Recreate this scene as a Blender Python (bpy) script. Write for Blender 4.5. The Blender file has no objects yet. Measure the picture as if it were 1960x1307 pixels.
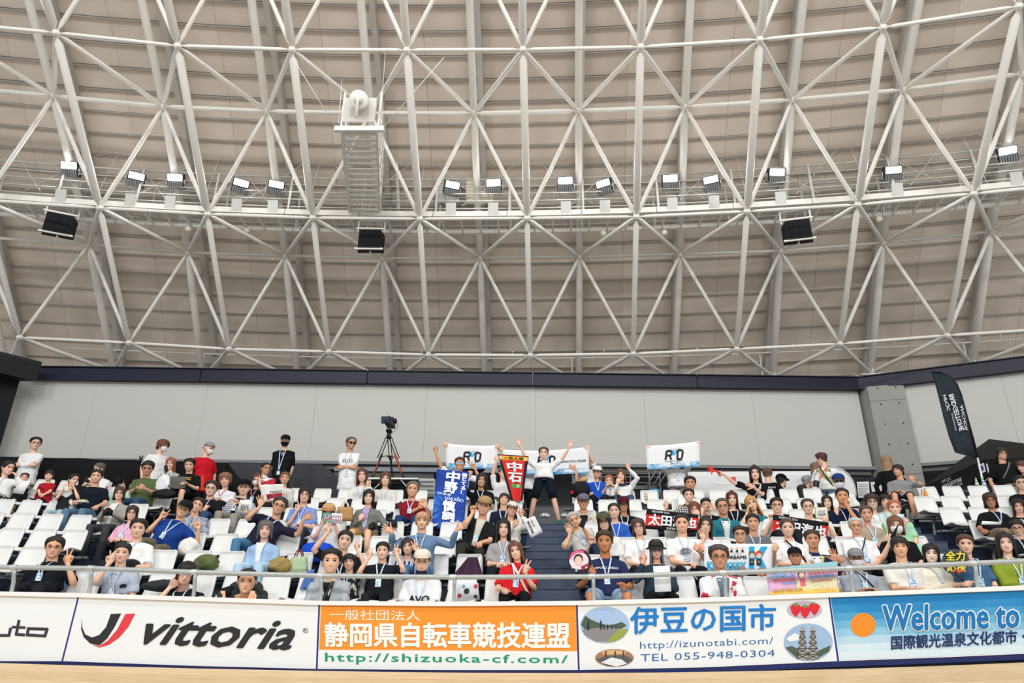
import bpy, math, random
import numpy as np
from mathutils import Matrix, Vector
random.seed(7)
rng = np.random.default_rng(7)
S = bpy.context.scene
COL = S.collection
sin, cos, pi = math.sin, math.cos, math.pi
# ---------------------------------------------------------------- camera (24 mm lens, looking up 22 degrees)
F0, TH, RO, YAW = 1308.5, 0.3900864, 0.0073619, -0.0360606
CX, CY = -0.68778, -59.71629            # plan centre of the round stand and of the dome
def _basis():
    right0 = Vector((cos(YAW), -sin(YAW), 0)); fwd0 = Vector((sin(YAW), cos(YAW), 0)); upz = Vector((0, 0, 1))
    fwd = fwd0 * cos(TH) + upz * sin(TH); up = -fwd0 * sin(TH) + upz * cos(TH)
    return right0 * cos(RO) + up * sin(RO), up * cos(RO) - right0 * sin(RO), fwd
_r, _u, _f = _basis()
cam_data = bpy.data.cameras.new('camera'); cam = bpy.data.objects.new('camera', cam_data); COL.objects.link(cam)
cam.matrix_world = Matrix(((_r.x, _u.x, -_f.x, 0), (_r.y, _u.y, -_f.y, 0), (_r.z, _u.z, -_f.z, 0), (0, 0, 0, 1)))
cam_data.sensor_width = 36; cam_data.lens = 36 * F0 / 1960; cam_data.clip_start = 0.05; cam_data.clip_end = 300
S.camera = cam
# ---------------------------------------------------------------- world, big lights, exposure
W = bpy.data.worlds.new('hall_light'); S.world = W; W.use_nodes = True
W.node_tree.nodes['Background'].inputs[0].default_value = (0.99, 0.985, 0.965, 1)
W.node_tree.nodes['Background'].inputs[1].default_value = 0.57
def area(loc, target, size, power, color=(1, .995, .985)):
    d = bpy.data.lights.new('floodlight_bank', 'AREA'); d.shape = 'RECTANGLE'; d.size = size[0]; d.size_y = size[1]; d.energy = power; d.color = color
    o = bpy.data.objects.new('floodlight_bank', d); COL.objects.link(o); o.location = loc
    o.rotation_euler = (Vector(target) - Vector(loc)).to_track_quat('-Z', 'Y').to_euler()
# rows of floodlights on the catwalks of the far and the near side of the dome
area((-12, -14, 15), (-3, 12, 1), (6, 1.5), 1500)
area((0, -18, 16), (0, 13, 2), (6, 1.5), 1500)
area((13, -14, 15), (4, 12, 1), (6, 1.5), 1500)
area((-5, 2, 15), (-4, 12, 1), (7, 1.5), 500)
area((6, 2, 15), (5, 12, 1), (7, 1.5), 500)
S.view_settings.view_transform = 'Standard'; S.view_settings.look = 'None'; S.view_settings.gamma = 1
S.view_settings.use_curve_mapping = False; S.view_settings.exposure = 0.0
S.cycles.use_denoising = True; S.cycles.max_bounces = 5; S.cycles.diffuse_bounces = 3; S.cycles.glossy_bounces = 2
S.cycles.transmission_bounces = 3; S.cycles.transparent_max_bounces = 4
# ---------------------------------------------------------------- pixel -> place helpers
def ray(px, py):
    a = px - 980; b = py - 653.5
    v = _f + _r * (a / F0) - _u * (b / F0)
    return v
def proj(p):
    p = Vector(p); F = p.dot(_f)
    return 980 + F0 * p.dot(_r) / F, 653.5 - F0 * p.dot(_u) / F
def at_r(px, py, r):
    d = ray(px, py); a = d.x * d.x + d.y * d.y; b = -2 * (d.x * CX + d.y * CY); c = CX * CX + CY * CY - r * r
    return d * ((-b + math.sqrt(b * b - 4 * a * c)) / (2 * a))
def at_z(px, py, z):
    d = ray(px, py); return d * (z / d.z)
def radial(p):
    v = Vector((p[0] - CX, p[1] - CY, 0)); v.normalize(); return v
def ring(arc, r, z):                      # arc: metres along the first row
    ph = arc / R1; return Vector((CX + r * sin(ph), CY + r * cos(ph), z))
R1 = -CY + 9.0; PITCH = 0.9; RISE = 0.335
def rr(k): return R1 + PITCH * (k - 1)
def seat_top(k, x=0): return 0.53 + RISE * (k - 1) + 0.0011 * min(x, 0) ** 2
def floor_z(k, x=0): return seat_top(k, x) - 0.75
# ---------------------------------------------------------------- materials
def lin(c):
    if isinstance(c, str):
        c = c.lstrip('#'); c = tuple(int(c[i:i + 2], 16) / 255 for i in (0, 2, 4))
    return tuple(((x + 0.055) / 1.055) ** 2.4 if x > 0.04045 else x / 12.92 for x in c[:3])
_M = {}
def mat(color, rough=0.6, metal=0.0, bump=0.0, bscale=20.0, pattern=None, c2=None, ps=10.0, var=0.0, emit=0.0, spec=0.3):
    key = (color, rough, metal, bump, bscale, pattern, c2, ps, var, emit, spec)
    if key in _M: return _M[key]
    m = bpy.data.materials.new('m%d' % len(_M)); m.use_nodes = True; nt = m.node_tree; N = nt.nodes; L = nt.links
    b = N['Principled BSDF']; rgb = lin(color) + (1,)
    b.inputs['Base Color'].default_value = rgb; b.inputs['Roughness'].default_value = rough; b.inputs['Metallic'].default_value = metal
    b.inputs['Specular IOR Level'].default_value = spec
    tc = N.new('ShaderNodeTexCoord')
    if pattern:
        rgb2 = lin(c2 or '#ffffff') + (1,)
        mix = N.new('ShaderNodeMix'); mix.data_type = 'RGBA'; mix.inputs[6].default_value = rgb; mix.inputs[7].default_value = rgb2
        L.new(mix.outputs[2], b.inputs['Base Color'])
        def thresh(out, lo, hi):
            r = N.new('ShaderNodeMapRange'); r.inputs[1].default_value = lo; r.inputs[2].default_value = hi; L.new(out, r.inputs[0]); return r.outputs[0]
        if pattern == 'blotch':
            t = N.new('ShaderNodeTexNoise'); t.inputs['Scale'].default_value = ps; t.inputs['Detail'].default_value = 2; L.new(tc.outputs['Object'], t.inputs[0])
            L.new(thresh(t.outputs[0], .54, .58), mix.inputs[0])
        elif pattern == 'fade':
            t = N.new('ShaderNodeTexNoise'); t.inputs['Scale'].default_value = ps; t.inputs['Detail'].default_value = 4; L.new(tc.outputs['Object'], t.inputs[0])
            L.new(thresh(t.outputs[0], .35, .7), mix.inputs[0])
        elif pattern in ('stripe', 'hstripe'):
            t = N.new('ShaderNodeTexWave'); t.bands_direction = 'X' if pattern == 'stripe' else 'Z'; t.inputs['Scale'].default_value = ps; L.new(tc.outputs['Object'], t.inputs[0])
            L.new(thresh(t.outputs[1], .6, .75), mix.inputs[0])
        elif pattern == 'check':
            t = N.new('ShaderNodeTexWave'); t.bands_direction = 'X'; t.inputs['Scale'].default_value = ps; L.new(tc.outputs['Object'], t.inputs[0])
            t2 = N.new('ShaderNodeTexWave'); t2.bands_direction = 'Z'; t2.inputs['Scale'].default_value = ps; L.new(tc.outputs['Object'], t2.inputs[0])
            mx = N.new('ShaderNodeMath'); mx.operation = 'MAXIMUM'; L.new(t.outputs[1], mx.inputs[0]); L.new(t2.outputs[1], mx.inputs[1])
            L.new(thresh(mx.outputs[0], .7, .85), mix.inputs[0])
        elif pattern == 'strand':
            mp = N.new('ShaderNodeMapping'); mp.inputs['Scale'].default_value = (60, 60, 4); L.new(tc.outputs['Object'], mp.inputs[0])
            t = N.new('ShaderNodeTexNoise'); t.inputs['Scale'].default_value = 1; L.new(mp.outputs[0], t.inputs[0])
            L.new(thresh(t.outputs[0], .35, .7), mix.inputs[0])
        elif pattern == 'wood':
            mp = N.new('ShaderNodeMapping'); mp.inputs['Scale'].default_value = (.8, 14, 14); L.new(tc.outputs['Object'], mp.inputs[0])
            t = N.new('ShaderNodeTexNoise'); t.inputs['Scale'].default_value = 3; t.inputs['Detail'].default_value = 6; L.new(mp.outputs[0], t.inputs[0])
            L.new(thresh(t.outputs[0], .3, .75), mix.inputs[0])
    if var and not pattern:
        t = N.new('ShaderNodeTexNoise'); t.inputs['Scale'].default_value = ps; t.inputs['Detail'].default_value = 5; L.new(tc.outputs['Object'], t.inputs[0])
        mix = N.new('ShaderNodeMix'); mix.data_type = 'RGBA'
        mix.inputs[6].default_value = tuple(x * (1 - var) for x in rgb[:3]) + (1,); mix.inputs[7].default_value = tuple(min(1, x * (1 + var)) for x in rgb[:3]) + (1,)
        L.new(t.outputs[0], mix.inputs[0]); L.new(mix.outputs[2], b.inputs['Base Color'])
    if bump:
        t = N.new('ShaderNodeTexNoise'); t.inputs['Scale'].default_value = bscale; t.inputs['Detail'].default_value = 3; L.new(tc.outputs['Object'], t.inputs[0])
        bp = N.new('ShaderNodeBump'); bp.inputs['Strength'].default_value = bump; bp.inputs['Distance'].default_value = 0.03
        L.new(t.outputs[0], bp.inputs['Height']); L.new(bp.outputs[0], b.inputs['Normal'])
    if emit:
        b.inputs['Emission Color'].default_value = rgb; b.inputs['Emission Strength'].default_value = emit
    _M[key] = m; return m
def cloth(c, pattern=None, c2=None, ps=10.0): return mat(c, .85, 0, .55, 9, pattern, c2, ps, spec=.15)
def skin(c='#e2b091'):                             # a touch lighter than the given tone
    c = '#' + ''.join('%02x' % min(248, int(int(c[i:i + 2], 16) * k + 6)) for i, k in ((1, 1.07), (3, 1.10), (5, 1.15)))
    return mat(c, .5, 0, 0, spec=.35)
def hairm(c='#15110f'):
    r = [min(255, int(int(c.lstrip('#')[i:i + 2], 16) * 1.5 + 14)) for i in (0, 2, 4)]
    return mat(c, .45, 0, .3, 60, 'strand', '#%02x%02x%02x' % tuple(r), spec=.4)
PAINT = mat('#e9e6df', .45, 0, 0, var=.04, ps=3)
STEEL = mat('#a9aead', .4, .75, .1, 30)
DARKM = mat('#1b1c1f', .5); BLACK = mat('#101114', .6); WHITE = mat('#f3f2ee', .5)
# ---------------------------------------------------------------- mesh builder
class MB:
    def __init__(s): s.v = []; s.f = []; s.mi = []; s.cur = 0
    def add(s, vs, fs, flip=False):
        o = len(s.v); s.v.extend([tuple(p) for p in vs])
        for f in fs:
            f = tuple(i + o for i in f); s.f.append(f[::-1] if flip else f); s.mi.append(s.cur)
    def loft(s, rings, cap=True, closed=False, flip=False):
        n = len(rings[0]); vs = [p for r in rings for p in r]; fs = []
        m = len(rings)
        for i in range(m if closed else m - 1):
            for j in range(n):
                a = i * n + j; b = i * n + (j + 1) % n; i2 = (i + 1) % m
                fs.append((a, b, i2 * n + (j + 1) % n, i2 * n + j))
        if cap and not closed:
            fs.append(tuple(range(n))[::-1]); fs.append(tuple(range((m - 1) * n, m * n)))
        s.add(vs, fs, flip)
    def tube(s, pts, rad, n=8, round_ends=True, flip=False):
        pts = [Vector(p) for p in pts]
        if not hasattr(rad, '__len__'): rad = [rad] * len(pts)
        rad = list(rad)
        if round_ends:
            d0 = (pts[0] - pts[1]).normalized(); d1 = (pts[-1] - pts[-2]).normalized()
            pts = [pts[0] + d0 * rad[0] * .75] + pts + [pts[-1] + d1 * rad[-1] * .75]; rad = [rad[0] * .5] + rad + [rad[-1] * .5]
        rings = []; x = None
        for i, p in enumerate(pts):
            t = (pts[min(i + 1, len(pts) - 1)] - pts[max(i - 1, 0)])
            t = t.normalized() if t.length > 1e-9 else Vector((0, 0, 1))
            if x is None: x = t.orthogonal().normalized()
            x = (x - t * x.dot(t)); x = x.normalized() if x.length > 1e-6 else t.orthogonal().normalized()
            y = t.cross(x)
            rings.append([p + (x * cos(2 * pi * j / n) + y * sin(2 * pi * j / n)) * rad[i] for j in range(n)])
        s.loft(rings, flip=flip)
    def sect(s, secs, n=16, e=2.3, cap=True):   # secs: (centre, xvec, yvec)
        rings = []
        for c, x, y in secs:
            r = []
            for j in range(n):
                a = 2 * pi * j / n; ca, sa = cos(a), sin(a)
                r.append(Vector(c) + Vector(x) * (abs(ca) ** (2 / e) * (1 if ca >= 0 else -1)) + Vector(y) * (abs(sa) ** (2 / e) * (1 if sa >= 0 else -1)))
            rings.append(r)
        s.loft(rings, cap)
    def box(s, c, x, y, z):                      # half vectors
        c = Vector(c); x = Vector(x); y = Vector(y); z = Vector(z)
        vs = [c + x * a + y * b + z * d for a in (-1, 1) for b in (-1, 1) for d in (-1, 1)]
        s.add(vs, [(0, 1, 3, 2), (4, 6, 7, 5), (0, 4, 5, 1), (2, 3, 7, 6), (0, 2, 6, 4), (1, 5, 7, 3)])
    def abox(s, x0, x1, y0, y1, z0, z1):
        s.box(((x0 + x1) / 2, (y0 + y1) / 2, (z0 + z1) / 2), ((x1 - x0) / 2, 0, 0), (0, (y1 - y0) / 2, 0), (0, 0, (z1 - z0) / 2))
    def ball(s, c, r, n=10, sq=(1, 1, 1)):
        c = Vector(c); rings = []
        m = max(5, n // 2 + 1)
        for i in range(m + 1):
            th = pi * (i + .0) / m; th = min(max(th, .12), pi - .12)
            rings.append([c + Vector((sin(th) * cos(2 * pi * j / n) * r * sq[0], sin(th) * sin(2 * pi * j / n) * r * sq[1], -cos(th) * r * sq[2])) for j in range(n)])
        s.loft(rings)
    def slab(s, grid, th, nrm=None):             # grid of points [i][j] -> thin solid; th along normal
        a = len(grid); b = len(grid[0]); fr = [[None] * b for _ in range(a)]
        G = [[Vector(p) for p in row] for row in grid]
        bk = []
        for i in range(a):
            r = []
            for j in range(b):
                if nrm is None:
                    du = G[min(i + 1, a - 1)][j] - G[max(i - 1, 0)][j]; dv = G[i][min(j + 1, b - 1)] - G[i][max(j - 1, 0)]
                    nn = du.cross(dv); nn = nn.normalized() if nn.length > 1e-9 else Vector((0, 1, 0))
                else: nn = Vector(nrm)
                r.append(G[i][j] + nn * th)
            bk.append(r)
        vs = [p for r in G for p in r] + [p for r in bk for p in r]; o = a * b; fs = []
        for i in range(a - 1):
            for j in range(b - 1):
                q = (i * b + j, (i + 1) * b + j, (i + 1) * b + j + 1, i * b + j + 1)
                fs.append(q[::-1]); fs.append(tuple(k + o for k in q))
        for i in range(a - 1):
            for j in (0, b - 1):
                q = (i * b + j, (i + 1) * b + j, (i + 1) * b + j + o, i * b + j + o); fs.append(q if j == 0 else q[::-1])
        for j in range(b - 1):
            for i in (0, a - 1):
                q = (i * b + j, i * b + j + 1, i * b + j + 1 + o, i * b + j + o); fs.append(q[::-1] if i == 0 else q)
        s.add(vs, fs)
    def mesh(s, name, smooth=True, origin=(0, 0, 0), mats=None):
        me = bpy.data.meshes.new(name); o = Vector(origin)
        me.from_pydata([(p[0] - o.x, p[1] - o.y, p[2] - o.z) for p in s.v], [], s.f)
        if smooth: me.polygons.foreach_set('use_smooth', [True] * len(s.f))
        if mats and len(mats) > 1: me.polygons.foreach_set('material_index', s.mi)
        return me
BASE = {}
def thing(name, loc=(0, 0, 0), label=None, cat=None, group=None, kind=None, parent=None):
    o = bpy.data.objects.new(name, None); o.empty_display_size = .1; COL.objects.link(o); tag(o, label, cat, group, kind)
    w = Vector(loc); BASE[o.name] = w
    if parent is not None: o.parent = parent; o.location = w - BASE[parent.name]
    else: o.location = w
    return o
def tag(o, label=None, cat=None, group=None, kind=None):
    if label: o['label'] = label
    if cat: o['category'] = cat
    if group: o['group'] = group
    if kind: o['kind'] = kind
    return o
def put(name, mb, m, parent=None, smooth=True, label=None, cat=None, group=None, kind=None, base=None, auto=None):
    ms = m if isinstance(m, (list, tuple)) else [m]
    if base is None:
        if parent is not None: base = BASE[parent.name]
        else:
            A = np.array(mb.v); base = Vector(((A[:, 0].min() + A[:, 0].max()) / 2, (A[:, 1].min() + A[:, 1].max()) / 2, A[:, 2].min()))
    base = Vector(base)
    me = mb.mesh(name, smooth, base, ms)
    for x in ms: me.materials.append(x)
    if auto: me.set_sharp_from_angle(angle=auto)
    o = bpy.data.objects.new(name, me); COL.objects.link(o); BASE[o.name] = base
    if parent is not None: o.parent = parent; o.location = base - BASE[parent.name]
    else: o.location = base
    return tag(o, label, cat, group, kind)
def inst(name, me, m, parent, M):                # shared mesh placed by a world matrix below parent
    o = bpy.data.objects.new(name, me); COL.objects.link(o); o.parent = parent
    o.matrix_basis = Matrix.Translation(-BASE[parent.name]) @ M; BASE[o.name] = M.translation.copy()
    if m is not None:
        if not me.materials: me.materials.append(m)
        if me.materials[0] != m: o.material_slots[0].link = 'OBJECT'; o.material_slots[0].material = m
    return o
def copy_tree(o, parent=None):
    c = o.copy(); COL.objects.link(c)
    if parent is not None: c.parent = parent
    for ch in list(o.children): copy_tree(ch, c)
    BASE[c.name] = BASE.get(o.name, Vector())
    return c
# ---------------------------------------------------------------- lettering
_T = {}
def text_mesh(txt, bold=0.0, shear=0.0, space=1.0):
    key = (txt, bold, shear, space)
    if key in _T: return _T[key]
    cu = bpy.data.curves.new('lettering', 'FONT'); cu.body = txt; cu.offset = bold; cu.shear = shear; cu.resolution_u = 2; cu.space_character = space; cu.fill_mode = 'FRONT'
    ob = bpy.data.objects.new('lettering', cu); COL.objects.link(ob)
    dg = bpy.context.evaluated_depsgraph_get(); me = bpy.data.meshes.new_from_object(ob.evaluated_get(dg))
    vs = np.array([v.co[:] for v in me.vertices]); fs = [tuple(p.vertices) for p in me.polygons]
    bpy.data.objects.remove(ob); bpy.data.meshes.remove(me)
    if len(vs) == 0: vs = np.zeros((1, 3)); fs = []
    mn = vs.min(0); mx = vs.max(0); vs = (vs - mn) / np.maximum(mx - mn, 1e-6)
    _T[key] = (vs[:, :2], fs); return _T[key]
def quadmap(q):                                   # TL TR BR BL pixel quad -> (u right, v up) -> pixel
    (x0, y0), (x1, y1), (x2, y2), (x3, y3) = q
    def f(u, v):
        v = 1 - v
        return ((x0 * (1 - u) + x1 * u) * (1 - v) + (x3 * (1 - u) + x2 * u) * v, (y0 * (1 - u) + y1 * u) * (1 - v) + (y3 * (1 - u) + y2 * u) * v)
    return f
def letters(txt, fn, m, parent, bold=0.0, shear=0.0, space=1.0, name='lettering'):
    multi = bold >= .02; one = any(ord(c) > 0x2e80 for c in txt)
    vs, fs = text_mesh(txt, 0 if multi or one else bold, shear, space); mb = MB()
    mb.add([fn(u, v) for u, v in vs], fs)
    if multi:                                        # heavier strokes: the glyphs repeated a hair to each side
        lines = txt.count(chr(10)) + 1; w = max(len(l) for l in txt.split(chr(10))) * (1 if one else .62)
        for rr_ in ((1,) if bold < .045 else (.5, 1)):
            for k in range(8 if bold < .045 else 12):
                du = cos(k * pi / (4 if bold < .045 else 6)) * bold * rr_ / w; dv = sin(k * pi / (4 if bold < .045 else 6)) * bold * .9 * rr_ / lines
                pts = [Vector(fn(u + du, v + dv)) for u, v in vs]; lift_ = .00025 * (k + 1 + (12 if rr_ == 1 else 0)); nn = -radial(pts[0]); mb.add([p + nn * lift_ for p in pts], fs)
    return put(name, mb, m, parent, smooth=False)
def rectfn(fn, x0, x1, y0, y1):                   # sub-rectangle in 0..1 of a surface fn
    return lambda u, v: fn(x0 + (x1 - x0) * u, y0 + (y1 - y0) * v)
def poly(pts, fn, m, parent, name='printed_shape'):
    mb = MB(); mb.add([fn(u, v) for u, v in pts], [tuple(range(len(pts)))]); return put(name, mb, m, parent, smooth=False)
def ell(cx, cy, rx, ry, n=24, a0=0): return [(cx + rx * cos(2 * pi * i / n + a0), cy + ry * sin(2 * pi * i / n + a0)) for i in range(n)]
# ================================================================ SETTING: roof, wall, floor
AL, PH0 = 0.0351062, 0.0070225
def dome(i, off, r, z): ph = (i - 4 + off) * AL + PH0; return Vector((CX + r * sin(ph), CY + r * cos(ph), z))
PROF = [(81.9, 5.0), (79.8, 7.4), (76.95, 10.15), (73.9, 12.65), (70.5, 14.8), (66.4, 16.7)]
def prof_pts(step):
    out = []; 
    for (r0, z0), (r1, z1) in zip(PROF, PROF[1:]):
        L = math.hypot(r1 - r0, z1 - z0); n = max(1, round(L / step))
        out += [(r0 + (r1 - r0) * k / n, z0 + (z1 - z0) * k / n) for k in range(n)]
    return out + [PROF[-1]]
ceiling = thing('ceiling', (0, 13, 12), kind='structure')
PP = prof_pts(.57)
roofm = [mat(c, .8, 0, .12, 3, var=.03, ps=2) for c in ('#d8ccbf', '#d5c9bc', '#dbcfc3')]
purl = mat('#b9b4ad', .6); purl_d = mat('#6b6762', .6)
for k in range(len(PP) - 1):
    (r0, z0), (r1, z1) = PP[k], PP[k + 1]
    nr, nz = (z1 - z0), -(r1 - r0); L = math.hypot(nr, nz); nr /= L; nz /= L
    for i in range(-2, 11):
        mb = MB(); g = []
        for (r, z, d) in ((r0, z0, -.028), (r1, z1, .0)):
            row = []
            for a in (.0012, .5, .9988):
                p = dome(i + a, 0, r + nr * d, z + nz * d); row.append(p)
            g.append(row)
        n3 = (radial(g[0][1]) * nr + Vector((0, 0, nz)))
        mb.slab(g, .05, n3)
        put('roof_panel', mb, roofm[(i * 7 + k * 3) % 3], ceiling, smooth=False)
    mb = MB()                                        # beyond the picture's edges the panels of a row are joined
    for i in (-6, -5, -4, -3, 11, 12, 13):
        g = [[dome(i + a, 0, r + nr * d, z + nz * d) for a in (.001, .999)] for r, z, d in ((r0, z0, -.028), (r1, z1, 0))]; mb.slab(g, .05, n3)
    put('roof_panel', mb, roofm[k % 3], ceiling, smooth=False, kind='stuff')
    mb = MB(); rings = []
    for q in range(-12, 29):
        c = dome(q * .5, 0, r0 - nr * .07, z0 - nz * .07); rad = radial(c); n3 = rad * nr + Vector((0, 0, nz)); t3 = rad * -nz + Vector((0, 0, nr))
        rings.append([c + n3 * .05 + t3 * .02, c + n3 * .05 - t3 * .02, c - n3 * .0 - t3 * .014, c - n3 * .0 + t3 * .014])
    mb.loft(rings); put('purlin', mb, purl, ceiling, smooth=False)
    mb = MB(); rings = []
    for q in range(-12, 29):
        c = dome(q * .5, 0, r0 - nr * .02 - nz * .03, z0 - nz * .02 + nr * -.03); rad = radial(c); n3 = rad * nr + Vector((0, 0, nz)); t3 = rad * -nz + Vector((0, 0, nr))
        rings.append([c + n3 * .02 + t3 * .012, c + n3 * .02 - t3 * .012, c - n3 * .02 - t3 * .012, c - n3 * .02 + t3 * .012])
    mb.loft(rings); put('purlin_lip', mb, purl_d, ceiling, smooth=False)
mb = MB(); g = [[dome(q * .5, 0, r + .09, z + .09) for q in range(-12, 29)] for r, z in PROF]  # unseen sheet added above the panels to stop world light leaking through seams
mb.slab(g, .05); put('light_leak_sheet', mb, mat('#6b655e', .9), ceiling, smooth=False)
for i in range(-1, 11):                              # rafters under the deck beside each top chord
    mb = MB(); rings = []
    for (r, z), (ra, za), (rb, zb) in zip(PROF, [PROF[0]] + PROF[:-1], PROF[1:] + [PROF[-1]]):
        nr, nz = (zb - za), -(rb - ra); L = math.hypot(nr, nz); nr /= L; nz /= L
        p = dome(i + .045, -.5, r, z); rad = radial(p); lat = Vector((rad.y, -rad.x, 0)); n3 = rad * nr + Vector((0, 0, nz))
        rings.append([p - n3 * .1 + lat * .07, p - n3 * .1 - lat * .07, p - n3 * .34 - lat * .07, p - n3 * .34 + lat * .07])
    mb.loft(rings); put('rafter', mb, purl, ceiling, smooth=False)
# ---- space frame
NODES = {
 'A': (70.982, 11.448, 0, [(107,63),(340,88),(559,95),(779,96),(1001,95),(1226,90),(1454,76),(1690,53),(1950,12)]),
 'a': (73.392, 11.816, -.5, [(103,184),(313,204),(511,213),(709,216.5),(907,217),(1107,212),(1311,205),(1516,191),(1728,172),(1955,141)]),
 'B': (74.120, 9.187, 0, [(191,398),(397,410),(599,417),(803,419),(1009,418),(1218,415),(1430,405),(1642,392),(1864,371)]),
 'b': (76.404, 9.381, -.5, [(171,468),(360,483),(546,489),(732,494),(919,493),(1109,491),(1302,486),(1494,480),(1690,464),(1897,443)]),
 'C': (77.038, 6.789, 0, [(247,656),(438,668),(629,673),(820,679),(1015,680),(1212,677),(1410,668),(1608,658),(1813,642)]),
 'd': (79.217, 6.692, -.5, [(217,711),(388,725),(570,728),(748,733),(928,734),(1108,733),(1290,730),(1480,722),(1666,714),(1861,699)]),
 'Z': (67.7, 13.45, 0, []), 'z': (70.15, 13.95, -.5, []), 'Y': (64.3, 15.1, 0, []), 'y': (66.6, 15.75, -.5, [])}
def node(row, i):
    r, z, off, px = NODES[row]
    if 0 <= i < len(px): return at_r(px[i][0], px[i][1], r)
    p = dome(i, off, r, z)
    if px:                                            # keep the ends of the measured rows smooth
        e = 0 if i < 0 else len(px) - 1
        p.z += at_r(px[e][0], px[e][1], r).z - z
    return p
truss = thing('roof_truss', (0, 13, 9), 'white tubular steel space frame spanning under the whole roof', 'roof truss')
def strut(p, q, rad, name='tube', cut=.12, cone=.11):
    p = Vector(p); q = Vector(q); d = (q - p); L = d.length; d /= L
    mb = MB(); mb.tube([p + d * cut * .45, p + d * cut, p + d * (cut + cone), q - d * (cut + cone), q - d * cut, q - d * cut * .45], [rad * .42, rad * .42, rad, rad, rad * .42, rad * .42], 10, False)
    put(name, mb, PAINT, truss, auto=.9)
LOW = ['C', 'B', 'A', 'Z', 'Y']; UPP = ['d', 'b', 'a', 'z', 'y']
for row in LOW[:4]:
    for i in range(-1, 9): strut(node(row, i), node(row, i + 1), .042, 'ring_tube')
for r0, r1 in zip(LOW[:4], LOW[1:]):
    for i in range(-1, 10): strut(node(r0, i), node(r1, i), .088 if r1 != 'B' else .07, 'chord_tube', .12, .1)
for row in UPP[1:4]:
    for i in range(-1, 10): strut(node(row, i), node(row, i + 1), .055 if row != 'b' else .04, 'ring_tube')
for r0, r1 in zip(UPP[:3], UPP[1:]):
    for i in range(-1, 11): strut(node(r0, i), node(r1, i), .095, 'chord_tube', .1, .1)
for k in range(4):                                    # four web diagonals at every bottom node
    for i in range(-1, 10):
        if k < 3 or True:
            for j in (i, i + 1):
                strut(node(LOW[k], i), node(UPP[k], j), .054, 'web_tube')
                if k < 3: strut(node(LOW[k], i), node(UPP[k + 1], j), .05, 'web_tube')
for k, row in enumerate(LOW[:4]):
    for i in range(-1, 10):
        mb = MB(); p = node(row, i); mb.ball(p, .085, 14); q = p + (Vector((0, 0, 0)) - p).normalized() * .08
        mb.ball(q, .028, 8); put('ball_node', mb, PAINT, truss)
for row in UPP[1:4]:
    for i in range(-1, 11):
        mb = MB(); mb.ball(node(row, i), .09, 12); put('ball_node', mb, PAINT, truss)
# ring pipe on the wall head, in lengths between the bearings
for i in range(-1, 10):
    a = node('d', i); b = node('d', i + 1); a = Vector((a.x, a.y, a.z - .34)); b = Vector((b.x, b.y, b.z - .34)); d = (b - a).normalized()
    mb = MB(); mb.tube([a + d * .42, b - d * .42], .27, 20, False); put('ring_pipe', mb, mat('#d8d4c6', .5, 0, .1, 6), truss, auto=.9)
    for e in (a + d * .42, b - d * .42):
        mb = MB(); mb.tube([e - d * .012, e + d * .012], .32, 20, False); put('pipe_flange', mb, PAINT, truss, auto=.9)
for i in range(-1, 11):
    p = node('d', i); c = Vector((p.x, p.y, p.z - .34)); rad = radial(p); lat = Vector((rad.y, -rad.x, 0)); mb = MB()
    mb.box(c, lat * .4, rad * .2, (0, 0, .2)); mb.box(c + Vector((0, 0, .24)), lat * .36, rad * .24, (0, 0, .02))
    mb.box(c + Vector((0, 0, .3)), lat * .015, rad * .22, (0, 0, .2)); mb.box(c + Vector((0, 0, .3)) + lat * .16, lat * .015, rad * .16, (0, 0, .1)); mb.box(c + Vector((0, 0, .3)) - lat * .16, lat * .015, rad * .16, (0, 0, .1))
    mb.tube([p + Vector((0, 0, -.1)), p + Vector((0, 0, .16))], .12, 14, False); put('bearing', mb, PAINT, truss, auto=.6)
# ---- sprinkler pipe run behind the lowest bay
sp = thing('sprinkler_pipe', dome(4, 0, 78.6, 8.1), 'thin white sprinkler pipe with drops running along the roof above the wall', 'pipe')
for i in range(-1, 10):
    a = dome(i, 0, 79.2, 7.45); b = dome(i + 1, 0, 79.2, 7.45); mb = MB(); mb.tube([a, b], .022, 6, False); put('pipe_run', mb, PAINT, sp)
    if i % 2 == 0:
        c = dome(i + .45, 0, 79.2, 7.45); mb = MB(); mb.tube([c, c - Vector((0, 0, 1.0))], .025, 6, False); put('pipe_drop', mb, PAINT, sp)
    c = dome(i + .8, 0, 79.15, 7.47); mb = MB(); mb.tube([c, c + Vector((0, 0, .16))], .012, 6, False); mb.ball(c + Vector((0, 0, .18)), .03, 6); put('sprinkler_head', mb, PAINT, sp)
# ---- back wall: navy head beam, grey panels, pillar
ZW = 6.0
wl = at_z(68, 729, ZW); wr = at_z(1642, 749, ZW); we = at_z(1960, 712, ZW); we = wr + (we - wr) * 1.5
navy = mat('#1b1f33', .45)
wallm = mat('#cdcdc8', .85, 0, .05, 40, var=.012, ps=1)
trim = thing('trim_1', wl, kind='structure')
for a, b in ((wl, wr), (wr, we)):
    d = (b - a).normalized(); nrm = Vector((d.y, -d.x, 0)); L = (b - a).length; n = max(1, round(L / 4.2))
    for k in range(n):
        p = a + d * (L * k / n + .012); q = a + d * (L * (k + 1) / n - .012); mb = MB()
        mb.box((p + q) / 2 + Vector((0, 0, .17)) + nrm * .1, (q - p) / 2, nrm * .1, (0, 0, .17)); mb.box((p + q) / 2 + Vector((0, 0, .345)) + nrm * .08, (q - p) / 2, nrm * .17, (0, 0, .012))
        put('beam_cover', mb, navy, trim, smooth=False)
zb0 = at_r(30, 872, CY * -1 + 18.0).z
def wall_bottom(p):                                  # sill of the grey cladding
    return 3.93
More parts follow.
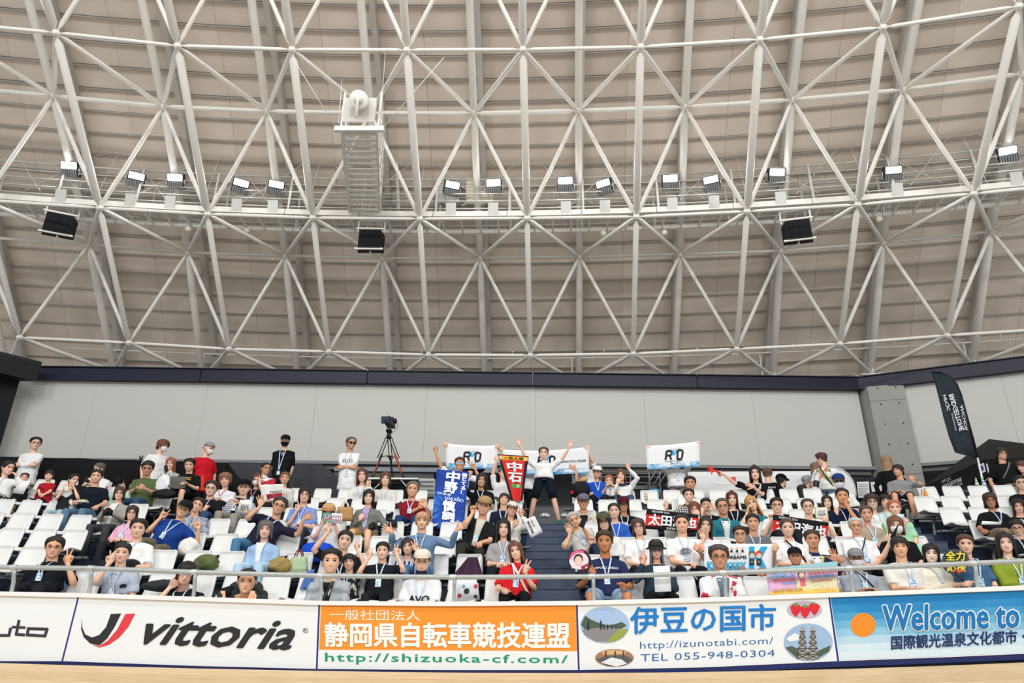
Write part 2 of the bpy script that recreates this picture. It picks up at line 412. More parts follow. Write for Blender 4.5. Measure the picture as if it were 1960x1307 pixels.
wall = thing('wall_back', (0, 18.9, 3.9), kind='structure')
def wall_panels(a, b, w, name='wall_panel', off=0):
    d = (b - a).normalized(); nrm = Vector((-d.y, d.x, 0)); L = (b - a).length; n = max(1, round((L - off) / w)); xs = [0] + [off + (L - off) * k / n for k in range(0 if off else 1, n + 1)]
    for x0, x1 in zip(xs, xs[1:]):
        p = a + d * (x0 + .002); q = a + d * (x1 - .002); mb = MB(); mb.box(((p + q) / 2).xy.to_3d() + nrm * .06 + Vector((0, 0, (ZW + .1 + 3.9) / 2)), (q - p) / 2, nrm * .05, (0, 0, (ZW + .1 - 3.9) / 2))
        put(name, mb, wallm, wall, smooth=False)
wlx = wl + (wl - wr).normalized() * 1.3
wall_panels(wlx, wr, 3.05)
d2 = (we - wr).normalized(); wall_panels(wr + d2 * .9, we, 3.2)
mb = MB(); d = (wr - wl).normalized(); nrm = Vector((-d.y, d.x, 0))
mb.box((wlx + wr) / 2 * 1 + nrm * .13 + Vector((0, 0, -1.1)), (wr - wlx) / 2, nrm * .015, (0, 0, 1.2)); mb.box((wr + we) / 2 + Vector((-d2.y, d2.x, 0)) * .13 + Vector((0, 0, -1.1)), (we - wr) / 2, Vector((-d2.y, d2.x, 0)) * .015, (0, 0, 1.2))
put('wall_backing', mb, mat('#6e6f6c', .8), wall, smooth=False)
# soffit and recessed concourse wall below the cladding
rec = mat('#8b8e91', .8, 0, .05, 20); recd = mat('#2b2d31', .8)
mb = MB()
for a, b, o in ((wlx, wr, nrm), (wr, we, Vector((-d2.y, d2.x, 0)))):
    mb.box((a + b) / 2 + o * 1.0 + Vector((0, 0, 3.86 - ZW)), (b - a) / 2 + (b - a).normalized() * .2, o * 1.0, (0, 0, .04))
put('soffit', mb, rec, wall, smooth=False)
mb = MB()
for a, b, o in ((wlx, wr, nrm), (wr, we, Vector((-d2.y, d2.x, 0)))):
    mb.box((a + b) / 2 + o * 2.0 + Vector((0, 0, 2.8 - ZW)), (b - a) / 2 + (b - a).normalized() * 1.2, o * .08, (0, 0, 1.15))
put('concourse_wall', mb, rec, wall, smooth=False)
# concrete pillar
pil = thing('pillar', wr, kind='structure')
pa = at_z(1657, 747, ZW) * (17.95 / at_z(1657, 747, ZW).y); 
pA = wr + Vector((.1, -.35, 0)); pB = pA + Vector((.86, -.22, 0)); zf = 1.7
mb = MB(); back = Vector((.25, 1.6, 0))
vs = [Vector((p.x, p.y, z)) for z in (zf, ZW + .02) for p in (pA, pB, pB + back, pA + Vector((-.12, 1.6, 0)))]
mb.add(vs, [(0, 1, 5, 4), (1, 2, 6, 5), (2, 3, 7, 6), (3, 0, 4, 7), (4, 5, 6, 7), (3, 2, 1, 0)])
conc = mat('#a3a39e', .85, 0, .15, 25, var=.08, ps=2.5)
put('pillar_shaft', mb, conc, pil, smooth=False)
pn = Vector((pB.y - pA.y, -(pB.x - pA.x), 0)).normalized()
for z in (2.75, 3.3, 3.85, 4.4, 4.95, 5.5, 5.95):
    for u in (.28, .78):
        c = pA + (pB - pA) * u; mb = MB(); mb.tube([Vector((c.x, c.y, z)), Vector((c.x, c.y, z)) + pn * .006], .022, 10, False); put('form_tie_hole', mb, mat('#4a4a47'), pil)
for z in (3.6, 5.6):
    c = (pA + pB) / 2; mb = MB(); mb.box(Vector((c.x, c.y, z)) + pn * .001, (pB - pA) / 2, pn * .003, (0, 0, .006)); put('pour_joint', mb, mat('#6d6d69'), pil, smooth=False)
# black side wall at left with its edge beam
wL = thing('wall_left', wl + Vector((-.6, 0, 0)), kind='structure')
c0 = at_r(35, 738, 77.4); cdir = Vector((-.75, -1, 0)).normalized(); mb = MB()
side = Vector((-cdir.y, cdir.x, 0))
c1 = c0 + cdir * 12
mb.add([(c0.x, c0.y, 1.6), (c1.x, c1.y, 1.6), (c1.x, c1.y, 6.3), (c0.x, c0.y, 6.3), (c0.x - .3, c0.y + .1, 1.6), (c1.x - .3, c1.y + .1, 1.6), (c1.x - .3, c1.y + .1, 6.3), (c0.x - .3, c0.y + .1, 6.3)],
       [(0, 1, 2, 3), (7, 6, 5, 4), (0, 3, 7, 4), (3, 2, 6, 7)])
blk = mat('#15171a', .7); put('black_cladding', mb, blk, wL, smooth=False)
e0 = at_r(69, 728, 77.2); mb = MB(); e1 = e0 + cdir * 12; t = Vector((0, 0, .42))
mb.box((e0 + e1) / 2 + Vector((-.36, .0, .22)), (e1 - e0) / 2, (.38, 0, 0), (0, 0, .24)); put('edge_beam', mb, mat('#191b1f', .6), wL, smooth=False)
mb = MB(); mb.box((e0 + e1) / 2 + Vector((-.1, .0, .49)), (e1 - e0) / 2, (.12, 0, 0), (0, 0, .03)); put('beam_flange', mb, mat('#23262c', .5), wL, smooth=False)
# ---- floor: banked timber track, the stepped stand, the concourse behind it
floor = thing('floor', (0, 8, -.6), kind='structure')
trk = [mat('#e2c79f', .42, 0, .03, 30, 'wood', '#cfae82'), mat('#dcc095', .42, 0, .03, 30, 'wood', '#c9a87c')]
RB = 68.0 - 0.18                                     # foot of the advertising wall
def bz(x): return -.50 + (.0046 * (x + .9) ** 2 if x > -.9 else .0026 * (x + .9) ** 2)   # the track rises towards the bends
for k in range(16):                                  # planks run along the track
    r0 = RB - .19 * k; r1 = r0 - .184; mb = MB(); g = [[], []]
    for q in range(25):
        a = -12 + q
        for gi, r in ((0, r0), (1, r1)):
            p = ring(a, r, 0); p.z = bz(p.x) - (RB - r) * .3; g[gi].append(p)
    mb.slab(g, -.03, (0, 0, 1)); put('plank', mb, trk[k % 2], floor, smooth=False)
mb = MB(); g = [[], []]
for q in range(25):
    a = -12 + q
    for gi, r in ((0, RB + .1), (1, RB - 7)):
        p = ring(a, r, 0); p.z = bz(p.x) - (RB - r) * .3 - .035; g[gi].append(p)
mb.slab(g, -.02, (0, 0, 1)); put('track_bed', mb, mat('#8b7355', .8), floor, smooth=False)
stepm = mat('#525c70', .75, 0, .15, 60, var=.06, ps=6); stepd = mat('#2c394d', .75, 0, .15, 60)
stand = thing('grandstand', (0, 11, -.3), kind='structure')
for k in range(0, 8):                                # tiers
    mb = MB(); g = []
    r0 = rr(k) + .22 if k else rr(1) - .75; r1 = rr(k + 1) + .25 if k < 7 else rr(7) + .42
    rings = []
    for q in range(49):
        a = -12 + q * .5; p = ring(a, r0, 0); x = p.x; z = floor_z(max(k, 1) if k == 0 else k + 1, x) if k < 7 else floor_z(7, x) + .0
        if k == 0: z = floor_z(1, x)
        zb = z - .5; p1 = ring(a, r1, 0)
        rings.append([Vector((p.x, p.y, z)), Vector((p.x, p.y, zb)), Vector((p1.x, p1.y, zb)), Vector((p1.x, p1.y, z))])
    mb.loft(rings)
    if k < 7: put('tier', mb, stepd, stand, smooth=False)
mb = MB(); rings = []
for q in range(27):
    a = -12 + q; p = ring(a, rr(7) + .2, 0); z = floor_z(7, p.x); p1 = ring(a, rr(7) + 8, 0)
    rings.append([Vector((p.x, p.y, z)), Vector((p.x, p.y, z - .4)), Vector((p1.x, p1.y, z - .4)), Vector((p1.x, p1.y, z))])
mb.loft(rings); put('concourse_floor', mb, mat('#5c5f62', .7), stand, smooth=False)
AISLES = [(-5.9, -5.14), (.49, 1.27), (6.4, 7.16)]
for a0, a1 in AISLES:                                # a half step between every two tiers
    for k in range(1, 8):
        for h in (0, 1):
            x = ring((a0 + a1) / 2, rr(k), 0).x; z = floor_z(k, x) + .004 - (RISE / 2 if h == 0 else 0)
            r0 = rr(k) - (1.13 if h == 0 else .685)
            if k == 1: r0 += .36
            r1 = r0 + .46; rings = []; mb = MB()
            for q in range(4):
                a = a0 + (a1 - a0) * q / 3; p = ring(a, r0, 0); p1 = ring(a, r1, 0)
                rings.append([Vector((p.x, p.y, z)), Vector((p.x, p.y, z - RISE / 2)), Vector((p1.x, p1.y, z - RISE / 2)), Vector((p1.x, p1.y, z))])
            mb.loft(rings); put('aisle_step', mb, stepm, stand, smooth=False)
            mb = MB(); p = ring(a0, r0 - .004, z - .008); q_ = ring(a1, r0 - .004, z - .008); mb.box((p + q_) / 2, (q_ - p) / 2, radial(p) * .006, (0, 0, .009)); put('step_nosing', mb, mat('#4a5a74', .6), stand, smooth=False)
# ================================================================ boards, railing, catwalk, lights
RBo = 68.0 - .12                                     # face of the advertising wall
def onb(px, py, d=0.0): p = at_r(px, py, RBo - d); return p
TOPE = [(0,1139),(150,1142),(370,1149),(611,1157),(860,1159),(1104,1157),(1350,1151),(1587,1142),(1800,1134),(1960,1128),(2100,1121)]
BOTE = [(0,1269),(118,1269),(370,1278),(606,1284),(860,1286),(1108,1286),(1350,1281),(1605,1269),(1800,1262),(1960,1255),(2150,1246)]
def edge(E, x):
    if x <= E[0][0]: (x0, y0), (x1, y1) = E[0], E[1]
    else:
        for (x0, y0), (x1, y1) in zip(E, E[1:]):
            if x <= x1: break
    return y0 + (y1 - y0) * (x - x0) / (x1 - x0)
def topxy(t): return t, edge(TOPE, t)
splits = [(-70, -100), (150, 118), (611, 606), (1104, 1108), (1587, 1605), (2080, 2130)]
blab = ['white board with dark grey square lettering, cut off by the left picture edge', 'white board with slanted black lettering and a black and red swoosh', 'orange and white board with white Japanese characters and a green web address',
        'white board with blue Japanese characters, small oval photos of cyclists and strawberries', 'blue water board with large blue and white welcome lettering at the right']
bm_white = mat('#eff4f7', .35, 0, .03, 5, var=.01)
boards = []
for k in range(5):
    (xt0, xb0), (xt1, xb1) = splits[k], splits[k + 1]
    t = thing('advertising_board', onb((xb0 + xb1) / 2, edge(BOTE, (xb0 + xb1) / 2)), blab[k], 'advertising board', 'advertising boards along the track')
    boards.append(t)
    def bf(u, v, d=0.0, xt0=xt0, xt1=xt1, xb0=xb0, xb1=xb1):
        tx = xt0 + (xt1 - xt0) * u; bx = xb0 + (xb1 - xb0) * u
        x = bx + (tx - bx) * v; y = edge(BOTE, bx) + (edge(TOPE, tx) - edge(BOTE, bx)) * v
        return onb(x, y, d)
    t_fn = bf
    m = bm_white
    mb = MB(); g = [[bf(.0035 + .993 * i / 16, .03 + .97 * j / 4) for j in range(5)] for i in range(17)]
    mb.slab(g, .03, (0, 1, 0)); put('board_sheet', mb, m, t, smooth=False)
    for nm, v0, v1, mm in (('bottom_strip', -.055, .028, mat('#252f66', .5)),):
        mb = MB(); g = [[bf(i / 16, v0 + (v1 - v0) * j, -.005) for j in range(2)] for i in range(17)]
        mb.slab(g, .03, (0, 1, 0)); put(nm, mb, mm, t, smooth=False)
    mb = MB(); g = [[bf(i * .007 - .0035, .0 + j * .25, .001) for j in range(5)] for i in range(2)]
    mb.slab(g, .02, (0, 1, 0)); put('joint_strip', mb, mat('#2b3a86', .5), t, smooth=False)
# white capping plank on the wall, in lengths
cap = thing('wall_capping', onb(900, 1150, 0), 'narrow white capping plank running along the top of the advertising boards', 'capping')
capm = mat('#f3f4f4', .55, 0, 0, 5, var=.02)
for k in range(8):
    mb = MB(); rings = []
    for q in range(5):
        x = -60 + (k * 4 + q) * 68.5; a = onb(x, edge(TOPE, x) + 1, .03); n = radial(a); b = a + n * .26 + Vector((0, 0, .0))
        e = .004 if q == 0 else 0
        rings.append([a, a + Vector((0, 0, .045)), b + Vector((0, 0, .045)), b])
    mb.loft(rings); put('plank', mb, capm, cap, smooth=False)
wall_base = thing('trim_2', onb(900, 1280), kind='structure')    # plinth behind the boards
mb = MB(); g = [[onb(x, edge(TOPE if j else BOTE, x) + (4 if j else 6), -.05) for j in range(2)] for x in range(-100, 2150, 75)]
mb.slab(g, .12, (0, 1, 0)); put('plinth', mb, mat('#9a9a96', .8), wall_base, smooth=False)
# printed matter on the boards (all lies on the sheets)
def bq(*q, d=.0035): f = quadmap(q); return lambda u, v: onb(*f(u, v), d)
DK = mat('#2e2d30', .5); B1 = boards[1]
letters('vittoria', bq((290,1180),(578,1191),(553,1243),(262,1231)), DK, B1, .04, .12)
pxp = lambda u, v: onb(u, v, .0035)
poly([(157,1184),(157,1200),(163,1214),(176,1220),(190,1215),(203,1200),(212,1175),(232,1174),(219,1200),(205,1222),(190,1235),(172,1231),(160,1219),(155,1203)][::-1], pxp, DK, B1, 'swoosh')
poly([(240,1175),(259,1174),(246,1199),(228,1220),(208,1234),(190,1239),(174,1233),(190,1236),(206,1226),(224,1205)][::-1], lambda u, v: onb(u, v, .0045), mat('#e2414c', .5), B1, 'swoosh')
letters('®', bq((579,1201),(590,1202),(590,1212),(579,1211)), DK, B1)
GR = mat('#3c3a3d', .5)
for q in ([(-60,1200),(-20,1200),(-24,1219),(-64,1219)],): pass
def stroke(pts, w, fn, m, parent):
    for (x0, y0), (x1, y1) in zip(pts, pts[1:]):
        L = math.hypot(x1 - x0, y1 - y0); nx, ny = -(y1 - y0) / L * w, (x1 - x0) / L * w; ex, ey = (x1 - x0) / L * w * .7, (y1 - y0) / L * w * .7
        poly([(x0 - ex + nx, y0 - ey + ny), (x1 + ex + nx, y1 + ey + ny), (x1 + ex - nx, y1 + ey - ny), (x0 - ex - nx, y0 - ey - ny)], fn, m, parent, 'lettering')
px_fn = lambda u, v: onb(u, v, .0035)
stroke([(-2,1216),(17,1216),(20,1203)], 2.8, px_fn, GR, boards[0]); stroke([(-34,1202),(-38,1214),(-2,1216)], 2.8, px_fn, GR, boards[0])
stroke([(36,1188),(31,1214),(46,1215)], 2.8, px_fn, GR, boards[0]); stroke([(24,1200),(47,1201)], 2.4, px_fn, GR, boards[0])
stroke([(54,1203),(90,1204),(86,1217),(52,1215),(54,1203)], 2.8, px_fn, GR, boards[0])
B2 = boards[2]
orange = mat('#f79a35', .4)
mb = MB(); f = bq((614,1159),(1102,1159.5),(1105,1246),(611,1243), d=.002); mb.add([f(i / 16, j) for i in range(17) for j in (0, 1)], [(2 * i, 2 * i + 2, 2 * i + 3, 2 * i + 1) for i in range(16)]); put('orange_field', mb, orange, B2, smooth=False)
letters('一般社団法人', bq((631,1166),(804,1168),(804,1188),(631,1186)), mat('#fdf6ea'), B2, .0)
letters('静岡県自転車競技連盟', bq((622,1192),(1090,1192),(1090,1240),(622,1237)), mat('#fffdf8'), B2, .03)
letters('http://shizuoka-cf.com/', bq((622,1249),(1087,1254),(1087,1274),(622,1271)), mat('#0f9d6b'), B2, .012, 0, 1.15)
B3 = boards[3]; blue = mat('#1a7fd0')
letters('伊豆の国市', bq((1207,1162),(1484,1156),(1484,1205),(1207,1213)), blue, B3, .022)
letters('http://izunotabi.com/', bq((1225,1228),(1480,1219),(1480,1236),(1225,1246)), mat('#2b6fb0'), B3, -.004, 0, 1.05)
letters('TEL 055-948-0304', bq((1226,1252),(1483,1243),(1483,1256),(1226,1266)), mat('#2b6fb0'), B3, -.004, 0, 1.05)
def oval(cx, cy, rx, ry, m, d=.003): mb = MB(); p = ell(cx, cy, rx, ry, 32); mb.add([onb(x, y, d) for x, y in p], [tuple(range(32))[::-1]]); return put('oval_photo', mb, m, B3, smooth=False)
def clipoval(pts, cx, cy, rx, ry): 
    out = []
    for x, y in pts:
        dx, dy = (x - cx) / rx, (y - cy) / ry; L = math.hypot(dx, dy); k = min(1, .985 / L) if L > 0 else 1; out.append((cx + dx * k * rx, cy + dy * k * ry))
    return out
def pic(pts, o, m, d=.0045): poly(clipoval(pts, *o), lambda u, v: onb(u, v, d), m, B3, 'printed_shape')
o = (1158, 1196, 47, 35); oval(*o, mat('#a9c5ea'))
pic([(1111,1195),(1120,1178),(1132,1186),(1146,1192),(1160,1196),(1175,1195),(1190,1190),(1200,1197),(1190,1203),(1120,1206)], o, mat('#4f6250'))
pic([(1118,1218),(1112,1206),(1150,1200),(1185,1203),(1192,1208),(1160,1228),(1140,1229)], o, mat('#8d8c90'), .005)
pic([(1160,1229),(1185,1204),(1204,1204),(1196,1220),(1178,1229)], o, mat('#98a851'), .0055)
for x, y, h in ((1126,1190,22),(1150,1190,20),(1163,1196,12),(1171,1197,10),(1179,1197,8),(1156,1196,12)):
    pic([(x-2.5*h/20,y+h*.5),(x-1.5*h/20,y),(x,y-h*.22),(x+1.5*h/20,y),(x+2.5*h/20,y+h*.5),(x+1*h/20,y+h*.75),(x-1*h/20,y+h*.75)], o, mat('#2c3145'), .0065)
o = (1176, 1259, 37, 17); oval(*o, mat('#a97c63'))
pic([(1140,1262),(1160,1255),(1195,1254),(1212,1262),(1196,1275),(1160,1275)], o, mat('#5d6066')); pic([(1150,1268),(1170,1258),(1190,1262),(1200,1270),(1180,1276)], o, mat('#e9eef2'), .005)
pic([(1150,1247),(1175,1243),(1200,1247),(1196,1252),(1155,1253)], o, mat('#d9b67e'), .005)
for x in (1158, 1176, 1192): pic([(x,1246),(x+3,1246),(x+3,1258),(x,1258)], o, mat('#5b3b2c'), .0055)
o = (1540, 1167, 34, 17); oval(*o, mat('#c5b9cf'))
for x, y in ((1523,1168),(1541,1171),(1559,1165)):
    pic([(x-11,y-6),(x-6,y-11),(x+6,y-11),(x+11,y-6),(x+7,y+5),(x,y+13),(x-7,y+5)], o, mat('#d92b39'), .005); pic([(x-6,y-11),(x,y-7),(x+6,y-11),(x+2,y-14),(x-2,y-14)], o, mat('#6f9a4c'), .006)
o = (1547, 1229, 47, 36); oval(*o, mat('#9fbfdf'))
pic([(1500,1240),(1515,1236),(1535,1245),(1560,1248),(1590,1235),(1595,1250),(1560,1266),(1525,1264)], o, mat('#53624f'))
pic([(1505,1222),(1520,1212),(1530,1215),(1528,1225),(1512,1228)], o, mat('#eef2f6'), .005)
for x in (1536, 1556):
    pic([(x-9,1262),(x-4,1205),(x-2,1199),(x+2,1199),(x+4,1205),(x+11,1262)], o, mat('#a9a39d'), .0055)
    for k in range(5):
        y = 1208 + k * 11; w = 4.5 + k * 1.5; stroke([(x - w, y + 9), (x + w, y)], .7, lambda u, v: onb(u, v, .0065), mat('#33323a'), B3); stroke([(x - w, y), (x + w, y + 9)], .7, lambda u, v: onb(u, v, .0066), mat('#33323a'), B3)
        stroke([(x - w, y), (x + w, y)], .7, lambda u, v: onb(u, v, .0067), mat('#33323a'), B3)
B4 = boards[4]
sea = mat('#1f86c6', .4, 0, 0, 5, 'fade', '#57b3dd', 1.8); sea2 = mat('#7cc4e4', .4, 0, 0, 5, 'fade', '#cfe8f3', 1.6)
bands = ['#1c7dbd', '#2386c4', '#3896cd', '#56a9d6', '#7abde0', '#9ccfe9', '#bfe0f0', '#dceef6']
for nm, y0, y1, m_ in [('sea_field', k / 8, (k + 1) / 8, mat(c, .4, 0, 0, 5, 'fade', bands[min(7, k + 1)], 2.2)) for k, c in enumerate(bands)]:
    mb = MB(); n = 12
    for i in range(n + 1):
        x = 1590 + (2075 - 1590) * i / n; xb = 1608 + (2125 - 1608) * i / n
        for vv in (y0, y1): X = x + (xb - x) * vv; mb.v.append(tuple(onb(X, edge(TOPE, x) + 2 + (edge(BOTE, xb) - edge(TOPE, x) - 8) * vv, .002)))
    mb.f = [(2 * i, 2 * i + 1, 2 * i + 3, 2 * i + 2) for i in range(n)]; mb.mi = [0] * n
    put(nm, mb, m_, B4, smooth=False)
wq = ((1690,1158),(1945,1153),(1945,1202),(1690,1208))
letters('Welcome to', bq((1690,1160),(1950,1152),(1950,1201),(1690,1207)), mat('#ffffff'), B4, .085)
letters('Welcome to', bq((1690,1160),(1950,1152),(1950,1201),(1690,1207), d=.012), mat('#1378bd'), B4, .035)
letters('国際観光温泉文化都市・', bq((1706,1217),(1962,1205),(1962,1230),(1706,1243), d=.005), mat('#22356b'), B4, .025)
letters('I', bq((1962,1150),(1975,1149),(1975,1201),(1962,1202), d=.005), mat('#0e6fb4'), B4, .03)
# the board's cartoon figure is a mascot, so only a plain orange disc stands in its place
mb = MB(); mb.add([onb(x, y, .004) for x, y in ell(1652, 1196, 24, 23, 28)], [tuple(range(28))[::-1]]); put('orange_disc', mb, mat('#f0912c'), B4, smooth=False)
# ---------------- railing in front of the first row
RRL = -CY + 8.28
RAIL = [(-60,1083),(27,1086),(174,1087.5),(372,1095),(613,1102),(867,1104.5),(1132,1103.5),(1383,1096.5),(1624,1087.5),(1861,1078),(2100,1067)]
rail = thing('guard_rail', at_r(980, 1150, RRL), 'galvanised tubular guard rail on posts in front of the first row', 'railing')
galv = mat('#b3b8b6', .45, .35, .25, 14, var=.12, ps=12)
pts = [at_r(x, y, RRL) for x, y in RAIL]
for a, b in zip(pts, pts[1:]):
    mb = MB(); d = (b - a).normalized(); mb.tube([a + d * .004, (a + b) / 2, b - d * .004], .0275, 12, False); put('rail_tube', mb, galv, rail, auto=.9)
for x, y in RAIL[1:-1]:
    p = at_r(x, y, RRL); n = radial(p); lat = Vector((n.y, -n.x, 0)); mb = MB()
    mb.tube([p - lat * .034, p + lat * .034], .0335, 12, False); put('clamp', mb, mat('#c9cccb', .4, .5), rail, auto=.9)
    mb = MB(); o = p + lat * .02
    mb.tube([o - Vector((0, 0, .02)), o + Vector((0, 0, -.07)) - n * .004, o + Vector((0, 0, -.16)) + n * .03, o + Vector((0, 0, -.26)) + n * .04, o + Vector((0, 0, -.75)) + n * .04], .0225, 10, False); put('post', mb, galv, rail)
# ---------------- catwalk ring
CWM = mat('#c2c1bb', .5)
cat_ = thing('catwalk', ring(0, 75.1, 9.7), 'long white service catwalk with railings carrying the floodlights', 'catwalk')
RC, RC2, ZC = -CY + 15.0, -CY + 15.85, 9.72
def lift(x): return 0.0
def cring(a, r, z): p = ring(a, r, z); return p
for k in range(-7, 8):
    a0, a1 = k * 1.75, (k + 1) * 1.75 - .015
    for nm, r, z, hw, hh in (('channel', RC, ZC, .03, .075), ('channel', RC2, ZC, .025, .06)):
        mb = MB(); rg = []
        for q in range(3):
            c = cring(a0 + (a1 - a0) * q / 2, r, z); n = radial(c); rg.append([c + n * hw + Vector((0, 0, hh)), c - n * hw + Vector((0, 0, hh)), c - n * hw - Vector((0, 0, hh)), c + n * hw - Vector((0, 0, hh))])
        mb.loft(rg); put(nm, mb, PAINT, cat_, smooth=False)
    # expanded-metal floor: cross bearers and a lattice, joined
    mb = MB()
    for q in range(4):
        c = cring(a0 + .2 + q * .44, (RC + RC2) / 2, ZC - .03); n = radial(c); lat = Vector((n.y, -n.x, 0)); mb.box(c, n * .41, lat * .018, (0, 0, .03))
    put('bearer', mb, PAINT, cat_, smooth=False, kind='stuff')
    mb = MB()
    for q in range(36):
        for s in (1, -1):
            a = a0 + q * .0487; p = cring(a, RC + .04, ZC); p2 = cring(a + s * .24, RC2 - .04, ZC); d = (p2 - p).normalized(); w = Vector((d.y, -d.x, 0)) * .006
            mb.add([p - w, p + w, p2 + w, p2 - w], [(0, 1, 2, 3)])
    put('floor_mesh', mb, mat('#c9c7c0', .5), cat_, smooth=False, kind='stuff')
    for r, n_, z0 in ((RC + .02, 5, .16), (RC2, 5, .16)):
        for j in range(n_):
            z = ZC + .18 + j * .225; rad_ = .017 if j < n_ - 1 else .026
            mb = MB(); mb.tube([cring(a0, r, z), cring((a0 + a1) / 2, r, z), cring(a1, r, z)], rad_, 5, False); put('rail_bar', mb, CWM, cat_)
        mb = MB(); c = cring(a0 + .05, r, ZC); n = radial(c); lat = Vector((n.y, -n.x, 0)); mb.box(c + Vector((0, 0, .57)), lat * .025, n * .02, (0, 0, .56)); put('stanchion', mb, CWM, cat_, smooth=False)
# cable bundle lying on the catwalk
cb = MB()
for j in range(4):
    p_ = [cring(-12 + q * .8, RC + .1 + j * .03, ZC + .09 + .02 * sin(q * 1.7 + j)) for q in range(31)]; cb.tube(p_, .012, 5)
put('cable_bundle', cb, mat('#9c9a7f', .7), cat_)
# hanger beam, gussets and rods
hb = thing('hanger_beam', ring(0, 75.4, 12.0), 'white hanger beam with gusset plates and thin tie rods above the catwalk', 'beam')
HB = [(-40,250),(40,258),(235,273),(428,284),(616,290),(814,293),(1000,293),(1120,290),(1210,288),(1300,276),(1412,263),(1620,258),(1830,240),(2000,222)]
RH = -CY + 15.6
HBp = [at_r(-60, 246, RH), at_r(235, 271, RH), at_r(616, 289, RH), at_r(1000, 293, RH), at_r(1405, 279, RH), at_r(1620, 262, RH), at_r(1820, 240, RH), at_r(2030, 212, RH)]
for a, b in zip(HBp, HBp[1:]):
    mb = MB(); d = (b - a) / 2; n = radial(a); mb.box((a + b) / 2, d * .998, n * .04, (0, 0, .07)); put('beam_length', mb, PAINT, hb, smooth=False)
def hy(x): return float(np.interp(x, [-60, 235, 616, 1000, 1405, 1620, 1820, 2030], [246, 271, 289, 293, 279, 262, 240, 212]))
for x in (8, 237, 428, 617, 815, 1010, 1208, 1405, 1620, 1830):
    p = at_r(x, hy(x) - 2, RH - .05); n = radial(p); lat = Vector((n.y, -n.x, 0)); mb = MB()
    q = [p + lat * sx + Vector((0, 0, sz)) for sx, sz in ((-.22, -.04), (-.09, .09), (.09, .09), (.22, -.04), (.1, -.12), (-.1, -.12))]
    mb.add(q + [v + n * .02 for v in q], [tuple(range(6)), tuple(range(6, 12))[::-1]] + [(i, i + 6, (i + 1) % 6 + 6, (i + 1) % 6) for i in range(6)]); put('gusset', mb, PAINT, hb, smooth=False)
    ph = (math.atan2(p.x - CX, p.y - CY)) * R1
    for s_ in (0, 1, -1):
        e = ring(ph + s_ * 1.55, RC, ZC + (.1 if s_ == 0 else .25)); mb = MB(); mb.tube([p - Vector((0, 0, .08)) + lat * -.0, e], .008, 5, False); put('tie_rod', mb, PAINT, hb)
# ---------------- gantry stairway running in towards the centre of the hall
def gpt(px, z): return at_z(px[0], px[1], z)
gan = thing('gantry', gpt((688, 246), 9.9), 'white ladder-like gantry with a round horn loudspeaker at its near end', 'gantry')
zG = 9.92; A0 = gpt((641, 247), zG); A1 = gpt((735, 247), zG); B0 = gpt((669, 402), zG - .12); B1_ = gpt((727, 404), zG - .12)
a0 = A0.lerp(A1, .14); a1 = A0.lerp(A1, .86)
gm = mat('#dcd8cf', .5)
for p, q in ((a0, B0), (a1, B1_)):
    mb = MB(); d = (q - p); mb.box((p + q) / 2, d / 2, d.normalized().cross(Vector((0, 0, 1))) * .025, (0, 0, .07)); put('side_channel', mb, PAINT, gan, smooth=False)
for k in range(15):
    t = (k + .6) / 15; p = a0.lerp(B0, t); q = a1.lerp(B1_, t); mb = MB(); mb.box((p + q) / 2 - Vector((0, 0, .03)), (q - p) / 2, (B0 - a0).normalized() * .03, (0, 0, .02)); put('rung', mb, PAINT, gan, smooth=False)
mb = MB()
for k in range(70):
    for s_ in (1, -1):
        t = k / 70; t2 = min(1, max(0, t + s_ * .1)); p = a0.lerp(B0, t); q = a1.lerp(B1_, t2); d = (q - p).normalized(); w = Vector((d.y, -d.x, 0)) * .006; u_ = Vector((0, 0, .005)); mb.add([p - w + u_, p + w + u_, q + w + u_, q - w + u_], [(0, 1, 2, 3)])
put('floor_mesh', mb, mat('#c9c7c0', .5), gan, smooth=False, kind='stuff')
mb = MB(); mb.box((A0 + A1) / 2 - Vector((0, 0, .0)), (A1 - A0) / 2, Vector((0, .04, 0)), (0, 0, .06)); put('end_beam', mb, PAINT, gan, smooth=False)
for p, q, s_ in ((a0, B0, -1), (a1, B1_, 1)):
    for t in (0, .2, .4, .6, .8):
        c = p.lerp(q, t); mb = MB(); mb.box(c + Vector((.02 * s_, 0, .5)), (.02, 0, 0), (0, .02, 0), (0, 0, .5)); put('stanchion', mb, PAINT, gan, smooth=False)
    for h in (.3, .55, .8, 1.02):
        mb = MB(); mb.tube([p + Vector((.02 * s_, 0, h)), q + Vector((.02 * s_, 0, h))], .018, 6, False); put('rail_bar', mb, PAINT, gan)
    for t in (.1, .5):
        mb = MB(); mb.tube([p.lerp(q, t) + Vector((.02 * s_, 0, .1)), p.lerp(q, t + .3) + Vector((.02 * s_, 0, 1))], .018, 6, False); put('brace', mb, PAINT, gan)
for (sx, sy, ex, ey) in ((641,242,560,110),(735,242,850,110),(648,236,655,150),(728,236,738,95)):
    p = at_z(sx, sy, zG + .05); q = at_r(ex, ey, 70.9 + (0 if ex < 600 or ex > 800 else .8)); mb = MB(); mb.tube([p, q], .008, 5, False); put('tie_rod', mb, PAINT, gan)
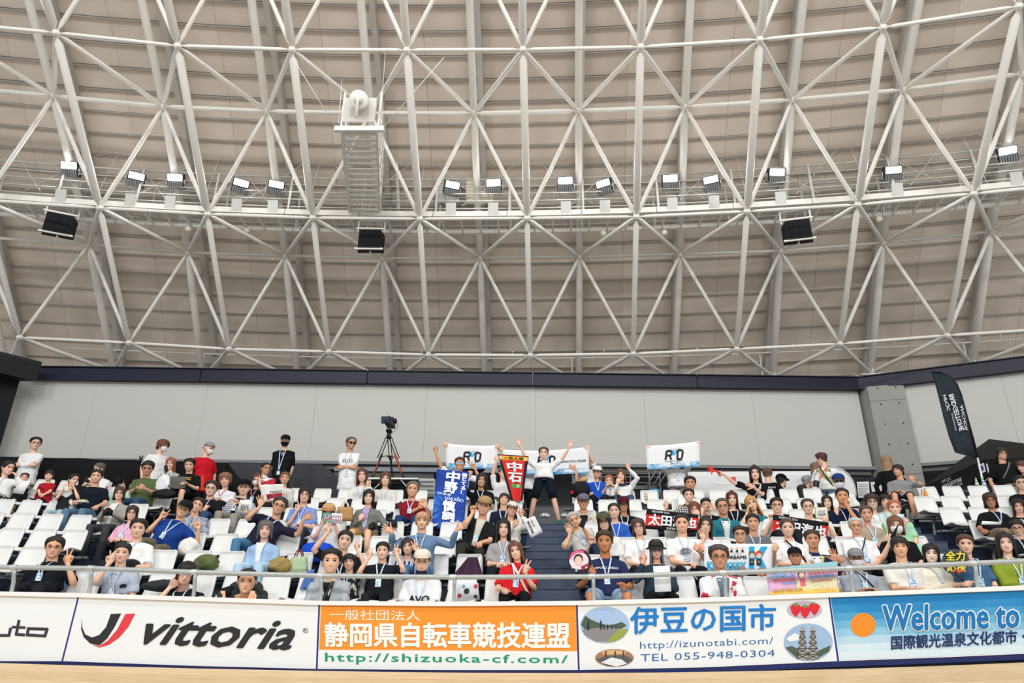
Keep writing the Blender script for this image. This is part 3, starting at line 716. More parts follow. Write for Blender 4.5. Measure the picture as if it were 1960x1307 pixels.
# end cabinet with the round horn
ca = at_z(657, 232, zG + .2); cb_ = at_z(716, 232, zG + .2); up_ = Vector((0, 0, 1)); fr = ((Vector((0, 0, 0)) - (ca + cb_) / 2).xy.to_3d()).normalized(); tl = (up_ * .74 + fr * .62).normalized()
mid = (ca + cb_) / 2 + tl * .24; hx = (cb_ - ca) / 2 * 1.02; nn_ = hx.cross(tl).normalized(); nn_ = nn_ if nn_.dot(-mid) > 0 else -nn_
mb = MB(); mb.box(mid, hx, tl * .25, nn_ * .05); put('end_plate', mb, WHITE, gan, smooth=False)
mb = MB(); mb.box(mid + nn_ * .055 - tl * .03, hx * .62, tl * .09, nn_ * .006); put('hatch', mb, mat('#dedbd3'), gan, smooth=False)
c = mid + tl * .2 + nn_ * .16; mb = MB(); mb.tube([c - nn_ * .1, c - nn_ * .02, c + nn_ * .08, c + nn_ * .1], [.14, .2, .2, .17], 24, False); put('horn_bell', mb, WHITE, gan, auto=.8)
mb = MB(); mb.tube([c + nn_ * .09, c + nn_ * .14, c + nn_ * .17], [.1, .09, .045], 16, False); mb.tube([c + nn_ * .15, c + nn_ * .13 - tl * .36], .035, 10); put('horn_stem', mb, mat('#e9e4da', .5), gan)
# grey bent pipe beside the gantry
bp = MB(); P = lambda x, y, r=-CY + 15.4: at_r(x, y, r)
bp.tube([P(738, 270), P(745, 268), P(754, 272), P(757, 285), P(759, 300), P(760, 330), P(763, 400)], .05, 8); put('bent_pipe', bp, mat('#cfccc5', .5), None, label='white bent duct pipe dropping beside the gantry', cat='pipe')
# ---------------- floodlights
FL = [(132,325,.0,0,1),(260,345,.35,1,0),(335,348,.0,0,1),(460,358,.45,1,0),(528,361,.3,1,0),(865,362,.35,1,0),(945,358,-.1,0,1),(1082,354,.0,0,1),(1156,359,-.45,1,0),(1283,350,.0,0,1),(1362,352,-.3,1,0),(1487,338,.15,0,1),(1710,334,.0,1,0),(1930,297,-.2,0,1)]
FLname = ['first floodlight from the left, blazing full at the camera', 'second floodlight from the left, turned aside so its black housing shows', 'third floodlight from the left, glaring towards the camera', 'fourth floodlight from the left, turned sharply aside beside a white tube',
 'fifth floodlight from the left, last one before the gantry', 'first floodlight right of the gantry, in front of grey and beige boards', 'second floodlight right of the gantry, beside a beige board', 'third floodlight right of the gantry, glaring', 'fourth floodlight right of the gantry, tilted the other way with its bracket showing',
 'very bright floodlight between two slanting tubes right of the middle', 'floodlight with black housing just right of the very bright one', 'floodlight glaring above the right hanging loudspeaker', 'floodlight with black ribbed housing facing straight ahead, second from the right', 'rightmost floodlight, blazing at the picture edge']
lamp = mat('#ffffff', .5, emit=8.0); lampb = mat('#f4f9ff', .5, emit=45.0)
house = mat('#33363a', .5); ribm = mat('#85888a', .45, .3)
for i, (px, py, yaw, side, glare) in enumerate(FL):
    c = at_r(px, py, RC - .05); t = thing('floodlight', c, FLname[i], 'floodlight', 'floodlights on the catwalk')
    n = -radial(c); lat = Vector((-n.y, n.x, 0)); ct, st = cos(yaw), sin(yaw); f = n * ct + lat * st; l = lat * ct - n * st
    dn = (f * .86 - Vector((0, 0, 1)) * .5).normalized(); u = l.cross(dn).normalized(); u = u if u.z > 0 else -u
    mb = MB(); mb.box(c - dn * .09 + u * .02, l * .2, u * .19, dn * .09); put('housing', mb, house, t, smooth=False)
    for k in range(7):
        mb = MB(); mb.box(c + l * (-.165 + k * .055) + u * -.09 + dn * .004, l * .019, u * .085, dn * .012); put('rib', mb, ribm, t, smooth=False)
    mb = MB(); mb.box(c + u * .11 + dn * .006, l * .175, u * .08, dn * .008); put('lens', mb, lampb if glare else lamp, t, smooth=False)
    for s_ in (1, -1):
        mb = MB(); mb.tube([c + l * .23 * s_ + u * .08 - dn * .06, c + l * .235 * s_ - u * .08 - dn * .04, c + l * .1 * s_ - u * .3], .016, 6); put('yoke_arm', mb, mat('#9fa2a2', .4, .5), t)
    mb = MB(); mb.tube([c + l * .205 - dn * .06, c + l * .235 - dn * .06], .05, 12, False); put('pivot', mb, mat('#c3c5c4', .4, .5), t)
    pl = ring(math.atan2(c.x - CX, c.y - CY) * R1, RC - .06, ZC + .0); mb = MB(); mb.box(pl + Vector((0, 0, .1)), lat * .13, n * .012, Vector((0, 0, .17)) + n * .05); put('mounting_plate', mb, mat('#d2d2ce', .45, .2), t, smooth=False)
    ld = bpy.data.lights.new('lamp', 'AREA'); ld.shape = 'RECTANGLE'; ld.size = .36; ld.size_y = .2; ld.energy = 20 if glare else 12; ld.color = (1, .98, .95)
    lo = bpy.data.objects.new('lamp', ld); COL.objects.link(lo); lo.parent = t; lo.location = (c + u * .1 + dn * .03) - BASE[t.name]; lo.rotation_euler = dn.to_track_quat('-Z', 'Y').to_euler()
# boards standing on the catwalk
for x0, x1, y0, y1, m_, lb in ((834,879,328,388,mat('#cfcdc8', .6),'pale grey board standing on the catwalk behind a floodlight'),(892,944,328,390,mat('#e6dfc8', .6),'beige slatted cabinet board standing on the catwalk')):
    t = thing('cabinet_board', at_r((x0+x1)/2, y1, RC2 - .1), lb, 'board')
    for k in range(5):
        ya = y0 + (y1 - y0) * k / 5; yb = y0 + (y1 - y0) * (k + 1) / 5 - .7; g = [[at_r(x, y, RC2 - .12) for y in (ya, yb)] for x in (x0, x1)]; mb = MB(); mb.slab(g, .04, (0, 1, 0)); put('slat', mb, m_, t, smooth=False)
# ---------------- hanging loudspeakers
for (x, y, w, yaw, lb) in ((113,432,.32,-.3,'black loudspeaker cluster in a white hanging frame at the far left under the catwalk'),(709,462,.31,.0,'black loudspeaker cluster in a white hanging frame below the gantry'),(1527,444,.32,.12,'black loudspeaker cluster in a white hanging frame on the right under the catwalk')):
    c = at_r(x, y, -CY + 15.2); n = -radial(c); lat = Vector((-n.y, n.x, 0)); f = n * cos(yaw) - lat * sin(yaw); l = lat * cos(yaw) + n * sin(yaw); up = Vector((0, 0, 1)); t = thing('hanging_loudspeaker', c, lb, 'loudspeaker', 'loudspeakers under the catwalk')
    for s_ in (-1, 1):
        mb = MB(); mb.box(c + l * s_ * w * .5 + f * 0, l * w * .485, (f * .16 + l * s_ * -.03), up * .25); put('cabinet', mb, mat('#17181c', .6), t, smooth=False)
        mb = MB(); mb.box(c + l * s_ * w * .5 + f * .17 + l * s_ * -.03, l * w * .43, f * .006, up * .22); put('grille', mb, mat('#0c1018', .8), t, smooth=False)
        mb = MB(); mb.box(c + l * s_ * (w + .03) + up * .45, l * .018, f * .02, up * .2); put('frame_arm', mb, PAINT, t, smooth=False)
    for z_, f_ in ((.28, .16), (.62, .0), (-.27, .1)):
        mb = MB(); mb.box(c + up * z_ + f * f_, l * (w + .05), f * .02, up * .022); put('frame_bar', mb, PAINT, t, smooth=False)
for i, (x, y) in enumerate(((360,440),(472,443),(1155,448),(1272,447),(1683,421))):
    c = at_r(x, y, -CY + 15.6); mb = MB(); mb.tube([c + Vector((0, 0, .12)), c + Vector((0, 0, .05)), c, c - Vector((0, 0, .05))], [.02, .08, .08, .05], 12, False)
    put('smoke_detector', mb, mat('#e8e2d2', .5), None, label=['leftmost round cream detector under the catwalk', 'second round cream detector from the left under the catwalk', 'round cream detector below the third light right of the gantry', 'round cream detector left of the right hanging loudspeaker', 'rightmost round cream detector under the catwalk'][i], cat='detector', group='round detectors under the catwalk')
# ================================================================ seats
seat_m = mat('#e6e7e5', .38, 0, .02, 30, var=.012, ps=4, spec=.45); frame_m = mat('#6d7276', .45, .5)
def seat_mesh():
    prof = [(-.01, .765, .15), (-.022, .745, .172), (-.014, .70, .18), (.02, .60, .184), (.06, .50, .19), (.09, .445, .198), (.14, .415, .205), (.25, .418, .206), (.36, .425, .206), (.43, .425, .2), (.465, .405, .185), (.472, .385, .17)]
    g = []
    for j in range(9):
        s = -1 + 2 * j / 8; row = []
        for (y, z, w) in prof:
            curve = .022 * s * s
            nb = curve if z < .44 else 0
            row.append(Vector((w * s, y + (curve if z > .44 else 0), z + nb)))
        g.append(row)
    mb = MB(); mb.slab(g, .022); 
    return mb
def orient(a, r, z): # matrix: local +y towards the track centre
    p = ring(a, r, z); n = radial(p); f = -n; l = Vector((f.y, -f.x, 0))
    return Matrix(((l.x, f.x, 0, p.x), (l.y, f.y, 0, p.y), (0, 0, 1, p.z), (0, 0, 0, 1)))
SEAT = seat_mesh().mesh('seat_shell'); SEAT.materials.append(seat_m)
_lm = MB(); _lm.abox(-.035, .035, .045, .055, .50, .525); _lm.abox(-.035, -.03, .05, .062, .475, .50); _lm.abox(.03, .035, .05, .062, .475, .50)
LABELM = _lm.mesh('seat_label', False); LABELM.materials.append(mat('#cfccc4', .5))
_bm = MB(); _bm.abox(-.09, .09, .1, .36, .365, .395); _bm.abox(-.02, .02, .16, .2, .3, .37)
BRK = _bm.mesh('seat_bracket', False); BRK.materials.append(mat('#b9bab6', .45, .3))
BLOCKS = {'L': ('left of the left aisle', -12.0, -5.93), 'M': ('between the left aisle and the middle stairs', -5.12, .47), 'N': ('between the middle stairs and the right aisle', 1.29, 6.38), 'R': ('right of the right aisle', 7.18, 12.0)}
ROWN = ['', 'front', 'second', 'third', 'fourth', 'fifth', 'sixth', 'topmost']
SEATS = {}
SHORT = {'L': ('left of left aisle', 'aisle'), 'M': ('left of the stairs', 'stairs'), 'N': ('right of the stairs', 'stairs'), 'R': ('right of right aisle', 'aisle')}
ORD = ['', 'first', 'second', 'third', 'fourth', 'fifth', 'sixth', 'seventh', 'eighth', 'ninth', 'tenth', 'eleventh', 'twelfth', 'thirteenth', 'fourteenth', 'fifteenth']
proto_seat = None
for k in range(1, 8):
    sc_ = rr(k) / R1
    for b, (nm, lo, hi) in BLOCKS.items():
        lo_, hi_ = lo * sc_, hi * sc_; n = int((hi_ - lo_) / .465); arcs = []
        if b == 'L': arcs = [hi_ - .235 - .465 * i for i in range(n)]
        elif b == 'M': w = (hi_ - lo_) / n; arcs = [lo_ + w * (i + .5) for i in range(n)]
        else: arcs = [lo_ + .235 + .465 * i for i in range(n)]
        kept = []
        for a_ in arcs:
            a = a_ / sc_; p = ring(a, rr(k), seat_top(k)); x = p.x; z = floor_z(k, x); sx, sy = proj((p.x, p.y, z + .6))
            if sx < -25 or sx > 1985: continue
            M = orient(a, rr(k), z); kept.append(a); nth = arcs.index(a_) + 1; nth = len(arcs) + 1 - nth if b == 'M' else nth; SEATS[(k, b, nth)] = a
            if proto_seat is None:
                t = thing('stadium_seat', M.translation); inst('seat_shell', SEAT, None, t, M); inst('seat_label', LABELM, None, t, M); inst('seat_bracket', BRK, None, t, M)
                for c in t.children: c.matrix_basis = Matrix()
                proto_seat = t
            else: t = copy_tree(proto_seat); BASE[t.name] = M.translation.copy()
            t.matrix_basis = M @ Matrix.Rotation(0.0, 4, 'Z')
            tag(t, 'white plastic seat, %s row %s, %s from the %s' % (ROWN[k], SHORT[b][0], ORD[nth], SHORT[b][1]), 'seat', 'white plastic seats of the stand')
        if not kept: continue
        kept.sort(); a0, a1 = kept[0] - .2, kept[-1] + .2
        t = thing('seat_frame', ring((a0 + a1) / 2, rr(k) - .2, floor_z(k, ring((a0 + a1) / 2, rr(k), 0).x)), 'grey beams and curved legs under the %s row %s' % (ROWN[k], SHORT[b][0]), 'seat frame', None)
        for dr, dz in ((-.13, .345), (-.3, .33)):
            mb = MB(); mb.tube([Vector(p) + Vector((0, 0, floor_z(k, p.x) + dz)) for p in [ring(a0 - .12 + (a1 - a0 + .24) * i / 10, rr(k) + dr, 0) for i in range(11)]], .024, 8, False); put('beam', mb, frame_m, t, auto=.9)
        m_ = max(2, int((a1 - a0) / 1.35) + 1)
        for i in range(m_):
            a = a0 + .22 + (a1 - a0 - .44) * i / (m_ - 1); M = orient(a, rr(k), floor_z(k, ring(a, rr(k), 0).x)); mb = MB()
            mb.tube([M @ Vector(q) for q in ((0, .34, .33), (0, .2, .31), (0, .12, .22), (0, .1, .1), (0, .09, .0))], .022, 8); put('leg', mb, mat('#a7a8a2', .5, .2), t)
# ================================================================ people: builders
def interp(z, T): return float(np.interp(z, [t[0] for t in T], [t[1] for t in T]))
HW = [(0,.10),(.04,.165),(.1,.21),(.2,.255),(.35,.30),(.5,.322),(.65,.325),(.8,.30),(.9,.235),(.97,.13),(1,.02)]
HF = [(0,.27),(.04,.315),(.1,.335),(.2,.335),(.35,.345),(.5,.345),(.65,.365),(.8,.34),(.9,.26),(.97,.14),(1,.02)]
HB_ = [(0,.02),(.04,.04),(.1,.08),(.2,.20),(.35,.33),(.5,.42),(.65,.455),(.8,.41),(.9,.30),(.97,.16),(1,.02)]
HZ = [0,.04,.09,.14,.18,.21,.24,.28,.32,.36,.41,.46,.5,.54,.58,.64,.72,.8,.87,.93,.97,1.0]
NA = 30
def _az(j):
    t = j / NA * 2 - 1                                # denser around the face (a=0)
    return pi * (t * .6 + .4 * t ** 3)
def headpt(a, z, k=0.0):
    w = interp(z, HW) + k; y = (interp(z, HF) if cos(a) >= 0 else interp(z, HB_)) + k
    e = 2 / 2.15; ca, sa = cos(a), sin(a)
    return Vector((w * abs(sa) ** e * (1 if sa >= 0 else -1), y * abs(ca) ** e * (1 if ca >= 0 else -1), z))
def head_geo():
    rings = []
    for z in HZ:
        r = []
        for j in range(NA):
            a = _az(j + .0); p = headpt(a, z); x = p.x
            if cos(a) > 0:
                g = lambda cx, cz, sx, sz: math.exp(-((x - cx) / sx) ** 2 - ((z - cz) / sz) ** 2)
                p.y += .105 * g(0, .325, .045, .055) + .06 * g(0, .42, .03, .09) - .04 * (g(.13, .49, .07, .05) + g(-.13, .49, .07, .05)) + .022 * g(0, .195, .09, .035) + .02 * g(0, .06, .08, .05) + .012 * (g(.17, .34, .07, .07) + g(-.17, .34, .07, .07)) - .012 * g(0, .13, .08, .025)
            r.append(Vector((p.x, p.y, p.z - .5)))
        rings.append(r)
    mb = MB(); mb.loft(rings)
    for s in (-1, 1):                                 # ears
        rr_ = []
        for dx, w_ in ((0, .02), (.02, .055), (.045, .062), (.06, .045)):
            rr_.append([Vector((s * (.305 + dx), -.02 - dx * .6 + cos(2 * pi * j / 8) * w_ * .62, -.06 + sin(2 * pi * j / 8) * w_ * 1.35)) for j in range(8)])
        mb.loft(rr_, flip=(s < 0))
    return mb
HG = head_geo()
def smesh(mb, name, smooth=True): return mb.mesh(name, smooth)
def facepatch(pts, d=.008):                          # flat shapes laid on the face: (x, z) outline
    mb = MB(); vs = []
    for x, z in pts: 
        a = math.asin(max(-.95, min(.95, x / (interp(z, HW) + .001)))); p = headpt(a, z)
        g = lambda cx, cz, sx, sz: math.exp(-((x - cx) / sx) ** 2 - ((z - cz) / sz) ** 2)
        y = p.y + .105 * g(0, .325, .045, .055) + .06 * g(0, .42, .03, .09) - .04 * (g(.13, .49, .07, .05) + g(-.13, .49, .07, .05)) + .022 * g(0, .195, .09, .035)
        vs.append(Vector((x, y + d, z - .5)))
    n = len(vs); c = sum(vs, Vector()) / n + Vector((0, .008, 0))
    mb.add(vs + [c], [(i, (i + 1) % n, n) for i in range(n)]); return mb
def ellz(cx, cz, rx, rz, n=12): return [(cx + rx * cos(2 * pi * i / n), cz + rz * sin(2 * pi * i / n)) for i in range(n)]
def eye_mesh(s):
    mb = facepatch(ellz(.135 * s, .485, .072, .03), .008); m2 = facepatch(ellz(.135 * s, .487, .038, .027), .018); m3 = facepatch([(.135 * s - .082, .49), (.135 * s - .035, .525), (.135 * s + .035, .525), (.135 * s + .082, .49), (.135 * s + .035, .503), (.135 * s - .035, .503)], .018)
    o = MB(); o.cur = 0; o.add(mb.v, mb.f); o.cur = 1; o.add(m2.v, m2.f); o.add(m3.v, m3.f); me = o.mesh('eye', True, (0, 0, 0), [1, 2]); me.materials.append(mat('#e9e2dc', .3)); me.materials.append(mat('#1a1210', .3)); return me
EYE = [eye_mesh(-1), eye_mesh(1)]
def brow(s): return smesh(facepatch([(.135 * s - .09, .568), (.135 * s - .035, .602), (.135 * s + .035, .602), (.135 * s + .09, .568), (.135 * s + .035, .574), (.135 * s - .035, .574)], .016), 'eyebrow')
BROW = [brow(-1), brow(1)]
MOUTH = smesh(facepatch([(-.09, .205), (-.045, .222), (0, .217), (.045, .222), (.09, .205), (.045, .183), (0, .175), (-.045, .183)], .012), 'mouth')
_sm = MB(); _a = facepatch([(-.12, .225), (-.06, .215), (0, .212), (.06, .215), (.12, .225), (.07, .165), (0, .145), (-.07, .165)], .01); _b = facepatch([(-.095, .213), (0, .205), (.095, .213), (.06, .18), (0, .17), (-.06, .18)], .02)
_sm.cur = 0; _sm.add(_a.v, _a.f); _sm.cur = 1; _sm.add(_b.v, _b.f); SMILE = _sm.mesh('mouth', True, (0, 0, 0), [1, 2]); SMILE.materials.append(mat('#b5605a', .5)); SMILE.materials.append(mat('#f2ece6', .4))
LIPM = mat('#b8736a', .5); REDLIP = mat('#c4403f', .4)
def glasses_mesh(fill=False, rx=.105, rz=.068):
    mb = MB()
    for s in (-1, 1):
        c = [Vector((.14 * s + rx * cos(2 * pi * i / 14), .385 - .05 * abs(.14 * s + rx * cos(2 * pi * i / 14)), -.02 + rz * sin(2 * pi * i / 14))) for i in range(14)]
        for i in range(14):
            a, b = c[i], c[(i + 1) % 14]; mb.tube([a, b], .011, 4, False)
        if fill: mb.add([p + Vector((0, .004, 0)) for p in c], [tuple(range(14))])
        mb.tube([Vector((.245 * s, .37, 0)), Vector((.33 * s, .3, 0)), Vector((.34 * s, 0, 0))], .01, 4, False)
    mb.tube([Vector((-.04, .39, 0)), Vector((0, .405, .01)), Vector((.04, .39, 0))], .011, 4, False); return smesh(mb, 'glasses')
GLASS = glasses_mesh(); SUNG = glasses_mesh(True, .12, .075)
_mb = MB(); rg = []
for z in (.03, .1, .18, .27, .36, .42):
    k = .03 if .1 < z < .4 else .012
    row = []
    for j in range(11):
        a = -1.25 + 2.5 * j / 10; p = headpt(a, z, k); p.y += .09 * math.exp(-(a / .5) ** 2) * (1 if .15 < z else .4); row.append(Vector((p.x, p.y, z - .5)))
    rg.append(row)
_mb.slab(rg, .012)
for s in (-1, 1): _mb.tube([Vector((s * .29, .12, -.12)), Vector((s * .33, -.03, -.05))], .008, 4, False)
MASK = smesh(_mb, 'face_mask')
# ---- hair: hem height by azimuth
def hair_mesh(style, seed):
    R = random.Random(seed); th = {'short': .045, 'buzz': .022, 'crop': .035, 'spiky': .05, 'fringe': .05, 'bob': .055, 'long': .06, 'verylong': .06, 'tied': .04, 'bun': .04, 'curly': .10, 'grey': .05, 'bald': .012}[style]
    def hem(a):
        A = abs(a); deg = math.degrees(A)
        if style in ('short', 'crop', 'spiky', 'grey', 'buzz', 'curly', 'bald'):
            T = {'buzz': [(0,.80),(35,.76),(55,.62),(75,.5),(100,.4),(180,.22)], 'bald': [(0,1),(60,.9),(80,.55),(100,.42),(180,.22)], 'short': [(0,.80),(25,.74),(48,.68),(62,.52),(75,.44),(90,.5),(110,.36),(180,.14)],
                 'crop': [(0,.78),(28,.72),(50,.65),(65,.48),(78,.40),(95,.44),(115,.3),(180,.12)], 'spiky': [(0,.80),(30,.76),(50,.68),(65,.5),(80,.42),(95,.46),(115,.32),(180,.14)], 'grey': [(0,.82),(30,.78),(50,.66),(65,.5),(80,.42),(95,.46),(115,.3),(180,.12)],
                 'curly': [(0,.70),(30,.66),(50,.55),(65,.36),(90,.3),(115,.2),(180,.08)]}[style]
        elif style == 'fringe': T = [(0,.67),(25,.64),(45,.57),(62,.38),(80,.34),(95,.38),(120,.22),(180,.06)]
        elif style in ('tied', 'bun'): T = [(0,.80),(25,.76),(45,.66),(60,.52),(75,.44),(90,.44),(110,.3),(180,.14)]
        elif style == 'bob': T = [(0,.71),(22,.67),(38,.58),(50,.30),(62,.02),(90,-.06),(180,-.1)]
        elif style == 'long': T = [(0,.77),(20,.72),(36,.60),(48,.25),(60,-.3),(90,-.5),(180,-.55)]
        else: T = [(0,.79),(20,.74),(36,.60),(48,.2),(58,-.5),(90,-.95),(180,-1.0)]
        return interp(deg, T)
    n = 36; m = 11; rows = []
    jit = [R.uniform(-1, 1) for _ in range(n)]
    for i in range(m + 1):
        t = i / m; row = []
        for j in range(n):
            a = -pi + 2 * pi * j / n; h = hem(a) + jit[j] * (.028 if style not in ('buzz', 'bald') else .008); z = 1.0 - (1.0 - h) * (1 - (1 - t) ** 1.35) if h > .3 else 1.0 - (1 - h) * t ** 1.0
            z0 = max(z, .42) if h < .3 else z; k = th * (1 if t < .98 else .75)
            if style in ('short', 'crop', 'spiky', 'grey', 'buzz', 'tied', 'bun'): k = .012 + (th + .015) * (1 - t ** 2.2) + (.03 if abs(a) < .9 and .3 < t < .9 and style in ('spiky', 'crop') else 0)
            k += (R.uniform(-.02, .03) if style in ('curly', 'spiky') else R.uniform(-.006, .008)) * (i > 0)
            p = headpt(a, min(z0, .995), k)
            if z < z0:
                f = min(1, (z0 - z) / .8); p.x *= 1 + .1 * f; p.y = p.y * (1 - .12 * f) - .03 * f
                if cos(a) > 0: p.y *= 1 - .25 * f
            zz = z - .5 + th * max(0, (z - .55)) * 2.0
            row.append(Vector((p.x, p.y, zz)))
        rows.append(row)
    inner = []
    for j in range(n):
        p = rows[-1][j]; q = Vector((p.x * .88, p.y * .88, p.z + .03)); inner.append(q)
    mb = MB(); mb.loft(rows[::-1] , cap=False); mb.add(rows[0], [tuple(range(n))])
    mb.add(rows[-1] + inner, [(j, (j + 1) % n, n + (j + 1) % n, n + j) for j in range(n)])
    if style in ('long', 'verylong', 'bob'):         # underside of the hanging hair
        up = [Vector((v.x * .9, v.y * .85, v.z + .3)) for v in inner]; mb.add(inner + up, [(j, (j + 1) % n, n + (j + 1) % n, n + j) for j in range(n)])
    if style == 'bun': mb.ball((0, -.4, .36), .17, 12)
    if style == 'tied': mb.tube([(0, -.42, .1), (0, -.56, -.02), (.02, -.56, -.3), (.03, -.5, -.5)], [.07, .11, .1, .04], 8)
    return smesh(mb, 'hair')
HAIR = {}
def hair_get(style, v=0):
    if (style, v) not in HAIR: HAIR[(style, v)] = hair_mesh(style, hash(style) % 97 + v if False else len(style) * 7 + v)
    return HAIR[(style, v)]
# ---- hats
def cap_mesh(kind):
    mb = MB(); n = 24; rows = []
    lo = {'cap': .68, 'bucket': .66, 'straw': .66, 'bandana': .66}[kind]
    for i in range(8):
        t = i / 7; z = lo + (1.06 - lo) * sin(t * pi / 2) ** .8
        w = math.sqrt(max(0, 1 - ((z - lo) / (1.075 - lo)) ** 2.6)); row = []
        for j in range(n):
            a = 2 * pi * j / n; row.append(Vector((sin(a) * (.345 + .02) * max(w, .05), cos(a) * (.40 + .02) * max(w, .05) - .035, z - .5)))
        rows.append(row)
    mb.loft(rows)
    if kind == 'cap':
        g = []
        for i in range(9):
            a = -1.0 + 2.0 * i / 8; g.append([Vector((sin(a) * .36, cos(a) * .39 - .03, lo - .47)), Vector((sin(a) * .36, cos(a) * .39 + .17 * cos(a * 1.3), lo - .47 - .015)), Vector((sin(a) * .34, cos(a) * .39 + .33 * max(0, cos(a * 1.5)) ** .6, lo - .47 - .05))])
        mb.slab(g, .018)
    if kind in ('bucket', 'straw'):
        R_ = .24 if kind == 'straw' else .15; dz = .06 if kind == 'straw' else .13; r0 = []; r1 = []; r2 = []; r3 = []
        for j in range(n):
            a = 2 * pi * j / n; r0.append(Vector((sin(a) * .36, cos(a) * .41 - .035, lo - .49))); r1.append(Vector((sin(a) * (.36 + R_), cos(a) * (.41 + R_) - .035, lo - .49 - dz))); r2.append(r1[-1] - Vector((0, 0, .02))); r3.append(r0[-1] - Vector((0, 0, .02)))
        mb.loft([r0, r1, r2, r3], cap=False, closed=True)
        if kind == 'straw':
            pass
    if kind == 'bandana': mb.tube([(0, -.42, .2), (.05, -.5, .12), (.04, -.56, -.02)], [.05, .07, .03], 6)
    return smesh(mb, 'hat')
HAT = {k: cap_mesh(k) for k in ('cap', 'bucket', 'straw', 'bandana')}
# ---- hands: wrist at origin, fingers +y, palm facing +z, thumb +x ; unit metres for an adult hand
def hand_geo(pose, mirror):
    mb = MB()
    mb.sect([((0, -.01, 0), (.024, 0, 0), (0, 0, .017)), ((.002, .02, 0), (.032, 0, 0), (0, 0, .016)), ((.002, .055, 0), (.041, 0, 0), (0, 0, .014)), ((0, .088, 0), (.038, 0, 0), (0, 0, .011))], 10, 2.6)
    curl = {'open': [8, 6, 6, 8], 'spread': [4, 4, 4, 4], 'peace': [4, 4, 88, 92], 'fist': [95, 95, 95, 95], 'relax': [30, 34, 38, 42], 'grip': [70, 72, 75, 78], 'horns': [4, 92, 92, 8], 'point': [5, 90, 90, 92], 'pinch': [52, 56, 60, 62]}[pose]
    spread = {'open': [6, 1, -4, -10], 'spread': [18, 5, -8, -22], 'peace': [14, -10, 0, -4], 'horns': [10, 0, 0, -20]}.get(pose, [3, 1, -1, -4])
    for i, (x, L, r) in enumerate(((.028, .072, .0092), (.010, .080, .0094), (-.009, .074, .009), (-.027, .060, .008))):
        c = math.radians(curl[i]); s = math.radians(spread[i]); p = Vector((x, .078, 0)); pts = [Vector((x * .85, .05, -.001)), p]; ang = 0
        for seg, f in ((.45, .75), (.30, 1.15), (.25, .7)):
            ang += c * f; d = Vector((sin(s) * cos(ang), cos(s) * cos(ang), sin(ang))); p = p + d * L * seg; pts.append(p)
        mb.tube(pts, [r, r * 1.02, r, r * .93, r * .8], 6)
    tf = {'open': (.75, .72, .1), 'spread': (.95, .5, .1), 'peace': (-.05, .75, .75), 'fist': (-.1, .7, .75), 'relax': (.5, .8, .35), 'grip': (.05, .7, .7), 'horns': (-.05, .75, .75), 'point': (-.05, .7, .75), 'pinch': (.25, .75, .6)}[pose]
    d = Vector(tf).normalized(); b = Vector((.026, .02, .004)); k = b + Vector((.022, .024, .008 if pose in ('open', 'spread', 'relax') else .018)); mb.tube([Vector((.008, .008, 0)), b, k, k + d * .032, k + d * .054], [.013, .0135, .0115, .0102, .0085], 6)
    if mirror: mb.v = [(-x, y, z) for x, y, z in mb.v]; mb.f = [f[::-1] for f in mb.f]
    return mb
HAND = {}
def hand_get(pose, mir):
    if (pose, mir) not in HAND: HAND[(pose, mir)] = hand_geo(pose, mir)
    return HAND[(pose, mir)]
def addgeo(dst, geo, M):
    dst.add([M @ Vector(v) for v in geo.v], geo.f)
def frame(x, y, z, o): return Matrix(((x.x, y.x, z.x, o.x), (x.y, y.y, z.y, o.y), (x.z, y.z, z.z, o.z), (0, 0, 0, 1)))
UP = Vector((0, 0, 1))
def bez(a, b, c, n=4): return [a.lerp(b, t).lerp(b.lerp(c, t), t) for t in [i / n for i in range(n + 1)]]
CAST = {}
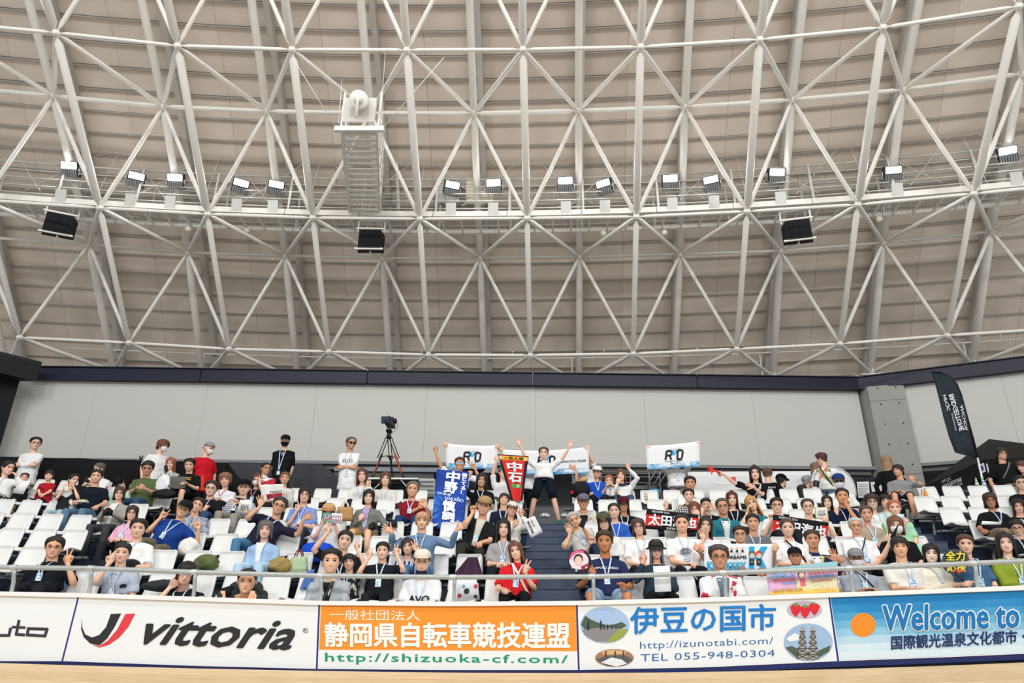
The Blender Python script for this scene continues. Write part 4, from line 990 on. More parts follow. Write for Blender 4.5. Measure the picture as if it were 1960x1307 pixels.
def person(key, label, row, hx, top, chin, hair=('short', '#14110f'), face=(0, 0, 0), by=0.0, up=('#ffffff', 'short'), low=('#22252b', 'long'), L='lap', R='lap', sk='#e2b091', hip=None, stand=None, dr=0.0, size=None,
           gl=None, hat=None, mask=None, lan=True, smile=False, open_=None, fem=False, legs='sit', rad=None, hidden_head=False, sh=None, collar=None, knees=None, belly=0.0, badge=True, group='spectators in the stand', var=0, lh=None):
    r_seat = rad if rad is not None else (rr(row) - .17)
    r_h = r_seat - dr; cy = (top + chin) / 2
    H = at_r(hx, cy, r_h); F = H.dot(_f); hh = (chin - top) * F / F0 * .98
    if size is None: size = min(1.1, max(.5, hh / .235)); size = .5 * size + .5 * (1.0 if hh > .2 else hh / .235)
    hh = max(.13, min(.27, hh)); s = size
    n = radial(H); fw0 = -n; lat0 = Vector((-n.y, n.x, 0))   # lat0 = image right
    lat0 = Vector((n.y, -n.x, 0))
    cb_, sb_ = cos(math.radians(by)), sin(math.radians(by)); fw = fw0 * cb_ + lat0 * sb_; lat = lat0 * cb_ - fw0 * sb_
    fz = floor_z(row, H.x) if stand is None else stand
    if legs in ('stand', 'wide'): hz = fz + .9 * s
    else: hz = fz + .42 + .095 * s
    if hip is not None: hp = at_r(hip, cy, r_seat); base_xy = Vector((hp.x, hp.y, 0))
    else: hp = at_r(hx, cy, r_seat); base_xy = Vector((hp.x, hp.y, 0)) - Vector((0, 0, 0))
    if lh is not None: hz = fz + lh
    HIP = Vector((base_xy.x, base_xy.y, hz))
    # head frame
    y_, p_, r_ = [math.radians(v) for v in face]
    to_cam = (-H).xy.to_3d().normalized(); f0 = (to_cam * .7 + fw0 * .3).normalized(); l0 = Vector((-f0.y, f0.x, 0))
    l0 = -f0.cross(UP).normalized() * -1
    if l0.dot(lat0) < 0: l0 = -l0
    hf = f0 * cos(y_) + l0 * sin(y_); hl = (l0 * cos(y_) - f0 * sin(y_))
    pit = p_ - math.radians(6); hf2 = (hf * cos(pit) + UP * sin(pit)).normalized(); hu = (UP * cos(pit) - hf * sin(pit)).normalized()
    hu2 = (hu * cos(r_) + hl * sin(r_)).normalized(); hl2 = hl * cos(r_) - hu * sin(r_)
    HM = frame(hl2 * hh * 1.16, hf2 * hh * 1.06, hu2 * hh * 1.02, H)
    chinp = H - hu2 * hh * .5
    neck_top = H - hu2 * hh * .42 - hf2 * hh * .08
    NB = neck_top - (UP * .75 + hu2 * .25) * .085 * s - fw * .015        # base of the neck
    t = (NB - HIP); TL = t.length; 
    if TL < .3 * s: HIP = NB - UP * .38 * s - fw * .12; t = NB - HIP; TL = t.length
    t = t / TL; latt = (lat - t * lat.dot(t)).normalized(); fwt = latt.cross(t)
    sw = (.178 if fem else .2) * s; tw = .5 * TL
    T = lambda f, lx=0, fy=0: HIP + t * (TL * f) + latt * lx * s + fwt * fy * s
    root = thing('person', (HIP.x, HIP.y, fz), label, 'person', group); CAST[key] = root
    skm = skin(sk)
    secs = [(-.10, .165, .11, 0), (.0, .172, .125, .0), (.2, .158, .115 + belly * .6, .005 + belly * .5), (.45, .152 + (0 if fem else .012), .110 + belly, .01 + belly * .6), (.68, .168 + (0 if fem else .01), .115, .01), (.80, .170 + (0 if fem else .014), .106, .005), (.87, .152 + (0 if fem else .012), .094, 0), (.92, .118 + (0 if fem else .01), .08, -.004), (.965, .086, .066, -.005), (1.0, .066, .058, 0)]
    def torso(mb, infl=0.0, lo=0, hem=0.0, hi=None):
        S_ = []
        for i, (f, w, d, o) in enumerate(secs):
            if i < lo: continue
            k = infl + (hem if f < .3 else 0); S_.append((T(f, 0, o), latt * (w * s + k), fwt * (d * s + k)))
        if hi: S_ = S_[:hi]
        mb.sect(S_, 18, 2.35)
    body = MB(); torso(body, -.004)
    body.tube([NB - t * .04, NB + UP * .01, neck_top, neck_top + hu2 * .05 * s], [.068 * s * (.9 if fem else 1), .062 * s * (.86 if fem else 1), .060 * s * (.86 if fem else 1), .05 * s], 12)
    addgeo(body, HG, HM)
    # arms
    SH = {}; EL = {}; WR = {}
    for side, spec in (('L', L), ('R', R)):           # L = picture-left arm
        sg = -1 if side == 'L' else 1
        Sp = T(1.0, sg * (sw / s - .012), -.005) - t * .085 * s
        L1, L2 = .275 * s, .245 * s; hold = 'relax'; palm = None; fing = None; fr_ = fwt
        if isinstance(spec, tuple):
            px, py, off, hold = spec[:4]; Wp = at_r(px, py, r_h - off); 
            if spec[3] in ('open', 'spread', 'peace', 'horns', 'fist', 'point'): palm = (-Wp).normalized()
            if len(spec) > 4 and spec[4] is not None: fa = math.radians(spec[4]); fing = (lat0 * sin(fa) + UP * cos(fa))
            Wp = Wp - (fing if fing is not None else UP * .6) * (.05 * s)
        elif spec == 'lap': Wp = T(0, sg * .055, .30) + UP * .055 * s; palm = -UP; fing = (fwt * .6 - latt * sg * .8)
        elif spec == 'knee': Wp = T(0, sg * .13, .36) + UP * .09 * s; palm = -UP; fing = (fwt * .9 - UP * .3)
        elif spec == 'side': Wp = Sp + latt * sg * .09 * s - UP * .49 * s + fwt * .03; palm = -latt * sg; fing = -UP
        elif spec == 'back': Wp = T(.02, sg * .1, -.15); palm = -fwt; fing = -latt * sg
        elif spec == 'cross': Wp = T(.52, -sg * .10, .17); palm = fwt * -1; fing = -latt * sg + UP * .15; hold = 'relax'
        elif spec == 'chest': Wp = T(.55, sg * .02, .17); palm = -fwt; fing = -latt * sg + UP * .3
        elif spec == 'phone': Wp = T(.42, sg * .06, .26); palm = -fwt; fing = (UP - latt * sg * .5); hold = 'grip'
        elif spec == 'rest': Wp = Sp + fwt * .33 * s - UP * .3 * s - latt * sg * .03; palm = -UP; fing = fwt * .8 - latt * sg * .4
        elif spec == 'none': Wp = Sp + latt * sg * .06 - UP * .45 * s; palm = -latt * sg; fing = -UP
        D = (Wp - Sp); dl = D.length
        if dl > (L1 + L2) * .985:
            k = min(1.22, dl / ((L1 + L2) * .985)); L1 *= k; L2 *= k
            if dl > (L1 + L2) * .985: Wp = Sp + D * ((L1 + L2) * .985 / dl); D = Wp - Sp; dl = D.length
        a_ = (L1 * L1 - L2 * L2 + dl * dl) / (2 * dl); h_ = math.sqrt(max(0, L1 * L1 - a_ * a_)); hint = (-UP * 1.0 + latt * sg * .55 - fwt * .15)
        if spec == 'cross': hint = (-UP * .7 + latt * sg * .9)
        du = D / dl; hint = hint - du * hint.dot(du); hint = hint.normalized() if hint.length > 1e-4 else latt * sg
        Ep = Sp + du * a_ + hint * h_
        fd = (Wp - Ep).normalized()
        if fing is None: fing = (fd * .65 + UP * .5) if palm is not None else fd
        y_h = fing.normalized(); 
        if palm is None: palm = (fwt * -1 if hold in ('grip', 'pinch') else -UP)
        z_h = (palm - y_h * palm.dot(y_h)); z_h = z_h.normalized() if z_h.length > 1e-4 else y_h.orthogonal().normalized()
        x_h = y_h.cross(z_h)                          # thumb side of a right hand
        right = side == 'L'
        HMx = frame(x_h * (s * 1.05), y_h * (s * 1.05), z_h * (s * 1.05), Wp)
        addgeo(body, hand_get(hold, not right), HMx)
        m_ = .92 if fem else 1.0
        body.tube([Sp + du * .01, Sp.lerp(Ep, .3), Sp.lerp(Ep, .8), Ep, Ep.lerp(Wp, .3), Ep.lerp(Wp, .8), Wp + y_h * .012], [.05 * s * m_, .047 * s * m_, .040 * s * m_, .037 * s * m_, .038 * s * m_, .026 * s * m_, .023 * s * m_], 10)
        SH[side], EL[side], WR[side] = Sp, Ep, Wp
    # legs
    KN, AN, leg0 = {}, {}, {}
    for side, sg in (('L', -1), ('R', 1)):
        h0 = HIP + latt * sg * .085 * s - UP * .01
        if legs == 'sit':
            kd = knees or 0.13
            kp = HIP + latt * sg * kd * s + fw * (.44 if row > 1 else .34) * s + UP * .0; an = Vector((kp.x, kp.y, fz + .08)) + fw * (.03 if row > 1 else -.12) * s + latt * sg * .01
        elif legs == 'wide': kp = HIP + latt * sg * .2 * s - UP * .44 * s + fw * .05; an = Vector((HIP.x, HIP.y, fz + .07)) + latt * sg * .29 * s
        else: kp = HIP + latt * sg * .09 * s - UP * .43 * s + fw * .02; an = Vector((HIP.x, HIP.y, fz + .07)) + latt * sg * .1 * s
        KN[side], AN[side], leg0[side] = kp, an, h0
    lc, ll = low[0], low[1]
    pat = low[2] if len(low) > 2 else None
    LM_ = cloth(lc, *(pat or ()))
    if ll != 'none':
        tr = MB(); tr.sect([(T(-.10), latt * .17 * s, fwt * .12 * s), (T(.02), latt * .182 * s, fwt * .135 * s), (T(.18), latt * .168 * s, fwt * (.125 + belly * .5) * s)], 14, 2.3)
        for side in ('L', 'R'):
            h0, kp, an = leg0[side], KN[side], AN[side]
            if ll == 'skirt': continue
            if ll == 'long': tr.tube([h0, h0.lerp(kp, .5), kp, kp.lerp(an, .5), an + UP * .02], [.092 * s, .085 * s, .068 * s, .062 * s, .055 * s], 10)
            else:
                e = h0.lerp(kp, .9); tr.tube([h0, h0.lerp(kp, .5), e], [.096 * s, .09 * s, .08 * s], 10, False); body.tube([h0, h0.lerp(kp, .6), kp, kp.lerp(an, .35), an], [.07 * s, .066 * s, .053 * s, .052 * s, .034 * s], 10)
        if ll == 'skirt':
            kc = (KN['L'] + KN['R']) / 2; ac = (AN['L'] + AN['R']) / 2
            if legs == 'sit': tr.sect([(HIP, latt * .17 * s, UP * .11 * s), (HIP.lerp(kc, .6), latt * .2 * s, UP * .1 * s), (kc, latt * .22 * s, (UP * .08 + fw * .05) * s), (kc.lerp(ac, .45), latt * .24 * s, fw * .09 * s)], 14)
            else: tr.sect([(HIP, latt * .17 * s, fw * .12 * s), (kc, latt * .22 * s, fw * .18 * s)], 14)
            for side in ('L', 'R'): body.tube([KN[side], KN[side].lerp(AN[side], .4), AN[side]], [.05 * s, .048 * s, .034 * s], 10)
        put('skirt' if ll == 'skirt' else ('shorts' if ll == 'shorts' else 'trousers'), tr, LM_, root)
        for side in ('L', 'R'):
            an = AN[side]; sm_ = MB(); c = Vector((an.x, an.y, fz))
            sm_.sect([(c + UP * .004 + fw * .06 * s, latt * .042 * s, fw * .13 * s), (c + UP * .035 + fw * .06 * s, latt * .044 * s, fw * .132 * s), (c + UP * .06 + fw * .03 * s, latt * .04 * s, fw * .09 * s), (c + UP * .1 * s, latt * .035 * s, fw * .045 * s)], 12, 2.3); put('shoe', sm_, mat(sh or '#2a2a2e', .5), root)
    # upper garment
    uc, ul = up[0], up[1]; upat = up[2] if len(up) > 2 else None; umat = cloth(uc, *(upat or ()))
    g = MB(); hemx = .012
    S_ = []
    for i, (f, w, d, o) in enumerate(secs):
        k = .014 + (hemx if f < .3 else 0) + (.012 if f < .75 else 0); S_.append((T(f if f > -.05 else -.04, 0, o), latt * (w * s + k), fwt * (d * s + k)))
    S_ = S_[:-1]; g.sect(S_, 20, 2.3)
    if ul in ('polo', 'longc', 'high'): g.tube([NB - t * .03, NB + t * .018], [.072 * s, .066 * s], 12, False)
    for side in ('L', 'R'):
        Sp, Ep, Wp = SH[side], EL[side], WR[side]
        if ul == 'none': g.tube([T(.86, (-1 if side == 'L' else 1) * .1), Sp], [.07 * s, .052 * s], 10); continue
        if ul in ('long', 'longc'): pts_ = [T(1.0, (-1 if side == 'L' else 1) * .09) - t * .075 * s, Sp, Sp.lerp(Ep, .5), Ep, Ep.lerp(Wp, .5), Ep.lerp(Wp, .94)]; rd = [.066, .062, .058, .054, .048, .036]
        else: pts_ = [T(1.0, (-1 if side == 'L' else 1) * .09) - t * .075 * s, Sp, Sp.lerp(Ep, .45), Sp.lerp(Ep, .82)]; rd = [.066, .064, .064, .067]
        g.tube(pts_, [v * s for v in rd], 12, False)
    me = g.mesh('shirt', True, BASE[root.name]); tmp = bpy.data.objects.new('tmp', me); COL.objects.link(tmp)
    rm = tmp.modifiers.new('r', 'REMESH'); rm.mode = 'VOXEL'; rm.voxel_size = .017 if row <= 3 else .021; rm.use_smooth_shade = True
    sm = tmp.modifiers.new('s', 'SMOOTH'); sm.iterations = 3; sm.factor = .5
    dg = bpy.context.evaluated_depsgraph_get(); me2 = bpy.data.meshes.new_from_object(tmp.evaluated_get(dg)); bpy.data.objects.remove(tmp); bpy.data.meshes.remove(me)
    A = np.empty(len(me2.vertices) * 3); me2.vertices.foreach_get('co', A); A = A.reshape(-1, 3)      # soft folds
    ph = (hx * .37) % 6.28; d = np.sin(A[:, 0] * 31 + A[:, 2] * 23 + ph) * .0035 + np.sin(A[:, 2] * 41 - A[:, 0] * 17 + ph * 2) * .003
    N_ = np.empty(len(me2.vertices) * 3); me2.vertices.foreach_get('normal', N_); A += N_.reshape(-1, 3) * d[:, None]; me2.vertices.foreach_set('co', A.ravel())
    me2.polygons.foreach_set('use_smooth', [True] * len(me2.polygons)); me2.materials.clear(); me2.materials.append(umat)
    nm = {'long': 'sweater', 'longc': 'long_sleeved_shirt', 'polo': 'polo_shirt', 'none': 'sleeveless_top'}.get(ul, 'shirt')
    go = bpy.data.objects.new(nm, me2); COL.objects.link(go); go.parent = root; BASE[go.name] = BASE[root.name]
    put('body', body, skm, root)
    F_ = lambda f, lx, extra=.0: T(f, lx, interp(f, [(x[0], x[2] + x[3]) for x in secs]) * math.sqrt(max(.05, 1 - (abs(lx) / .19) ** 2.2))) + fwt * (.034 + extra)
    if collar:                                        # open jacket / inner shirt strip
        mb = MB(); g_ = []
        for i in range(7):
            f = .12 + .83 * i / 6; w = .035 + .035 * (i / 6) ** 2; g_.append([F_(f, -w, .002), F_(f, 0, .004), F_(f, w, .002)])
        mb.slab(g_, .006, fwt); put('inner_shirt', mb, cloth(collar), root)
    if ul in ('polo', 'longc'):
        mb = MB()
        for sg in (-1, 1):
            q = [F_(.99, sg * .06, -.01), F_(.90, sg * .07, .006), F_(.885, sg * .03, .01), F_(.93, sg * .008, .0)]
            mb.add(q, [(0, 1, 2, 3)])
        put('collar', mb, umat, root, smooth=False)
    # face
    if not hidden_head:
        for i in (0, 1):
            if gl == 'sun': break
            e = inst('eye', EYE[i], None, root, HM); 
        for i in (0, 1): inst('eyebrow', BROW[i], None, root, HM).data.materials or None
        if mask is None: inst('mouth', SMILE if smile else MOUTH, None, root, HM)
        else: inst('face_mask', MASK, mat(mask, .7), root, HM)
        if gl == 'sun': inst('sunglasses', SUNG, mat('#1c2026', .2), root, HM)
        elif gl == 'blue': inst('sunglasses', SUNG, mat('#a9c8ee', .15), root, HM)
        elif gl: inst('glasses', GLASS, mat(gl, .35, .3), root, HM)
    hs_, hc = hair[0], hair[1]
    if hs_ != 'none': inst('hair', hair_get(hs_, var), hairm(hc), root, HM @ Matrix.Diagonal((1.0, 1.0, .97, 1) if not hat else (.95, .95, .9, 1)))
    if hat: inst({'cap': 'cap', 'bucket': 'bucket_hat', 'straw': 'straw_hat', 'bandana': 'bandana'}[hat[0]], HAT[hat[0]], cloth(hat[1], *(hat[2:] or ())), root, HM @ Matrix.Scale(1.1 if hat[0] in ('bucket', 'straw') else 1.06, 4))
    if lan:
        lc_ = lan if isinstance(lan, str) else '#e4ecf6'; mb = MB(); low_f = .42
        for sg in (-1, 1):
            q = [T(1.0, sg * .066, -.01) + fwt * .0 + t * .012, F_(.95, sg * .062, .004), F_(.80, sg * .045, .004), F_(.62, sg * .024, .004), F_(low_f, sg * .004, .006)]; g_ = []
            for i, p in enumerate(q): dd = latt * .0085; g_.append([p - dd, p + dd])
            mb.slab(g_, .003, fwt)
        put('lanyard', mb, mat(lc_, .5, 0, 0, 20, 'hstripe', '#8fb4dc', 14.0), root, smooth=False)
        if badge:
            mb = MB(); c = F_(low_f - .07, 0, .008); mb.box(c, latt * .034, t * .045, fwt * .003); put('badge', mb, mat('#e6f0f6', .35, 0, 0, 20, 'blotch', '#5aa6d8', 45.0), root, smooth=False)
    person.last = dict(T=T, F=F_, lat=latt, fw=fwt, t=t, s=s, WR=WR, HM=HM, H=H, r=r_h, root=root, HIP=HIP, EL=EL, SH=SH, NB=NB, KN=KN, fz=fz)
    return root
for b_ in BROW: b_.materials.append(mat('#2a201c', .8))
MOUTH.materials.append(LIPM)
def chest(txt, m, f0=.58, f1=.68, w=.12, bold=.02, shear=0):     # print on the front of the last person's shirt
    q = person.last; F = q['F']; return letters(txt, lambda u, v: F(f0 + (f1 - f0) * v, (u - .5) * 2 * w, .006), m, q['root'], bold, shear, 1, 'print')
def chest_shape(pts, m, name='print', e=.006):
    q = person.last; F = q['F']; return poly(pts, lambda u, v: F(v, u, e), m, q['root'], name)
def strap(side, m, w=.012, f0=.99, f1=.1, x0=.07, x1=.16, name='bag_strap'):
    q = person.last; F = q['F']; mb = MB(); g_ = []
    for i in range(7):
        t_ = i / 6; x = side * (x0 * (1 - t_) - x1 * t_); p = F(f0 + (f1 - f0) * t_, x, .006); g_.append([p - q['lat'] * w, p + q['lat'] * w])
    mb.slab(g_, .005, q['fw']); put(name, mb, m, q['root'], smooth=False)
# ================================================================ the spectators, from the left; pixel places are where head and hands show
K_ = '#14110f'; BR = '#4a2f22'; DB = '#2a1c17'; GY = '#6d6a68'; WH = '#f2f3f2'
P = person
# --- left block
P('w1','woman in a white cardigan with black ponytail looking right, at the far left edge',6,15,882,908,('tied',K_),(45,0,0),up=('#eef0ef','long'),low=('#e6e6e2','long',('blotch','#26262a',18.0)),fem=True,lan='#3f6d74',badge=False,L='lap',R=(33,909,.05,'relax'),collar='#f4f4f2')
P('m2','standing man in a white long-sleeved top with arms crossed and beige trousers',7,68,836,860,('short',K_),(18,0,0),up=('#f0f1f1','long'),low=('#a89f86','long'),legs='stand',rad=rr(7)+1.0,stand=floor_z(7)+.0,L='cross',R='cross',gl='#6a6a6e',lan=False)
P('c3','toddler behind a big sheet of white paper at the far left',6,47,905,922,('short','#241a16'),(5,0,0),up=('#1d222b','short'),low=('#17191f','shorts'),L=(29,936,.25,'grip'),R=(54,929,.25,'grip'),lan=False,sk='#dba98a',sh='#19a07c',size=.6)
P('c4','small boy in a red printed T-shirt and dark shorts sitting alone',6,94,899.5,919,('fringe',K_),(0,0,0),up=('#b01e2c','short',('blotch','#8a1824',9.0)),low=('#1b2030','shorts'),L=(76,943,.25,'grip'),R=(85,944,.25,'grip'),lan=False,size=.66)
P('g5','girl in a black and white top drinking, white bow in her black hair',5,141,907,928.5,('tied',K_),(35,0,0),up=('#23262b','short',('blotch','#e8e8e6',4.0)),low=('#a9c2d2','long'),L=(123,932,.15,'pinch'),R=(143,932,.14,'relax'),lan=False,fem=True,mask=None)
P('m6','man in a navy V-neck T-shirt and faded jeans with a salad on his lap',5,185,898.5,924,('short',K_),(0,0,0),up=('#141b28','short'),low=('#5f7d98','long'),L=(146,957,.3,'relax'),R=(190,964,.3,'relax'),lan=False,sk='#d9a27f')
P('m7','man in a white jersey with red trim looking at his phone, turned to the left',7,190,886,908,('short','#4a3f38'),(-55,-10,0),up=('#eef0f2','polo',('blotch','#d8343e',2.2)),L=(170,922,.1,'grip'),R='lap',lan=False)
P('p8','person in a pale mint jacket and black cap bending forward',6,228,914,936,('tied',K_),(-30,-40,-10),up=('#bfe3cf','long'),low=('#2a3540','long'),dr=.15,hip=252,L='lap',R='lap',lan=False,hat=('cap','#17191c'),gl='#333333',mask='#f0f2f2')
P('w9','woman with glasses and bobbed hair in a grey cardigan, black camera on her lap',4,229,931.6,956,('bob','#3a2520'),(0,0,0),up=('#a8a59b','long'),low=('#3f4245','long'),fem=True,gl='#3a2a26',lan=False,collar='#eceae6',L=(200,977,.3,'grip'),R=(214,979,.3,'relax'))
P('m10','man in an olive green T-shirt and glasses looking down, jeans',6,283,881,909,('crop',K_),(0,-14,0),up=('#5c6b43','short'),low=('#34506e','long'),gl='#2a2422',L=(262,931,.3,'relax'),R=(278,932,.3,'grip'),lan=False,sk='#c99573')
P('m11','standing person in a loose white top, brown curly hair, mask pulled down, facing right',7,312,842,864,('curly','#5a3422'),(60,-5,0),by=50,up=('#f0f1f0','short'),low=('#30343a','long'),legs='stand',rad=rr(7)+1.0,stand=floor_z(7),mask='#f2f4f5',lan=False,L='side',R='side')
P('w12','woman with long brown hair in a grey top raising a black phone',7,327,876,897,('long','#7a4a30'),(-10,-8,0),up=('#b4bcbc','short'),fem=True,L=(318,900,.2,'grip'),R='lap',lan=False)
P('m13','young man in a black T-shirt with white and yellow lettering behind a laptop',7,363,877,901,('spiky',K_),(-8,-12,0),up=('#16181b','short'),low=('#17181b','shorts'),L=(348,921,.28,'relax'),R=(360,924,.28,'relax'),lan=False)
chest('RCUC',mat('#e9c84a'),.6,.72,.12,.03)
P('m14','standing man in a red T-shirt with a white headscarf and mask, facing right',7,400,847.5,870,('none',K_),(60,-5,0),by=55,up=('#d11c2b','short'),low=('#1c1d22','long'),legs='stand',rad=rr(7)+.75,stand=floor_z(7),mask='#f2f4f5',hat=('bandana','#c9cbcb','check','#5a5d60',12.0),lan=False,L='side',R='side')
P('w15','woman with glasses in a pink T-shirt behind the young man in white',3,253,967.8,994,('bob','#241a18'),(0,0,0),up=('#eeb4cf','short'),fem=True,smile=True,gl='#5a4a48',belly=.03,L='lap',R='lap')
P('m16','young man with a solemn face in a plain white T-shirt, second row from the front',2,265,993,1028,('spiky',K_),(0,0,0),up=('#f4f5f5','short'),low=('#26282c','long'),L='lap',R='rest')
P('m17','man making a V sign in a pale blue-grey shirt with a black pocket trim',1,234,1038.8,1075,('crop',K_),(0,0,0),up=('#b9c2d2','polo'),L=(209,1072,.15,'peace',-4),R='lap',var=1)
chest_shape([(.085,.56),(.12,.60),(.155,.56),(.15,.48),(.09,.48)],mat('#1f2330'),'pocket_trim')
P('m18','man with glasses in a black polo shirt making a V sign, front row far left',1,104,1027,1066,('short',K_),(3,0,0),up=('#161b24','polo'),gl='#4a3a30',L='side',R=(132,1071,.15,'peace',6),sk='#dfa67f')
P('m19','man in a royal blue polo and black cap with both hands in horn signs',3,352,959,990,('short',K_),(-5,0,20),up=('#1d4391','polo'),low=('#77705b','long'),hat=('cap','#1b2422'),gl='#c99f4a',smile=True,belly=.04,hip=326,L=(312,985,.12,'horns',30),R=(379,1006,.12,'horns',-25),sk='#dfa880')
P('m20','young man in a grey patterned shirt leaning in behind the man in royal blue',4,379,952,980,('short',K_),(0,0,18),up=('#a4adba','short',('blotch','#6f7888',14.0)),smile=True,sk='#d9a27f')
P('m21','bearded man with glasses in a black long-sleeved shirt and jeans',5,405,919,950,('short','#1d1815'),(-5,0,5),up=('#191b1e','long'),low=('#3b5578','long'),gl='#2f5a78',L='lap',R='knee',lan='#dfe8f2')
chest_shape([(-.06,.5),(-.02,.5),(.0,.38),(.03,.5),(.06,.5),(.03,.34),(-.03,.34)],mat('#c49a3a'))
P('w22','older woman with brown curly hair in a white jersey with a red strap',6,431,905.6,931,('curly','#6e4a38'),(-5,0,-6),up=('#eceef0','short'),fem=True,lan='#e0455a',sk='#d9a689')
P('w23','long-haired man with glasses in black holding a hand to his chin, over the boards',1,356.5,1075.5,1116,('bob',K_),(5,-8,4),up=('#1c1f22','short'),dr=.28,gl='#8a8a8e',L=(332,1119,.06,'pinch',50),R='lap',var=2)
P('m24','man in a dark green top leaning on the boards with both hands over the edge',1,473,1088,1134,('buzz','#17130f'),(0,0,0),up=('#333c3b','long'),dr=.35,L=(425,1142,.17,'grip',180),R=(482,1142,.17,'grip',180),sk='#d9a07a',badge=False)
P('m25','man in a checked shirt and black cap showing a white signed board, thumb up',5,467,919,947,('short',K_),(0,0,0),up=('#e4e1ea','short',('check','#7a7f9e',9.0)),low=('#9b958e','long'),hat=('cap','#15171a'),collar='#17191c',L=(449,961,.2,'fist',10),R=(477,980,.25,'grip'),belly=.05,hip=460)
P('w26','woman in black with glasses and a white mask raising her hand',6,492,907,930,('long','#3f2a22'),(-5,0,0),up=('#1b1b1e','short'),fem=True,gl='#5a5550',mask='#f2f4f5',lan='#d8404e',L='lap',R=(498,921,.12,'peace',10))
P('m27','man with glasses and short hair in a white and red cycling jersey',7,509,885,907,('buzz',K_),(30,0,0),up=('#eceef1','polo',('blotch','#c23446',3.0)),gl='#6a6a70',lan=False,sk='#c98f6c')
P('w28','older woman with short reddish hair in a patterned cream blouse',6,545,903,926,('crop','#5e3c2c'),(5,0,0),up=('#dcdad2','long',('blotch','#c2bfb4',20.0)),fem=True,lan=False,sk='#cf9673')
P('m29','standing man in a black baseball jersey, black cap and black mask',7,546,833.5,854.5,('short',K_),(0,-4,0),up=('#14181d','short'),low=('#23252a','long'),legs='stand',rad=rr(7)+.9,stand=floor_z(7),hat=('cap','#1a1b1e'),mask='#101114',L='back',R='back',belly=.03)
chest_shape([(-.012,.05),(.0,.05),(.0,.9),(-.012,.9)],mat('#dfe2e4'),'jersey_piping'); chest_shape([(.02,.05),(.032,.05),(.032,.9),(.02,.9)],mat('#dfe2e4'),'jersey_piping')
P('w30','woman with glasses in a blue blouse with a bow making a V sign',4,583.6,932,961,('bob',K_),(0,0,0),up=('#7d9bdc','short'),low=('#2f3d48','long'),fem=True,gl='#b9968a',L=(569,972,.15,'peace',0),R=(576,1001,.25,'relax'))
P('m31','man with glasses in a navy T-shirt leaning with both arms flung wide',3,535,951,984,('short','#2a2220'),(3,0,14),up=('#25243a','short'),low=('#4d7fa3','long'),gl='#2a2422',hip=500,L=(498.5,962,.15,'spread',-12),R=(588,990,.15,'spread',72),sk='#d39d78',badge=False)
P('w32','older woman in a light blue cardigan over a pale shirt, hands on her knees',2,508,996,1029,('bob','#4c4a4b'),(0,0,0),up=('#9fc0e2','long'),low=('#b5d3ea','long'),fem=True,collar='#eef2f6',L=(488,1078,.30,'relax'),R=(507,1077,.30,'relax'),badge=False,sk='#dcab8c')
P('w33','woman in a straw hat hiding her face behind a calendar card, long blue skirt',3,628.6,966,995,('verylong','#5a3c2c'),(0,0,0),up=('#f0eee9','short'),low=('#1f4fd0','skirt'),fem=True,hat=('straw','#cfa671'),L=(618,999,.24,'grip'),R=(640,999,.24,'grip'))
P('w34','smiling woman with long hair in a loose white knit top raising her hand',7,693,896.4,922,('long','#4a3026'),(0,0,-5),up=('#f2f1ee','long'),low=('#232a3a','long'),fem=True,smile=True,L='lap',R=(705,926,.15,'peace',20),badge=False)
P('w35','woman with a brown bob in a cream cardigan and black trousers',7,738,903,928.5,('bob','#4a2f24'),(0,0,0),up=('#e6e1da','long'),low=('#17181b','long'),fem=True,smile=True,L='lap',R='lap',badge=False)
P('w36','woman in a grey cardigan over a lilac blouse and mustard shorts',4,705.7,937,964,('bob',K_),(0,0,0),up=('#7c807c','long'),low=('#b08a48','shorts'),fem=True,smile=True,collar='#b7a1cf',L='phone',R=(752,1003,.2,'grip'))
P('m37','standing man in sunglasses and a white lettered T-shirt with arms crossed',7,672,836,859.7,('grey','#4a4846'),(25,0,0),up=('#f6f7f8','short'),low=('#1f2f4a','long'),legs='stand',rad=rr(7)+1.0,stand=floor_z(7),gl='sun',L='cross',R='cross',sk='#c98f6c')
chest('FUTI',mat('#1c2233'),.66,.76,.1,0)
P('m38','young man in a black T-shirt stretching one arm up in a V sign',2,660.7,1015,1050,('crop',K_),(3,0,8),up=('#17191c','short'),L=(625.5,1016,.12,'peace',0),R='lap',smile=False)
P('c39','small boy in a dark patterned shirt with arm up, beside the man in grey',1,668,1060,1089,('fringe',K_),(0,0,-6),up=('#222c3c','short',('blotch','#c9c2a4',16.0)),R=(684.6,1046,.05,'peace',5),L='lap',size=.75)
P('m40','man in a light grey zip hoodie leaning forward in the front row',1,634.7,1049,1096,('spiky',K_),(0,0,0),up=('#aeb6ba','long'),dr=.28,L='rest',R='rest',sk='#e0aa88',smile=True,belly=.03,collar='#1c1e22'); strap(1,mat('#3a3633'),.02,.98,.1,.06,.12)
P('c41','boy in a black T-shirt making V signs with both hands',1,732.6,1037,1069,('crop',K_),(-3,0,0),up=('#1c1f23','short'),L=(706,1062,.15,'peace',2),R=(760,1056,.15,'peace',2),size=.82)
P('m42','grey-haired man in a dark red T-shirt clapping his hands',5,790,921.5,950.6,('grey','#55524f'),(0,0,4),up=('#8e1e2c','short'),low=('#24426e','long'),smile=True,belly=.04,L=(805,967,.25,'open',25),R=(814,966,.25,'open',-15),sk='#d99c76')
P('m43','man in a denim shirt and jeans spreading both arms wide',2,808,980,1012,('fringe','#9a7656'),(0,0,0),up=('#6c89a8','longc'),low=('#4d78a4','long'),L=(745,1015,.2,'spread',-70),R=(880,1010,.15,'spread',60),sk='#e0ab88',dr=.05,smile=False)
